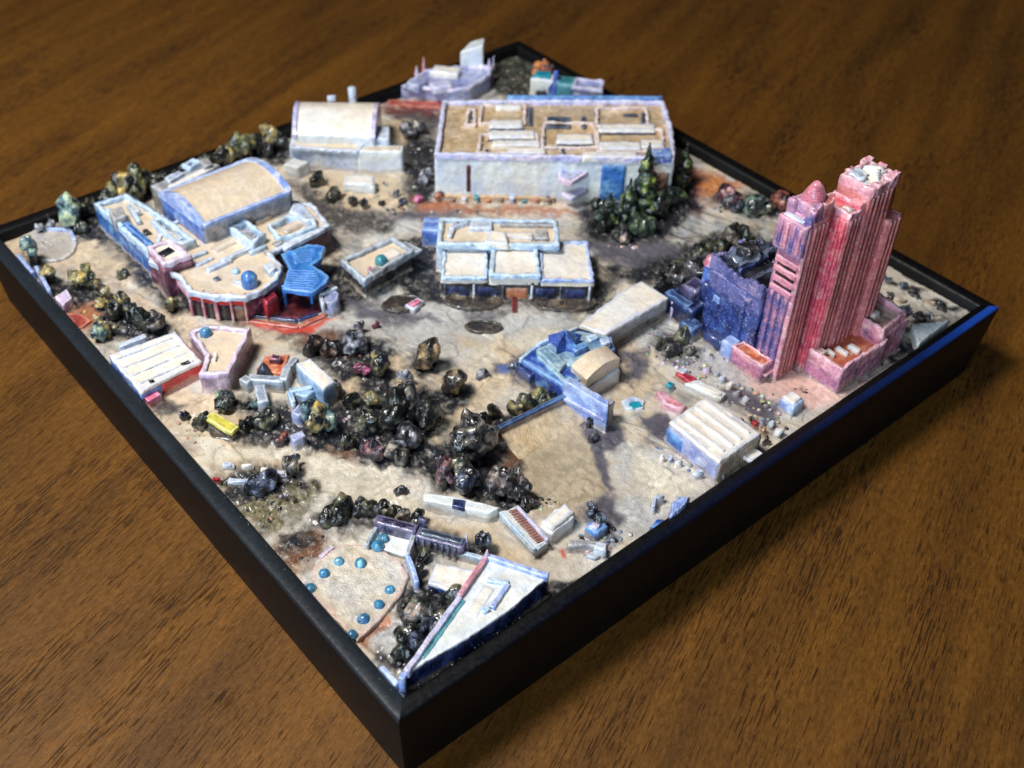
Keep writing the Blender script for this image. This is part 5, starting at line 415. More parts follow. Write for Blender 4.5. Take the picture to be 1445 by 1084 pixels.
CLUT = [
[117.1,28.4,0.51,0],
[116.3,20.7,0.9,0],[122,37.4,0.55,6],[123,25.2,1.04,1],[118.1,13.9,0.98,3],[122.4,35.4,0.53,3],[123.7,17.9,1.07,1],[121.1,38.6,1.08,0],[115.2,25.4,0.94,1],[122.1,35.3,0.98,3],[116.3,15.1,1.03,1],[114.8,14.4,0.88,1],[118.2,17.8,0.78,4],
[124.5,22.2,0.8,1],[115.7,24.2,0.6,3],[121.1,32.7,0.95,6],[118.1,27.9,1.05,1],[122.3,14.2,0.89,0],[120.3,34,0.53,6],[115.9,15.5,0.99,4],[117,22.6,0.77,0],[117,21.8,0.84,0],[117.7,24.6,0.56,3],[117.7,14.3,0.83,1],[119.5,17.2,0.69,3],
[123.6,23.8,0.54,1],[118.1,33.3,0.94,3],[122.2,25.9,0.65,6],[117.3,13,0.56,0],[118.6,32.7,1,6],[122.6,23.7,1.06,0],[116.1,22.8,0.56,0],[119.9,25.2,0.73,1],[118.9,22.6,0.59,6],[93,13.4,0.76,1],[91.6,20.9,0.41,0],[94.1,14.9,0.63,0],
[91.5,21.4,0.73,1],[94.2,14.5,0.46,0],[94.3,10.8,0.71,4],[93.7,13.8,0.84,4],[91.3,14.9,0.89,4],[90.7,17,0.72,1],[93.1,14.6,0.46,0],[91.7,12.7,0.8,4],[91.1,18.5,0.64,1],[93.7,18.5,0.7,4],[90.9,14.7,0.48,0],[91,22.2,0.79,4],
[93.3,16.5,0.48,0],[120.2,7.4,0.99,2],[113,7.3,0.65,2],[117,7.1,0.93,4],[111.4,7.2,0.65,2],[118.6,7.8,0.82,0],[114,8.3,0.99,2],[90,150,0.61,2],[88.2,164.2,0.63,2],[100,149.6,0.92,3],[99.9,139.3,1.16,2],[103.3,140.7,0.98,5],
[89.8,149,0.52,2],[92.8,161.8,0.91,1],[94,151.8,0.55,5],[97.5,141.4,0.93,5],[101,141.6,0.73,2],[94.6,144.6,1.05,5],[101.6,150.3,0.9,1],[94,160.6,1.07,3],[95.1,154.1,0.69,2],[99.4,142.2,0.94,2],[103.7,153.1,0.52,2],[87.3,158.4,0.98,2],
[107.4,153.8,1.2,1],[103.4,155.2,0.74,5],[105.4,140.1,0.96,5],[95.7,156.6,0.97,3],[99.1,146.6,1.04,2],[100.7,152.6,1.05,5],[101.7,138.2,0.93,5],[94,156.7,1.15,2],[103.7,139.5,0.74,2],[103.3,141.6,1.14,2],[100.3,140.4,1.18,1],[107.3,155,0.77,2],
[88.3,162.3,0.95,3],[135.3,174.4,0.62,2],[131.6,169.5,0.71,2],[125.6,163.4,0.79,1],[109.7,140.8,1.16,2],[117,155.6,0.7,1],[119.9,155.7,0.78,2],[113.3,147.7,1.04,0],[117.7,150.1,0.5,0],[119.2,149.6,1.08,1],[132.9,166.8,0.92,0],[134.3,173.6,0.58,0],
[130.3,172.7,0.95,0],[135.2,177.2,0.73,0],[132.9,170.1,1.06,1],[126.1,157.7,1.02,2],[124.6,160.7,0.71,2],[130.9,172.4,1.17,2],[130.3,161.4,0.76,0],[124.2,164.4,0.73,1],[126,168.2,1.03,2],[127.3,167.7,0.93,1],[127.7,164.5,1.07,0],[137.9,110.3,0.87,6],
[128.9,117,0.58,2],[109.4,133.6,0.85,6],[125.4,120.4,0.49,0],[109,133.3,0.59,0],[120,126.4,0.46,6],[135.8,113.1,0.44,6],[132.5,113.6,0.49,0],[120,125.5,0.44,2],[116.8,127.9,0.72,6],[119.2,124.4,0.59,1],[121.1,124.7,0.64,5],[130.2,116.5,0.71,2],
[115.9,129.2,0.89,2],[111.3,130.8,0.71,0],[118,126.3,0.62,5],[120.5,125.7,0.68,1],[116,128.2,0.89,0],[112.6,131.1,0.6,0],[139.6,107.4,0.79,0],[124.8,121.8,0.82,0],[126.8,118,0.89,1],[116.2,128.7,0.7,5],[136.1,111.3,0.7,0],[98.2,91.9,0.75,2],
[93.5,92.4,0.87,2],[91,95.3,0.46,2],[88.9,95,0.47,2],[95.6,90.7,0.47,2],[92.1,96.8,0.63,2],[93.4,90.4,0.76,1],[93.5,95.2,0.8,2],[96.6,91.4,0.65,0],[90.5,97.9,0.76,2],[91.7,96,0.58,1],[94.4,94.1,0.56,1],[94,91.7,0.46,2],
[91.2,95,0.82,0],[95.8,89.1,0.62,1],[89.5,95.1,0.48,2],[97.9,89.1,0.69,1],[88.4,93.6,0.84,1],[89.5,95.4,0.8,2],[96.2,87.5,0.81,1],[93.9,90.7,0.84,1],[99.2,90.1,0.53,1],[95,92.9,0.55,2],[92,95,0.57,1],[91.6,97.2,0.73,1],
[90.1,93.8,0.61,1],[95.9,87.8,0.67,1],[89.4,95.3,0.7,1],[88.9,93.1,0.68,1],[88.1,96.9,0.42,2],[93.2,95,0.61,2],[90.8,91.3,0.6,1],[96.1,90.6,0.78,2],[86.8,95.4,0.47,2],[95.2,93.5,0.82,2],[88.5,94.3,0.66,2],[87.7,94.1,0.78,2],
[91.9,96.5,0.65,1],[95.9,90.7,0.46,2],[87.1,94.5,0.64,0],[109.9,82,0.89,2],[114,73.1,0.61,0],[110.9,75.3,0.59,0],[111.5,76.8,0.66,0],[112.5,79.3,0.56,6],[107.8,79.6,0.48,2],[108.1,77.5,0.57,2],[107.5,81.1,0.45,6],[113.4,74.9,0.7,1],
[112.9,74,0.55,6],[118.3,75,0.66,2],[114.4,73.5,0.79,1],[115.3,74.6,0.51,2],[117.6,76.5,0.67,1],[115.6,73.9,0.86,6],[110.3,77.9,0.73,6],[116.8,75.4,0.87,1],[109.9,77.4,0.66,0],[116.6,75.6,0.9,1],[115.8,76.8,0.72,1],[118.6,74,0.76,1],
[105.4,81.8,0.61,6],[112.8,78,0.81,1],[114.7,77.6,0.57,2],[115.7,74.1,0.68,6],[112,78.8,0.44,1],[108,83.1,0.65,1],[118.3,74,0.59,0],[110.5,75.5,0.43,0],[116.1,75.7,0.44,1],[115.4,75.7,0.73,0],[109,78.2,0.68,1],[106.6,82.1,0.55,1],
[106.6,78.5,0.56,1],[107.4,77.6,0.75,1],[115.4,74,0.67,6],[110.2,79.7,0.79,2],[106.6,80.4,0.56,1],[113.8,74.5,0.89,0],[113.5,79,0.9,1],[109.4,78.2,0.81,0],[114.6,74.8,0.79,1],[117.1,72.8,0.86,0],[108.7,77.3,0.84,0],[141.3,86.1,0.55,0],
[145.4,83.6,0.92,5],[143.2,85.2,0.89,2],[144.4,83.4,0.89,5],[144.1,83.8,0.85,2],[143.7,83.5,0.93,0],[142.2,85.8,0.42,0],[143.3,85.3,0.66,0],[143,84.1,0.62,2],[140.5,86.8,0.46,1],[144.4,83.7,0.9,0],[138.9,88.4,0.99,1],[145.4,83.2,0.5,5],
[144.4,82.7,0.56,1],[144.5,83.1,0.73,1],[143.9,85,0.91,1],[144.5,83.5,0.78,2],[144,84.1,0.62,5],[145.1,84.5,0.48,2],[141.5,85.9,0.87,0],[144.6,82.7,0.56,0],[144.6,83.1,0.77,1],[141.8,86,0.51,5],[144.5,83.2,0.79,0],[145.3,84.3,0.63,2],
[144.3,83.5,0.83,0],[124.5,42.4,0.55,1],[120.9,48.7,0.66,1],[124.3,42.5,0.62,2],[119.2,42.4,0.69,2],[122.1,46.4,0.79,1],[123.1,42.9,0.54,2],[120.8,44.9,0.94,2],[125.2,45.5,0.62,4],[123.2,43.2,0.72,2],[123.7,42.1,0.79,2],[122.1,40.5,0.88,4],
[121,43.9,0.86,2],[120.9,41.9,0.7,1],[120.4,43.7,0.57,4],[117.3,42.7,0.83,2],[120.9,42.5,0.66,2],[119.2,43.7,0.65,4],[120.3,45.1,0.56,1],[122.5,44.9,0.57,2],[125.1,43.4,0.92,2],[117.8,43.8,0.58,2],[123.1,44,0.54,2],[124.3,42.5,0.59,2],
[122.2,46.2,0.58,4],[123.2,42.9,0.74,2],[122.3,42.8,0.81,4],[123.9,43.9,0.53,2],[121.5,44.6,0.96,4],[120.8,48.7,0.52,2],[119.4,47.1,0.97,2],[185.7,74.4,0.63,5],[177.9,81.5,0.8,1],[180.7,83,1,1],[177.4,83.1,0.98,1],[182.6,82.1,0.98,3],
[177.9,81.4,0.43,3],[185.5,71.4,0.88,2],[190.4,69.3,0.89,1],[186.6,74.4,0.57,5],[187.5,72.1,0.97,3],[180,79.2,0.67,1],[188.2,67.8,0.7,1],[189.8,68.1,0.61,2],[187.5,69.4,0.46,2],[182.8,75.5,0.74,5],[187.3,74.3,0.59,3],[185.4,73.7,0.88,5],
[179.8,80.3,0.67,5],[177.8,80.5,0.94,2],[182.4,81.1,0.53,1],[182.3,81.1,0.89,1],[183.3,74.5,0.97,5],[184.8,77.1,0.78,3],[179.4,82.2,0.95,2],[184.4,73,0.84,1],[180.7,80.6,0.68,3],[59.2,25.6,0.96,2],[61.4,25.8,0.46,0],[57.5,25.8,0.76,2],
[58.9,27.4,0.94,3],[58.3,24.7,0.68,0],[60.8,24.5,0.7,2],[59.6,24.5,0.86,1],[58.3,26.1,0.94,2],[61.5,24.2,0.63,3],[58.8,26.2,0.47,1],[57.7,25.6,1,3],[58.6,27.3,0.65,3],[59.2,24.5,0.79,0],[60.4,26.1,0.76,2],[59.7,27.4,0.47,1],
[57.1,25,0.94,0],[55.6,28,0.51,0],[55,27.2,0.68,1],[59.1,26.8,0.99,2],[57.2,30.3,0.85,1],[55.5,27.3,0.94,3],[56.6,27.5,0.91,2],[58.4,29,0.48,0],[59.1,27.3,0.88,2],[59,28.7,0.45,1],[57.4,29.3,0.96,0],[61.5,8.5,0.96,4],
[57.4,7.8,0.66,2],[62.2,8.8,0.85,2],[55.7,9.4,0.41,1],[55.8,10.9,0.76,1],[55.7,11.2,0.97,2],[61.3,7.2,0.81,1],[58.6,9.3,0.8,2],[56.9,9.8,0.88,0],[55.6,13.9,0.92,0],[56.3,11.5,0.4,0],[55.5,12.6,0.66,2],[55.8,13.1,0.46,4],
[57.4,9,0.64,1],[57.9,11.1,0.8,4],[60.1,9.1,0.58,2],[59.5,8.3,0.61,4],[58.2,7.8,0.66,4],[59.9,10.1,0.61,4],[55.5,8.8,0.88,0],[13,18.1,1.1,2],[23.7,19.4,0.85,3],[18.4,15.6,1.07,1],[19.3,12.6,1.05,3],[23.4,17.6,0.82,2],
[22.9,20.1,0.51,2],[15.1,19.5,0.91,2],[17.7,11.8,0.61,2],[20.2,21.5,0.99,2],[15.1,21,0.5,2],[26.3,16,0.77,2],[15.2,21.4,0.73,2],[26.3,18.5,0.75,1],[14.2,15.9,0.6,2],[25.7,15,1.06,2],[10.2,17.6,0.6,2],[11,12.9,0.82,1],
[16.3,15.2,0.63,2],[15.1,19.9,0.67,1],[9.2,12.4,0.96,1],[24.5,21.2,0.71,1],[9.1,12.4,1.09,1],[20.2,21.3,1.07,1],[27.2,16.4,1.02,1],[20.8,13.2,0.71,1],[25.1,18.7,0.92,3],[9.4,14.2,0.75,1],[13.2,16.1,0.52,1],[23.5,14.8,1.03,3],
[13.8,16.6,0.54,2],[22.1,21.8,1.02,3],[14.8,20.9,0.89,2],[19.8,23.1,0.79,2],[19.9,12.9,0.54,1],[16.7,18,0.8,2],[19.1,22,0.5,2],[19.7,22.1,0.91,3],[12,14.4,0.83,1],[15.6,15.9,1.06,2],[15.5,12.4,0.67,2],[22.9,94.5,0.76,3],
[28.3,85.6,0.42,3],[22.2,81.1,0.86,2],[26.2,91.8,0.46,3],[30.9,86.6,0.74,1],[21.8,89.2,0.62,2],[23.3,84.5,0.68,3],[28.3,92.3,0.74,3],[25.4,90.8,0.86,3],[27.3,81.8,0.87,0],[24.1,79.4,0.75,1],[28.3,90.6,0.84,1],[24.7,87,0.45,1],
[25.1,91.9,0.79,2],[27.8,87,0.67,3],[27.1,85.7,0.62,1],[29.5,81.7,0.47,0],[20.2,86.4,0.67,3],[32.4,87.1,0.78,0],[23.7,79.3,0.51,3],[21.7,92,0.77,2],[25.5,92.9,0.49,1],[28.4,84,0.64,1],[21.8,79.6,0.82,0],[24.2,88,0.86,3],
[29.9,88.4,0.67,3],[22.2,83.2,0.43,0],[25.4,91.4,0.57,0],[29.5,84.3,0.51,2],[24.1,88.4,0.88,2],[49.3,75.7,1.12,3],[37.2,63.8,0.77,0],[41.9,65.8,0.93,1],[45.6,74.9,0.9,5],[39.7,75.7,0.88,0],[43.2,63.5,0.6,2],[48.2,75.1,0.52,5],
[42.8,59.4,0.8,1],[35.5,66.1,1.07,1],[40.6,64.4,1.09,5],[41.4,77.6,0.84,0],[48.8,62.9,0.87,0],[51.1,70.9,1.08,2],[40.7,75.9,0.96,0],[33.9,76.8,0.98,5],[36.6,61.1,1.08,1],[48.7,63,0.78,3],[46.6,75.1,0.82,5],[49,75.8,0.67,1],
[40.7,70.7,0.56,0],[39.9,59.7,0.56,0],[40.9,62.6,1,3],[50.8,60.3,0.61,0],[45.9,64.1,0.7,2],[35.4,76.3,0.82,1],[39.1,75.7,1.01,1],[38.9,75.3,0.77,1],[40.1,60.8,1.14,3],[52.7,70.5,0.77,0],[46.5,70.5,0.72,2],[9.2,88.9,0.51,5],
[9.2,88,0.83,5],[9.7,100.2,0.52,1],[9.3,91.3,0.59,0],[11.3,101.3,0.86,0],[12.6,97.2,0.57,3],[12.2,98.3,0.47,5],[9.5,90.1,0.92,5],[10,94.5,0.41,0],[8.2,99.4,0.88,3],[12.3,96,0.59,0],[10.5,93.1,0.45,0],[7.3,93.3,0.95,3],
[9.2,87.3,0.7,5],[10.3,94.4,0.52,3],[10,98.1,0.43,0],[11.6,97,0.69,3],[8.4,95.8,0.54,3],[7.9,90.9,0.73,5],[9.5,92.5,0.97,3],[10.6,95.9,0.5,1],[8.9,95.5,0.6,3],[9.8,94.6,0.89,5],[56.1,94,0.84,1],[52.1,102.6,0.88,2],
[55.2,94.6,0.99,1],[55.6,91,0.62,1],[59,97.8,0.55,2],[49.7,105.2,0.76,2],[52.1,102.3,0.64,1],[52.3,94.1,0.51,5],[58.8,99.6,1.03,2],[55.1,94.1,0.81,2],[55.4,92.8,1.02,5],[59.6,98.8,0.71,5],[56.7,100.1,0.66,2],[50.9,95.7,0.77,1],
[59.9,93.7,0.62,2],[53.3,100.3,0.92,1],[58.8,100.8,0.89,1],[53.3,94.4,0.71,5],[55.9,93.5,0.84,2],[55.5,95.5,0.57,5],[50.5,95.7,0.94,5],[56.4,100.7,1.02,1],[51.5,101.2,0.83,5],[50.6,98.6,0.96,2],[189.1,23.1,0.77,3],[181.9,19.3,0.85,0],
[190.8,27.3,0.44,1],[191.8,13.3,0.69,0],[181.9,8.1,0.81,2],[188.1,12.6,0.54,2],[192.2,28,0.51,0],[178.1,10.9,0.87,2],[181.8,11.7,0.58,0],[183.8,8.8,0.82,0],[178.6,10.4,0.79,0],[192.3,7.7,0.71,1],[179.4,16.7,0.86,0],[173.8,13.2,0.53,1],
[183.2,21.1,0.68,2],[192.1,24.9,0.76,2],[187.6,26.1,0.42,0],[184.7,14.3,0.57,1],[183.8,17.8,0.44,2],[181.7,7.5,0.71,3],[184.8,12.8,0.68,0],[184.2,14.7,0.62,3],[137.1,49.1,0.85,4],[138.7,60.2,0.53,4],[139.2,52.7,0.94,0],[136.4,47.8,0.74,2],
[140.1,52.3,0.54,0],[134.6,55.6,0.86,0],[138,56.4,0.52,2],[139.8,59.7,0.51,1],[133.6,52.4,0.88,4],[142.3,58.6,0.71,2],[139.3,53.3,0.51,0],[142.1,63.6,0.95,0],[139.1,51.8,0.59,1],[141.6,57.9,0.59,0],[135.9,57.3,0.57,0],[141.5,58.4,0.89,2],
[141.9,56.4,0.86,1],[141.6,61.8,0.94,1],[136.9,49.1,0.89,1],[142.1,59.1,0.78,4],[136.3,49.8,0.44,0],[136.8,49.6,0.81,2],[134.5,51,0.48,2],[141.6,61.2,0.95,4],[128.2,14.5,0.54,1],[128.5,11.9,0.73,1],[130.3,11.7,0.63,2],[134.4,14.6,0.41,5],
[131.2,12.9,0.48,2],[129.5,10.9,0.56,2],[125.9,14.1,0.66,1],[129.3,15.2,0.79,5],[134.1,12.7,0.85,2],[128.1,14.6,0.56,1],[133.1,15.4,0.62,5],[135.1,13.4,0.55,2],[134,14,0.58,5],[133.5,13.2,0.76,2],[130.4,11.7,0.86,1],[128.8,12.5,0.64,5],
[130.4,14.6,0.8,1],[131.6,14.6,0.48,5],[129.1,11.8,0.54,1],[127.1,17.5,0.72,5],[16.5,66.6,0.67,3],[15.9,63.7,0.84,1],[9.8,67,0.69,2],[12.4,61.6,1.03,2],[19.8,64.9,0.93,2],[8.8,72.6,0.8,1],[7.4,64.1,0.75,3],[17.7,62.9,0.58,2],
[10.4,72.3,1.06,1],[10.8,65.9,0.83,2],[10.7,74,0.55,2],[14.4,64.1,1.08,1],[14.2,60.5,0.91,2],[12.8,61.7,0.61,3],[14.7,68.1,1.09,2],[11.9,63.3,1.07,2],[9.8,61.4,0.53,2],[7.3,60.7,0.59,2],[12.2,61,0.96,2],[12.9,70.7,0.81,2],
[12,60.9,0.52,3],[14.6,67.5,0.52,1],[9.6,72.6,0.9,2],[9.3,60,0.93,3],[18.8,64.4,0.51,2],[14.4,61.1,0.6,1],[13.8,63.3,0.8,2],[9.8,64,0.53,2],[11.7,68.9,0.89,2],[15.9,67,0.8,2],[7.5,46.5,0.42,5],[7.3,47.2,0.53,5],
[14.5,49.8,0.43,5],[8.4,46.3,0.78,2],[7.4,48.5,0.71,2],[10.9,47.8,0.78,5],[9.1,44.9,0.7,5],[12.5,46.2,0.58,5],[10.4,45.1,0.66,2],[11.1,49.2,0.46,1],[10,50,0.6,1],[13.9,46.7,0.54,5],[7.9,47.8,0.62,2],[9.4,49.3,0.43,2],
[10.5,45.6,0.71,1],[15.2,48.6,0.89,2],[8.8,44.8,0.43,1],[9.1,47.6,0.52,5],[81,101,0.73,1],[76.4,104.3,0.62,1],[81.6,101.3,0.48,0],[78,101.1,0.51,1],[82.4,104.3,0.82,2],[76.1,104,0.75,2],[80.6,104,0.76,2],[81.6,102.5,0.42,2],
[76.7,102,0.82,2],[78.6,105.4,0.54,1],[78.5,106.4,0.51,2],[77.8,103.4,0.53,2],[79.7,103.9,0.57,5],[81.4,100.9,0.65,5],[80,101.2,0.7,0],[83.1,103.7,0.46,1],[78.6,100.2,0.73,1],[78.4,104.8,0.63,5],[12.5,141.5,1.08,3],[9.2,144.7,1.35,1],
[8.4,158.2,1,2],[11.5,146.4,1.24,2],[7.9,152.4,0.88,5],[12.2,151,1.29,2],[10.6,147.9,1.35,3],[7.9,155.9,1.07,2],[10.5,148.9,0.91,3],[15.4,139,1.32,2],[7.7,158.1,0.7,3],[9.2,151.8,1.22,3],[14.3,138,0.76,2],[8.7,154.7,0.65,2],
[7.9,165.8,0.91,5],[16.6,142,0.78,1],[9.3,140.1,0.81,3],[7.9,155.7,1.38,3],[17.2,139.9,0.64,2],[13.7,138.6,1.34,1],[14.7,143.8,1.04,3],[13,140.8,0.65,2],[9.7,141,1.18,1],[13.4,140.1,0.62,1],[123.9,46.6,1.45,1],[128.7,37.9,0.72,3],
[124.7,54.1,0.99,1],[126.1,37.2,1.02,2],[128,34.2,1.48,2],[120.4,60.5,1.18,1],[121.2,59.1,0.69,2],[126.1,48,1.46,1],[125.7,70,1.26,1],[122.2,50,1.32,4],[122,40.9,0.67,3],[125.3,62.9,1.06,2],[122,46.9,0.8,4],[128.4,40,1.19,4],
[121.9,65.5,0.61,4],[122,53.8,0.87,2],[122.5,64.1,1.03,1],[123.3,66.6,1.04,4],[121.3,52.1,1.07,1],[127.7,32.1,0.82,2],[125.6,39.8,1.27,1],[126,36.9,1.16,2],[127.5,46.1,1.13,1],[120,45.3,1.47,4],[128.7,35.1,0.68,1],[122.7,39.2,1.29,2],
[126.6,40.3,0.8,1],[122.1,41.3,0.77,2],[122.2,51.4,1.16,4],[122.6,55.8,1.11,3],[125.2,71.6,0.68,4],[121.3,51.6,0.65,1],[119.7,52.9,0.99,1],[118.4,55.7,0.91,4],[125.7,36.7,1.4,1],[124.4,61.6,1.1,2],[187.7,184,0.84,1],[186.7,180,0.4,3],
[181.1,175.8,0.82,3],[180.1,190.1,0.47,1],[180.7,178.9,0.78,1],[184.5,188,0.77,3],[187.8,183.9,0.57,3],[188.2,190.3,0.61,2],[176.8,179,0.67,1],[181.7,188,0.44,1],[177.5,183.9,0.89,3],[184,182,0.64,1],[183,176.4,0.81,1],[182.7,175.8,0.88,1],
[177.3,187,0.83,1],[175.6,178.7,0.43,1],[183.6,189.2,0.55,3],[182,181.8,0.87,3],[183.3,177,0.69,2],[176.1,181.3,0.82,1],[185.7,188.5,0.47,3],[182.2,189.5,0.7,2],[180.8,179.4,0.82,1],[188.1,181.2,0.89,1],[118.5,39.8,0.89,1],[122,34.1,0.74,1],
[114,42.6,1.12,0],[115.6,37.7,0.81,0],[116.8,33.1,1.19,0],[122.1,34.3,0.66,1],[121.9,23.5,0.97,1],[121.1,39.6,0.51,1],[121.5,23.5,0.71,1],[117.2,38.5,0.87,0],[116.7,33.6,0.85,1],[113.6,47.8,1.12,1],[114.8,33.3,0.72,1],[122.5,30.5,0.71,1],
[122.1,39.5,1.09,0],[122.2,24.1,0.76,3],[120.2,23.3,1.2,0],[114.5,35.6,0.97,2],[117.2,27.7,0.8,1],[114.7,28.9,0.76,1],[117.8,25.5,0.5,1],[117,36.1,0.62,2],[120.6,41.1,0.58,1],[117,28,0.84,1],[115.3,43.8,1.12,1],[114.2,34.2,0.78,1],
[114.5,42.2,0.72,3],[117,44.7,0.55,1],[118.5,40.1,0.6,0],[118.5,28.1,0.56,0],[115.3,49.5,1.09,1],[119.4,37,0.79,0],[114.6,28.2,0.95,0],[118.9,38.9,1.15,1],[116.4,32.2,0.64,0],[116.2,43.1,0.61,0],[121.8,35.6,1.07,0],[117.8,38.9,0.68,1],
[119.9,42.6,0.95,0],[115.7,39.5,1.05,0],[116.3,27.1,0.96,1],[120,35.5,1,1],[113.2,30.9,1.12,3],[114.4,45.4,0.94,2],[115.7,41,1.19,1],[117.8,41,0.97,0],[122.8,34.3,0.55,0],[120.6,40.6,0.69,0],[120.5,38.8,1.12,1],[117.8,46.3,0.86,0],
[124.1,20.3,0.6,3],[119.3,12.3,1.13,1],[119.6,20.2,0.78,1],[120,15.9,1.03,0],[120.3,19.9,0.57,0],[122.7,16.2,1.18,2],[117.3,18.8,0.99,3],[117.7,13.2,0.68,3],[120.8,20.6,0.95,0],[122.9,12.1,1.03,0],[121.7,11.4,0.82,1],[117.5,18.4,1.21,1],
[123.1,17.8,0.79,3],[124,16,0.92,0],[124.1,20.4,1.27,3],[117.9,14.3,0.93,3],[118.5,8.9,0.9,1],[122.7,16.5,1.02,2],[117.8,15,0.75,0],[123.8,20.4,0.59,2],[116.7,16.3,1.04,3],[123.2,17.2,0.97,3],[122.5,15.8,1.17,1],[115.3,14.7,1.03,2],
[124.5,18.7,1.21,0],[120.2,19.5,0.72,2],[118.9,11.5,0.69,1],[119.4,11,0.86,3],[116.9,13.5,0.96,1],[120.2,10.2,1.07,3],[62.5,10.1,1.1,1],[66.4,9.3,0.66,4],[63.9,9.7,0.65,1],[60.2,7.3,0.52,1],[60.2,12.1,0.85,4],[61.1,13,0.7,4],
[64.9,8.9,0.56,4],[61.7,9.3,0.9,1],[65,7.8,0.78,4],[62.5,7.3,0.54,4],[63.3,8.5,1.05,4],[59.7,13.7,0.94,0],[67.5,7.4,1.06,0],[61.7,10.9,0.56,0],[58.6,14.2,0.63,1],[65.7,10.7,1.03,2],[63.6,8.2,1.06,2],[61.7,10.7,0.68,4],
[60,8.4,1.02,2],[59.1,13.9,0.56,4],[58.3,13.1,1.11,2],[62.6,10.9,0.63,0],]

# ------------------------------------------------------------------ materials
def lin(c): return tuple(((x / 255) / 12.92 if x / 255 <= 0.04045 else ((x / 255 + 0.055) / 1.055) ** 2.4) for x in c) + (1.0,)
def node(nt, t, **kw):
    n = nt.nodes.new(t)
    for k, v in kw.items(): setattr(n, k, v)
    return n
def ramp(nt, fac, stops):
    n = nt.nodes.new('ShaderNodeValToRGB'); cr = n.color_ramp
    while len(cr.elements) < len(stops): cr.elements.new(0.5)
    for e, (p, c) in zip(cr.elements, stops): e.position = p; e.color = c
    nt.links.new(fac, n.inputs['Fac']); return n.outputs['Color']
def noise_tex(nt, vec, scale, detail=3, rough=0.55, dist=0.0):
    n = nt.nodes.new('ShaderNodeTexNoise'); n.inputs['Scale'].default_value = scale; n.inputs['Detail'].default_value = detail
    n.inputs['Roughness'].default_value = rough; n.inputs['Distortion'].default_value = dist
    nt.links.new(vec, n.inputs['Vector']); return n.outputs['Fac']
def mixc(nt, fac, a, b, blend='MIX'):
    n = nt.nodes.new('ShaderNodeMix'); n.data_type = 'RGBA'; n.blend_type = blend
    for k, x in ((0, fac), (6, a), (7, b)):
        if isinstance(x, (int, float)): n.inputs[k].default_value = x
        elif isinstance(x, tuple): n.inputs[k].default_value = x
        else: nt.links.new(x, n.inputs[k])
    return n.outputs[2]
def print_surface(nt, color_socket, rough=0.42, coat=0.25, bump=0.08, sss=0.0, pos=None, layer=0.5):
    """shared finish of the resin print: waxy, slightly glossy, fine layer lines and pitting"""
    b = nt.nodes['Principled BSDF']
    nt.links.new(color_socket, b.inputs['Base Color'])
    b.inputs['Roughness'].default_value = rough
    b.inputs['Coat Weight'].default_value = coat; b.inputs['Coat Roughness'].default_value = 0.1
    b.inputs['Specular IOR Level'].default_value = 0.5
    if sss:
        b.inputs['Subsurface Weight'].default_value = sss; b.inputs['Subsurface Radius'].default_value = (1, .7, .5); b.inputs['Subsurface Scale'].default_value = 0.0012
    n1 = noise_tex(nt, pos, 2200, 0); n2 = noise_tex(nt, pos, 420, 1)
    sep = node(nt, 'ShaderNodeSeparateXYZ'); nt.links.new(pos, sep.inputs[0])
    w = node(nt, 'ShaderNodeMath', operation='SINE'); m = node(nt, 'ShaderNodeMath', operation='MULTIPLY'); m.inputs[1].default_value = 2 * math.pi / 0.00042
    nt.links.new(sep.outputs['Z'], m.inputs[0]); nt.links.new(m.outputs[0], w.inputs[0])
    a1 = node(nt, 'ShaderNodeMath', operation='MULTIPLY_ADD'); nt.links.new(n2, a1.inputs[0]); a1.inputs[1].default_value = 4.0; nt.links.new(n1, a1.inputs[2])
    a2 = node(nt, 'ShaderNodeMath', operation='MULTIPLY_ADD'); nt.links.new(w.outputs[0], a2.inputs[0]); a2.inputs[1].default_value = 0.12 * layer; nt.links.new(a1.outputs[0], a2.inputs[2])
    bp = node(nt, 'ShaderNodeBump'); bp.inputs['Strength'].default_value = 1.0; bp.inputs['Distance'].default_value = bump * MM * 1.6
    nt.links.new(a2.outputs[0], bp.inputs['Height']); nt.links.new(bp.outputs[0], b.inputs['Normal'])
    return b
MATS = {}
def new_mat(name):
    m = bpy.data.materials.new(name); m.use_nodes = True
    nt = m.node_tree; g = nt.nodes.new('ShaderNodeNewGeometry')
    return m, nt, g.outputs['Position']
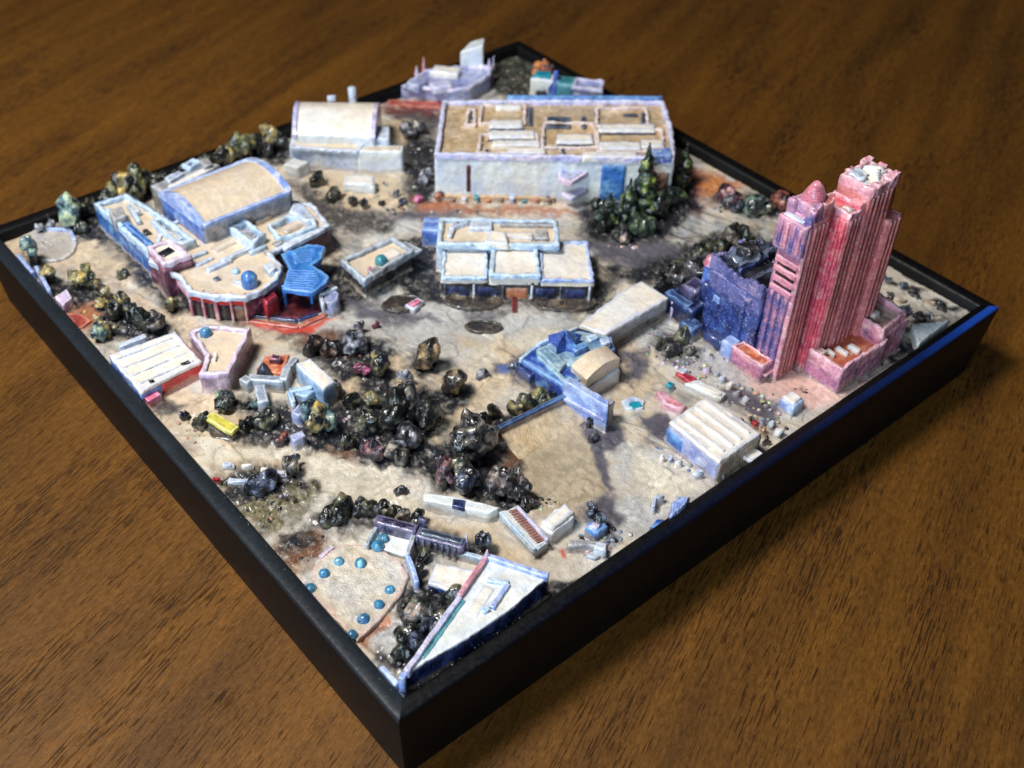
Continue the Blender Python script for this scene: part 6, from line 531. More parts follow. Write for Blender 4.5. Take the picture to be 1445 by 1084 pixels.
def print_mat(name, c, c2=None, c3=None, sparkle=0.0, coat=0.45, rough=0.40, scale=170, bump=0.08, grad=None, t=(.35, .65), layer=.5, edge=None, tint=.5, mottle=1.0, sss=0.0):
    m, nt, pos = new_mat(name)
    c2 = c2 or tuple(x * .8 for x in c)
    f = noise_tex(nt, pos, scale, 3, .65, .5)
    col = ramp(nt, f, [(t[0], lin(c2)), (t[1], lin(c))])
    if c3:
        f3 = noise_tex(nt, pos, scale * 1.7, 2, .6, .4)
        r = ramp(nt, f3, [(.5, (0, 0, 0, 1)), (.68, (1, 1, 1, 1))]); col = mixc(nt, r, col, lin(c3))
    # uneven ink: warm and cool washes that wander over the surface
    fw = noise_tex(nt, pos, 95, 1, .6, .8); col = mixc(nt, tint, col, ramp(nt, fw, [(.34, (.82, .90, 1.12, 1)), (.5, (1, 1, 1, 1)), (.66, (1.1, 1.0, .88, 1))]), 'MULTIPLY')
    if grad:                      # second colour towards the top of the piece
        tc = node(nt, 'ShaderNodeTexCoord'); sp = node(nt, 'ShaderNodeSeparateXYZ'); nt.links.new(tc.outputs['Generated'], sp.inputs[0])
        ad = node(nt, 'ShaderNodeMath', operation='MULTIPLY_ADD'); nt.links.new(f, ad.inputs[0]); ad.inputs[1].default_value = .5; nt.links.new(sp.outputs['Z'], ad.inputs[2])
        r = ramp(nt, ad.outputs[0], [(grad[1], (0, 0, 0, 1)), (grad[2], (1, 1, 1, 1))]); col = mixc(nt, r, col, lin(grad[0]))
    if edge is None: edge = tuple(x * .68 + y * .32 for x, y in zip(c, (228, 234, 244)))
    if edge:                      # ink bleeding along the edges of each piece
        ae = node(nt, 'ShaderNodeAttribute', attribute_name='edge'); fe = noise_tex(nt, pos, 330, 1, .6)
        me_ = node(nt, 'ShaderNodeMath', operation='MULTIPLY_ADD'); nt.links.new(fe, me_.inputs[0]); me_.inputs[1].default_value = 1.1; me_.inputs[2].default_value = -.55
        m2 = node(nt, 'ShaderNodeMath', operation='ADD', use_clamp=True); nt.links.new(me_.outputs[0], m2.inputs[0]); nt.links.new(ae.outputs['Fac'], m2.inputs[1])
        r = ramp(nt, m2.outputs[0], [(.4, (0, 0, 0, 1)), (1.0, (.8, .8, .8, 1))]); col = mixc(nt, r, col, lin(edge))
    af = node(nt, 'ShaderNodeAttribute', attribute_name='foot')       # ground ink creeping up the foot of the piece
    f2 = node(nt, 'ShaderNodeMath', operation='MULTIPLY_ADD'); nt.links.new(f, f2.inputs[0]); f2.inputs[1].default_value = .9; nt.links.new(af.outputs['Fac'], f2.inputs[2])
    col = mixc(nt, ramp(nt, f2.outputs[0], [(.75, (0, 0, 0, 1)), (1.25, (.7, .7, .7, 1))]), col, lin((170, 156, 138)))
    fm = noise_tex(nt, pos, 620, 2, .7); col = mixc(nt, .75 * mottle, col, ramp(nt, fm, [(.28, (.68, .68, .70, 1)), (.5, (1, 1, 1, 1)), (.74, (1.22, 1.21, 1.19, 1))]), 'MULTIPLY')
    if sparkle:
        vs = noise_tex(nt, pos, 2000, 1, .5); r = ramp(nt, vs, [(.62, (0, 0, 0, 1)), (.70, (1, 1, 1, 1))])
        mm = node(nt, 'ShaderNodeMath', operation='MULTIPLY'); nt.links.new(r, mm.inputs[0]); mm.inputs[1].default_value = sparkle
        col = mixc(nt, mm.outputs[0], col, (.85, .78, .85, 1))
        vd = noise_tex(nt, pos, 1700, 1, .5); r = ramp(nt, vd, [(.30, (1, 1, 1, 1)), (.40, (0, 0, 0, 1))])
        mm = node(nt, 'ShaderNodeMath', operation='MULTIPLY'); nt.links.new(r, mm.inputs[0]); mm.inputs[1].default_value = sparkle * .8
        col = mixc(nt, mm.outputs[0], col, (.02, .02, .05, 1))
    print_surface(nt, col, rough, coat, bump, sss, pos, layer)
    MATS[name] = m; return m
P = print_mat
RB = (150, 158, 184)       # cool ink that bleeds onto roof edges
SM = dict(mottle=.4, bump=.045, tint=.35)
P('tan_roof', (226, 208, 182), (214, 194, 166), edge=(176, 172, 178), **SM); P('tan_roof2', (200, 174, 136), (174, 148, 112), (216, 194, 162), edge=(150, 138, 128)); P('white_roof', (240, 233, 220), (226, 216, 200), edge=(200, 206, 222), **SM); P('cream_rim', (228, 206, 192), (192, 164, 146))
P('pale_wall', (230, 233, 230), (206, 211, 212), (216, 217, 208), mottle=.45, bump=.05); P('pale_rim', (208, 216, 228), (168, 180, 198)); P('ice_rim', (192, 212, 226), (142, 176, 204), (218, 228, 234)); P('ice_wall', (164, 190, 210), (118, 150, 180)); P('blue_rim', (168, 188, 230), (120, 146, 212), (206, 214, 236)); P('lav_rim', (204, 202, 228), (162, 162, 204), (224, 208, 220)); P('lav_wall', (166, 172, 206), (124, 132, 178), (192, 196, 214))
P('blue_lav_wall', (112, 144, 208), (66, 100, 178), (164, 186, 224)); P('blue_wall', (72, 128, 196), (36, 74, 146), (118, 168, 212)); P('sky_blue', (64, 134, 204), (46, 108, 184), edge=(120, 170, 220)); P('royal_blue', (62, 92, 178), (36, 56, 126), (108, 156, 208), edge=(130, 170, 215)); P('fin_blue', (156, 178, 224), (124, 142, 198), (188, 204, 230)); P('aqua', (70, 150, 186), (44, 96, 132), (128, 192, 210)); P('teal_wall', (70, 150, 160), (48, 110, 124)); P('teal_bright', (30, 150, 168), (24, 122, 142), edge=(60, 170, 180)); P('teal_grey', (140, 172, 188), (96, 128, 150), (176, 200, 206))
P('grey_wall', (160, 158, 158), (118, 118, 124), (184, 180, 174)); P('grey_rim', (176, 184, 192), (132, 140, 152)); DK = dict(coat=.8, rough=.3)
P('slate', (62, 68, 82), (36, 40, 52), (96, 102, 118), edge=(110, 120, 140), **DK); P('dark_wall', (52, 50, 52), (28, 28, 34), (92, 84, 80), edge=(96, 96, 100), **DK); P('black_gloss', (22, 22, 28), (10, 10, 14), (52, 52, 60), edge=(40, 42, 50), **DK)
P('navy_wall', (32, 40, 78), (16, 20, 38), (56, 70, 116), edge=(70, 86, 140), **DK); P('navy_rim', (60, 84, 134), (32, 44, 80), (90, 120, 160), edge=(100, 130, 170)); P('purple_wall', (70, 62, 98), (34, 32, 54), (124, 116, 152), **DK)
P('pink_wall', (214, 144, 156), (172, 100, 118), (226, 190, 200)); P('pink_rim', (218, 196, 210), (186, 154, 180), (208, 206, 228)); P('pink_bright', (226, 110, 140), (200, 84, 116), (236, 170, 190)); P('pink_grey_wall', (200, 168, 182), (134, 108, 130), (220, 198, 206)); P('maroon_wall', (116, 60, 80), (52, 34, 54), (166, 104, 132), edge=(206, 140, 160)); P('maroon_floor', (106, 36, 38), (56, 22, 28), (34, 20, 24), edge=(130, 60, 60)); P('red_wall', (180, 36, 50), (128, 26, 42), edge=(214, 90, 100)); P('red_bright', (210, 40, 34), (182, 28, 30), edge=(220, 80, 70)); P('red_floor', (190, 92, 78), (150, 62, 56), (206, 140, 114), edge=(206, 140, 120))
P('orange_wall', (206, 130, 90), (160, 92, 60)); P('orange_floor', (206, 116, 78), (168, 66, 42), (228, 164, 126), coat=.7, edge=(226, 150, 120)); P('ochre_wall', (214, 172, 120), (176, 130, 84)); P('brown_wall', (132, 104, 86), (84, 64, 56), (166, 136, 112)); P('brick', (150, 98, 84), (120, 72, 62)); P('tan_wall', (200, 174, 146), (158, 132, 108)); P('yellow', (212, 206, 92), (190, 178, 64), (228, 222, 140), edge=(226, 222, 150)); P('soil', (74, 66, 56), (36, 34, 33), (124, 110, 94), edge=(80, 76, 70), **DK); P('plaza', (212, 204, 188), (196, 184, 164), edge=(206, 176, 164)); P('plaza_grey', (188, 182, 172), (166, 158, 150)); P('tan_ground', (204, 186, 158), (186, 164, 130), edge=(204, 186, 158))
TP = dict(sparkle=.36, coat=.5, rough=.4, bump=.09, layer=1.6)
P('tower_pink', (232, 106, 120), (202, 74, 94), (240, 162, 158), edge=(240, 166, 170), **TP); P('tower_red', (232, 84, 104), (202, 56, 82), (238, 140, 142), edge=(238, 140, 148), **TP); P('tower_brick', (214, 124, 118), (180, 94, 94), edge=(230, 164, 164), **TP); P('tower_brown', (190, 106, 102), (150, 80, 82), edge=(214, 150, 150), **TP); P('tower_rim', (234, 166, 172), (212, 132, 150), (242, 200, 200), **TP); P('tower_purple', (180, 128, 160), (96, 94, 156), (212, 144, 160), edge=(224, 168, 182), **TP); P('tower_ledge', (226, 150, 162), (196, 120, 146), **TP); P('tower_spire', (222, 142, 152), (188, 102, 124), **TP); P('tower_base', (216, 134, 150), (160, 96, 136), (120, 82, 116), edge=(232, 176, 182), **TP)
P('tower_mix', (88, 88, 150), (58, 60, 116), (124, 106, 156), grad=((188, 130, 160), .55, 1.1), edge=(204, 156, 182), **TP); P('tower_blue', (40, 64, 138), (24, 38, 92), (62, 90, 156), grad=((98, 100, 158), .95, 1.35), edge=(110, 114, 170), **TP); P('tower_blue_top', (116, 114, 168), (76, 82, 140), (150, 134, 174), **TP)

TREE_INK = {'umber': ((150, 104, 80), (74, 58, 50), (24, 22, 24)),  # top ink, main ink, dark ink
 'gold': ((206, 176, 96), (128, 118, 84), (28, 32, 36)), 'olive': ((150, 140, 80), (96, 98, 70), (22, 26, 28)), 'blue_green': ((172, 186, 150), (92, 122, 126), (24, 40, 52)), 'dark': ((122, 118, 92), (52, 56, 46), (13, 16, 17)),
 'dark_grey': ((160, 150, 134), (76, 72, 68), (18, 20, 24)), 'grey': ((176, 176, 182), (108, 108, 116), (30, 32, 38)), 'black': ((84, 84, 72), (30, 33, 29), (8, 9, 10)), 'pink': ((214, 130, 170), (180, 92, 130), (90, 40, 60)), 'navy': ((112, 120, 140), (44, 50, 68), (13, 16, 24)), 'rust': ((206, 132, 104), (150, 90, 76), (60, 40, 44)),
 'conifer': ((150, 160, 70), (54, 72, 48), (12, 18, 18)), 'green': ((96, 112, 76), (38, 52, 44), (12, 16, 18)), 'mixed': ((206, 180, 160), (96, 92, 86), (20, 24, 28)), 'sage': ((150, 164, 130), (92, 112, 104), (28, 36, 42)), 'rosy': ((206, 150, 140), (128, 88, 92), (40, 32, 40)), 'orange': ((226, 156, 90), (186, 110, 66), (90, 50, 40)), 'bronze': ((190, 158, 104), (120, 100, 74), (36, 32, 30)), 'tan': ((214, 190, 160), (180, 152, 124), (110, 90, 76)), 'brown': ((168, 150, 138), (96, 86, 84), (24, 24, 28)), 'slate': ((120, 136, 156), (62, 72, 86), (20, 24, 30))}
def ink_of(st):
    if st.startswith('bronze'): return 'bronze'
    if st in ('gold_dark', 'olive_dark', 'olive_gold', 'grey_gold', 'gold_grey'): return 'gold' if st.startswith('gold') or st.endswith('gold') else 'olive'
    if st.startswith('blue_green'): return 'blue_green'
    if st.startswith('dark_grey'): return 'dark_grey'
    if st in ('black_gloss',): return 'black'
    if st.startswith('conifer'): return 'conifer'
    if st.startswith('green'): return 'green'
    if st == 'grey_brown': return 'brown'
    if st == 'rust_dark': return 'umber'
    if st == 'navy_gloss': return 'navy'
    if st == 'mixed_dark': return 'mixed'
    if st == 'slate_tree': return 'slate'
    return st
def tree_mat(ink):
    nm = 'tree_' + ink
    if nm in MATS: return MATS[nm]
    a, b, c = TREE_INK[ink]; m, nt, pos = new_mat(nm)
    at = node(nt, 'ShaderNodeAttribute', attribute_name='ink')       # printed ink patches stored on the mesh
    f = noise_tex(nt, pos, 300, 2, .6); ad = node(nt, 'ShaderNodeMath', operation='MULTIPLY_ADD'); nt.links.new(f, ad.inputs[0]); ad.inputs[1].default_value = .7; nt.links.new(at.outputs['Fac'], ad.inputs[2])
    col = ramp(nt, ad.outputs[0], [(.42, lin(c)), (.68, lin(b)), (1.0, lin(a))])
    print_surface(nt, col, .34, .6, .12, 0, pos, .2)
    MATS[nm] = m; return m

# ------------------------------------------------------------------ mesh helpers
def mesh_obj(name, verts, faces, mat, parent=None, smooth=True, sharp=None):
    me = bpy.data.meshes.new(name); me.from_pydata(verts, [], faces)
    me.polygons.foreach_set('use_smooth', [smooth] * len(me.polygons)); me.update()
    if mat: me.materials.append(MATS[mat] if isinstance(mat, str) else mat)
    o = bpy.data.objects.new(name, me); COL.objects.link(o)
    if parent: o.parent = parent
    return o
def ccw(poly):
    a = sum(poly[i][0] * poly[(i + 1) % len(poly)][1] - poly[(i + 1) % len(poly)][0] * poly[i][1] for i in range(len(poly)))
    return [tuple(q) for q in (poly if a > 0 else poly[::-1])]
def inset(poly, d):
    n = len(poly); out = []
    for i in range(n):
        p0, p1, p2 = poly[i - 1], poly[i], poly[(i + 1) % n]
        e1 = (p1[0] - p0[0], p1[1] - p0[1]); e2 = (p2[0] - p1[0], p2[1] - p1[1])
        l1 = math.hypot(*e1) or 1e-6; l2 = math.hypot(*e2) or 1e-6
        n1 = (-e1[1] / l1, e1[0] / l1); n2 = (-e2[1] / l2, e2[0] / l2)
        bx, by = n1[0] + n2[0], n1[1] + n2[1]; k = bx * n1[0] + by * n1[1]
        k = max(k, .35)
        out.append((p1[0] + bx * d / k, p1[1] + by * d / k))
    return out
def resample(poly, counts):
    out = []
    for i, c in enumerate(counts):
        a, b = poly[i], poly[(i + 1) % len(poly)]
        for j in range(c): t = j / c; out.append((a[0] + (b[0] - a[0]) * t, a[1] + (b[1] - a[1]) * t))
    return out
SEED = [0]
def wob(x, y, z, amp):
    if not amp: return 0, 0, 0
    v = mnoise.noise_vector(Vector((x * .55, y * .55, z * .55))); w = mnoise.noise_vector(Vector((x * 1.7 + 9, y * 1.7, z * 1.7)))
    return (v.x + .5 * w.x) * amp, (v.y + .5 * w.y) * amp, (v.z + .5 * w.z) * amp
def sweep(name, mat, poly, profile, parent, cap=True, amp=.1, step=.9):
    """profile: list of (inset, z) from the outer foot up and over; closes with a cap at the last ring"""
    poly = ccw(poly); n = len(poly)
    counts = [max(1, min(24, int(math.hypot(poly[i][0] - poly[(i + 1) % n][0], poly[i][1] - poly[(i + 1) % n][1]) / step))) for i in range(n)]
    verts, faces = [], []; N = sum(counts); edge = []; foot = []
    ar = abs(sum(poly[i][0] * poly[(i + 1) % n][1] - poly[(i + 1) % n][0] * poly[i][1] for i in range(n))) / 2
    pe = sum(math.hypot(poly[i][0] - poly[(i + 1) % n][0], poly[i][1] - poly[(i + 1) % n][1]) for i in range(n)); inr = 2 * ar / pe
    if cap:
        zt = profile[-1][1]; hw = .46 * inr
        profile = [(min(d, hw * .6), z) for d, z in profile]; d0 = profile[-1][0]
        profile = profile + [(d0 + min(.5, (hw - d0) * .4), zt), (d0 + min(1.5, (hw - d0) * .85), zt)]
    zmax = max(z for d, z in profile); zmin = min(z for d, z in profile); fall = min(2.0, .45 * (zmax - zmin)) + 1e-6
    for pi_, (d, z) in enumerate(profile):
        ev = max(0, 1 - (zmax - z) / fall)
        if cap and pi_ == len(profile) - 1: ev = 0
        if cap and pi_ == len(profile) - 2: ev = .6
        edge += [ev] * N; foot += [max(0, 1 - z / 1.7) if zmin < .05 and zmax > 1.2 else 0] * N
        for (x, y) in resample(inset(poly, d) if d else poly, counts):
            dx, dy, dz = wob(x, y, z, amp * 2.2)
            verts.append(W3(x + dx, y + dy, z + ZP + dz))
    for k in range(len(profile) - 1):
        for i in range(N):
            j = (i + 1) % N; faces.append((k * N + i, k * N + j, (k + 1) * N + j, (k + 1) * N + i))
    if cap: faces.append(tuple(range((len(profile) - 1) * N, len(profile) * N)))
    o = mesh_obj(name, verts, faces, mat, parent)
    o.data.attributes.new('edge', 'FLOAT', 'POINT').data.foreach_set('value', edge); o.data.attributes.new('foot', 'FLOAT', 'POINT').data.foreach_set('value', foot)
    return o
def rounded(z0, z1, r):
    h = z1 - r - z0; k = max(1, min(10, int(h / 2.2)))
    pr = [(0, z0 + h * i / k) for i in range(k + 1)]
    if z0 < 0 and h > 1.6: pr = [(-.55, z0), (-.45, .0), (-.16, .35), (0, .95)] + [(0, .95 + (z1 - r - .95) * i / k) for i in range(1, k + 1)]
    pr += [(r * .12, z1 - r * .5), (r * .4, z1 - r * .14), (r, z1), (r * 1.12, z1)]
    return pr
def build_op(op, parent):
    name, kind, mat = op[0], op[1], op[2]
    if kind == 'mass':
        _, _, _, poly, z0, z1, r, amp = op
        r = min(r, (z1 - z0) * .6)
        return sweep(name, mat, poly, rounded(z0 - (.4 if z0 == 0 else 0), z1, r), parent, True, amp)
    if kind == 'ring':
        _, _, _, poly, z0, z1, w = op; r = min(.4, w * .35)
        return sweep(name, mat, poly, [(0, z0), (0, z1 - r), (r * .3, z1 - r * .3), (r, z1), (w - r, z1), (w - r * .3, z1 - r * .3), (w, z1 - r), (w, z0)], parent, False, .2)
    if kind == 'barrel':
        _, _, _, q, z0, z1, rise = op; A, Bq, C, D = [Vector((x, y)) for x, y in q]; nx, ny = 14, 18
        verts, faces = [], []
        for i in range(nx + 1):
            s = i / nx
            for j in range(ny + 1):
                t = j / ny; pnt = (A.lerp(Bq, s)).lerp(D.lerp(Bq + (C - Bq), s), t); z = z1 + rise * math.sin(math.pi * t) ** .8
                dx, dy, dz = wob(pnt.x, pnt.y, z, .08); verts.append(W3(pnt.x + dx, pnt.y + dy, z + ZP + dz))
            b = len(verts)
            for t in (1, 0): pnt = (A.lerp(Bq, s)).lerp(D.lerp(C, s), t); verts.append(W3(pnt.x, pnt.y, z0 + ZP))
        M = ny + 3
        for i in range(nx):
            for j in range(M):
                k = (j + 1) % M; faces.append((i * M + j, (i + 1) * M + j, (i + 1) * M + k, i * M + k))
        faces.append(tuple(range(M))); faces.append(tuple(range(nx * M, (nx + 1) * M))[::-1])
        o = mesh_obj(name, verts, faces, mat, parent)
        bm = bmesh.new(); bm.from_mesh(o.data); bmesh.ops.recalc_face_normals(bm, faces=bm.faces)
        for f in bm.faces:
            if len(f.verts) > 4: f.smooth = False
        for e in bm.edges:
            if len(e.link_faces) == 2 and e.calc_face_angle(0) > .7: e.smooth = False
        bm.to_mesh(o.data); bm.free(); return o
    if kind == 'lathe':
        _, _, _, (u, v), z0, z1, r0, r1, top = op; n = 18; H = z1 - z0
        if top == 'dome': pr = [(r0, z0)] + [(r0 + (r1 - r0) * t, z0 + (H - r1 * .9) * t) for t in (.5, 1)] if H > r1 * .9 else [(r0, z0)]
        if top == 'dome':
            hz = min(H, r1 * .9); pr += [(r1 * math.cos(a), z1 - hz + hz * math.sin(a)) for a in (.3, .6, .9, 1.2, 1.45)]
        elif top == 'bottle': pr = [(r0, z0), (r0, z0 + H * .35), (r0 * .6, z0 + H * .55), (r0 * .36, z0 + H * .68), (r0 * .34, z0 + H * .95), (r0 * .2, z1)]
        elif top == 'cone': pr = [(r0, z0), (r0 * .8, z0 + H * .3), (r0 * .45, z0 + H * .65), (r0 * .12, z1)]
        elif top == 'spire': pr = [(r0, z0), (r0 * .96, z0 + H * .15), (r0 * .88, z0 + H * .32), (r0 * .78, z0 + H * .5), (r0 * .62, z0 + H * .68), (r0 * .46, z0 + H * .84), (r0 * .3, z0 + H * .95), (r0 * .1, z1)]
        else: pr = [(r0, z0), (r0 + (r1 - r0) * .5, z0 + H * .5), (r1, z1 - .2), (r1 * .8, z1)]
        verts, faces = [], []
        for r, z in pr:
            for i in range(n):
                a = 2 * math.pi * i / n; x, y = u + r * math.cos(a), v + r * math.sin(a); dx, dy, dz = wob(x, y, z, .15)
                verts.append(W3(x + dx, y + dy, z + dz + ZP - (.4 if z == 0 else 0)))
        for k in range(len(pr) - 1):
            for i in range(n): j = (i + 1) % n; faces.append((k * n + i, k * n + j, (k + 1) * n + j, (k + 1) * n + i))
        faces.append(tuple(range((len(pr) - 1) * n, len(pr) * n)))
        return mesh_obj(name, verts, faces, mat, parent)
    if kind == 'bottle':
        _, _, _, (u, v), z0, z1, r0 = op; H = z1 - z0
        return build_op([name, 'lathe', mat, [u, v], z0, z1, r0, r0 * .4, 'bottle'], parent)
    if kind == 'wedge':
        _, _, _, q, z0, z1, z2 = op; q = ccw(q); c = sum(x for x, y in q) / 4
        order = sorted(range(4), key=lambda i: q[i][0] - q[i][1]); hs = {}
        for k, i in enumerate(order): hs[i] = z1 + (z2 - z1) * k / 3
        verts = [W3(x, y, ZP + z0 - .4) for x, y in q] + [W3(x, y, ZP + hs[i]) for i, (x, y) in enumerate(q)]
        o = mesh_obj(name, verts, [(i, (i + 1) % 4, 4 + (i + 1) % 4, 4 + i) for i in range(4)] + [(4, 5, 6, 7)], mat, parent, False)
        bm = bmesh.new(); bm.from_mesh(o.data); bmesh.ops.bevel(bm, geom=bm.edges[:], offset=.45 * MM, segments=2, affect='EDGES', profile=.5); bm.to_mesh(o.data); bm.free(); return o
    if kind == 'star':
        _, _, _, (u, v), z0, z1, r = op; n = 10; verts = [W3(u, v, z1 + ZP)]; 
        for i in range(n):
            a = 2 * math.pi * i / n + .3; rr = r * (1 if i % 2 else .5); zz = z0 + (2.8 if i % 2 else .8)
            verts.append(W3(u + rr * .8 * math.cos(a), v + rr * .8 * math.sin(a), zz + ZP)); verts.append(W3(u + rr * .7 * math.cos(a), v + rr * .7 * math.sin(a), z0 - .3 + ZP))
        faces = []
        for i in range(n): a, b = 1 + 2 * i, 1 + 2 * ((i + 1) % n); faces += [(0, a, b), (a, a + 1, b + 1, b)]
        return mesh_obj(name, verts, faces, mat, parent, False)
    if kind == 'ramp':
        _, _, _, q, lo, hi = op; A, Bq, C, D = [Vector((x, y)) for x, y in q]; verts = []; n = 8; m_ = 12
        for i in range(n + 1):
            t = i / n; z = lo + (hi - lo) * (1 - t) ** 2.6
            for j in range(m_ + 1): pnt = A.lerp(D, t).lerp(Bq.lerp(C, t), j / m_); verts.append(W3(pnt.x, pnt.y, z + ZP - (.6 if i == n else 0)))
        faces = [(i * (m_ + 1) + j, (i + 1) * (m_ + 1) + j, (i + 1) * (m_ + 1) + j + 1, i * (m_ + 1) + j + 1) for i in range(n) for j in range(m_)]
        return mesh_obj(name, verts, faces, mat, parent)
    if kind == 'ragged':
        _, _, _, a, b, z0, z1, w = op; rnd = random.Random(str(a)); n = 26; verts = []; faces = []
        A, Bq = Vector(a), Vector(b); d = (Bq - A).normalized(); nn = Vector((-d.y, d.x)); z = z1
        for i in range(n + 1):
            t = i / n; pnt = A.lerp(Bq, t); z = z0 + (z1 - z0) * (.45 + .45 * math.sin(t * 7 + 1) * .5 + .35 * rnd.random())
            for (s, zz) in ((-.5, z0 - 1), (-.5, z - .2), (-.2, z), (.2, z), (.5, z - .2), (.5, z0 - 1)):
                q = pnt + nn * w * s; verts.append(W3(q.x, q.y, zz + ZP))
        for i in range(n):
            for k in range(6): j = (k + 1) % 6; faces.append((i * 6 + k, (i + 1) * 6 + k, (i + 1) * 6 + j, i * 6 + j))
        faces += [tuple(range(6)), tuple(range(n * 6, n * 6 + 6))]
        o = mesh_obj(name, verts, faces, mat, parent, False)
        bm = bmesh.new(); bm.from_mesh(o.data); bmesh.ops.recalc_face_normals(bm, faces=bm.faces); bm.to_mesh(o.data); bm.free(); return o

# ------------------------------------------------------------------ table
def wood_material():
    m = bpy.data.materials.new('dark_stained_wood'); m.use_nodes = True; nt = m.node_tree; b = nt.nodes['Principled BSDF']
    tc = node(nt, 'ShaderNodeTexCoord'); mp = node(nt, 'ShaderNodeMapping'); mp.inputs['Rotation'].default_value = (0, 0, math.radians(-22)); nt.links.new(tc.outputs['Object'], mp.inputs[0]); v = mp.outputs[0]
    def stretched(sx, sy):
        q = node(nt, 'ShaderNodeMapping'); q.inputs['Scale'].default_value = (sx, sy, 1); nt.links.new(v, q.inputs[0]); return q.outputs[0]
    big = noise_tex(nt, stretched(4, 14), 1, 4, .6, .6)
    band = noise_tex(nt, stretched(9, 90), 1, 5, .6, .4)
    fib = noise_tex(nt, stretched(220, 1300), 1, 4, .7, .2)
    mot = noise_tex(nt, stretched(500, 900), 1, 3, .7)
    col = ramp(nt, big, [(.3, lin((78, 49, 14))), (.7, lin((114, 73, 21)))])
    col = mixc(nt, .55, col, ramp(nt, band, [(.3, lin((68, 43, 12))), (.72, lin((132, 86, 27)))]))
    col = mixc(nt, .7, col, ramp(nt, fib, [(.28, (.45, .42, .4, 1)), (.62, (1.15, 1.15, 1.15, 1))]), 'MULTIPLY')
    col = mixc(nt, .6, col, ramp(nt, mot, [(.3, (.6, .58, .55, 1)), (.7, (1.3, 1.28, 1.2, 1))]), 'MULTIPLY')
    # open pores: short dark dashes along the grain, denser in some bands
    pore = noise_tex(nt, stretched(150, 2300), 1, 2, .55, .15); dens = noise_tex(nt, stretched(14, 60), 1, 3, .6)
    ad = node(nt, 'ShaderNodeMath', operation='MULTIPLY_ADD'); nt.links.new(dens, ad.inputs[0]); ad.inputs[1].default_value = .55; nt.links.new(pore, ad.inputs[2])
    pm = ramp(nt, ad.outputs[0], [(.88, (0, 0, 0, 1)), (.95, (1, 1, 1, 1))])
    pf = node(nt, 'ShaderNodeMath', operation='MULTIPLY'); nt.links.new(pm, pf.inputs[0]); pf.inputs[1].default_value = .7; col = mixc(nt, pf.outputs[0], col, lin((30, 16, 8)))
    lp = noise_tex(nt, stretched(34, 760), 1, 2, .5, .3); lm = ramp(nt, lp, [(.74, (0, 0, 0, 1)), (.82, (.6, .6, .6, 1))]); col = mixc(nt, lm, col, lin((34, 18, 11)))
    nt.links.new(col, b.inputs['Base Color'])
    rr = ramp(nt, mot, [(.3, (.44, .44, .44, 1)), (.7, (.6, .6, .6, 1))]); nt.links.new(rr, b.inputs['Roughness']); b.inputs['Specular IOR Level'].default_value = .3
    h = node(nt, 'ShaderNodeMath', operation='MULTIPLY_ADD'); nt.links.new(pm, h.inputs[0]); h.inputs[1].default_value = -1.2; nt.links.new(fib, h.inputs[2])
    h2 = node(nt, 'ShaderNodeMath', operation='MULTIPLY_ADD'); nt.links.new(mot, h2.inputs[0]); h2.inputs[1].default_value = .7; nt.links.new(h.outputs[0], h2.inputs[2])
    bp = node(nt, 'ShaderNodeBump'); bp.inputs['Strength'].default_value = .7; bp.inputs['Distance'].default_value = .0003; nt.links.new(h2.outputs[0], bp.inputs['Height']); nt.links.new(bp.outputs[0], b.inputs['Normal'])
    return m
s = .9
t = mesh_obj('table_top', [(x * s, y * s, z) for z in (-.03, 0) for x, y in ((-1, -1), (1, -1), (1, 1), (-1, 1))], [(0, 3, 2, 1), (4, 5, 6, 7), (0, 1, 5, 4), (1, 2, 6, 5), (2, 3, 7, 6), (3, 0, 4, 7)], wood_material(), None, False)
t['kind'] = 'structure'; t['label'] = 'dark stained wooden table top with open grain'

# ------------------------------------------------------------------ display tray
def plastic(name, c, rough, ink=None):
    m, nt, pos = new_mat(name); b = nt.nodes['Principled BSDF']
    f = noise_tex(nt, pos, 60, 4, .6); col = ramp(nt, f, [(.3, lin(tuple(x * .75 for x in c))), (.7, lin(c))])
    if ink:      # blue sheen painted into the rim colour, strongest at its right end
        tc = node(nt, 'ShaderNodeTexCoord'); sp = node(nt, 'ShaderNodeSeparateXYZ'); nt.links.new(tc.outputs['Generated'], sp.inputs[0])
        ad = node(nt, 'ShaderNodeMath', operation='MULTIPLY_ADD'); nt.links.new(f, ad.inputs[0]); ad.inputs[1].default_value = .12; nt.links.new(sp.outputs['X'], ad.inputs[2])
        r = ramp(nt, ad.outputs[0], [(.2, (0, 0, 0, 1)), (.66, (.03, .03, .03, 1)), (.88, (.16, .16, .16, 1)), (1.03, (.75, .75, .75, 1))]); col = mixc(nt, r, col, lin(ink))
    nt.links.new(col, b.inputs['Base Color']); b.inputs['Specular IOR Level'].default_value = .28
    fr = noise_tex(nt, pos, 900, 3, .6); nt.links.new(ramp(nt, fr, [(.3, (rough - .08,) * 3 + (1,)), (.7, (rough + .1,) * 3 + (1,))]), b.inputs['Roughness'])
    bp = node(nt, 'ShaderNodeBump'); bp.inputs['Strength'].default_value = .5; bp.inputs['Distance'].default_value = .00015; nt.links.new(fr, bp.inputs['Height']); nt.links.new(bp.outputs[0], b.inputs['Normal'])
    MATS[name] = m; return m
plastic('black_plastic', (5, 5, 6), .5); plastic('rim_grey', (34, 40, 46), .42); plastic('rim_blue_sheen', (8, 10, 16), .4, (36, 84, 190))
tray = bpy.data.objects.new('display_tray', None); COL.objects.link(tray); tray.location = (0, 0, 0)
tray['label'] = 'shallow square black tray holding the printed town on the wooden table'; tray['category'] = 'tray'
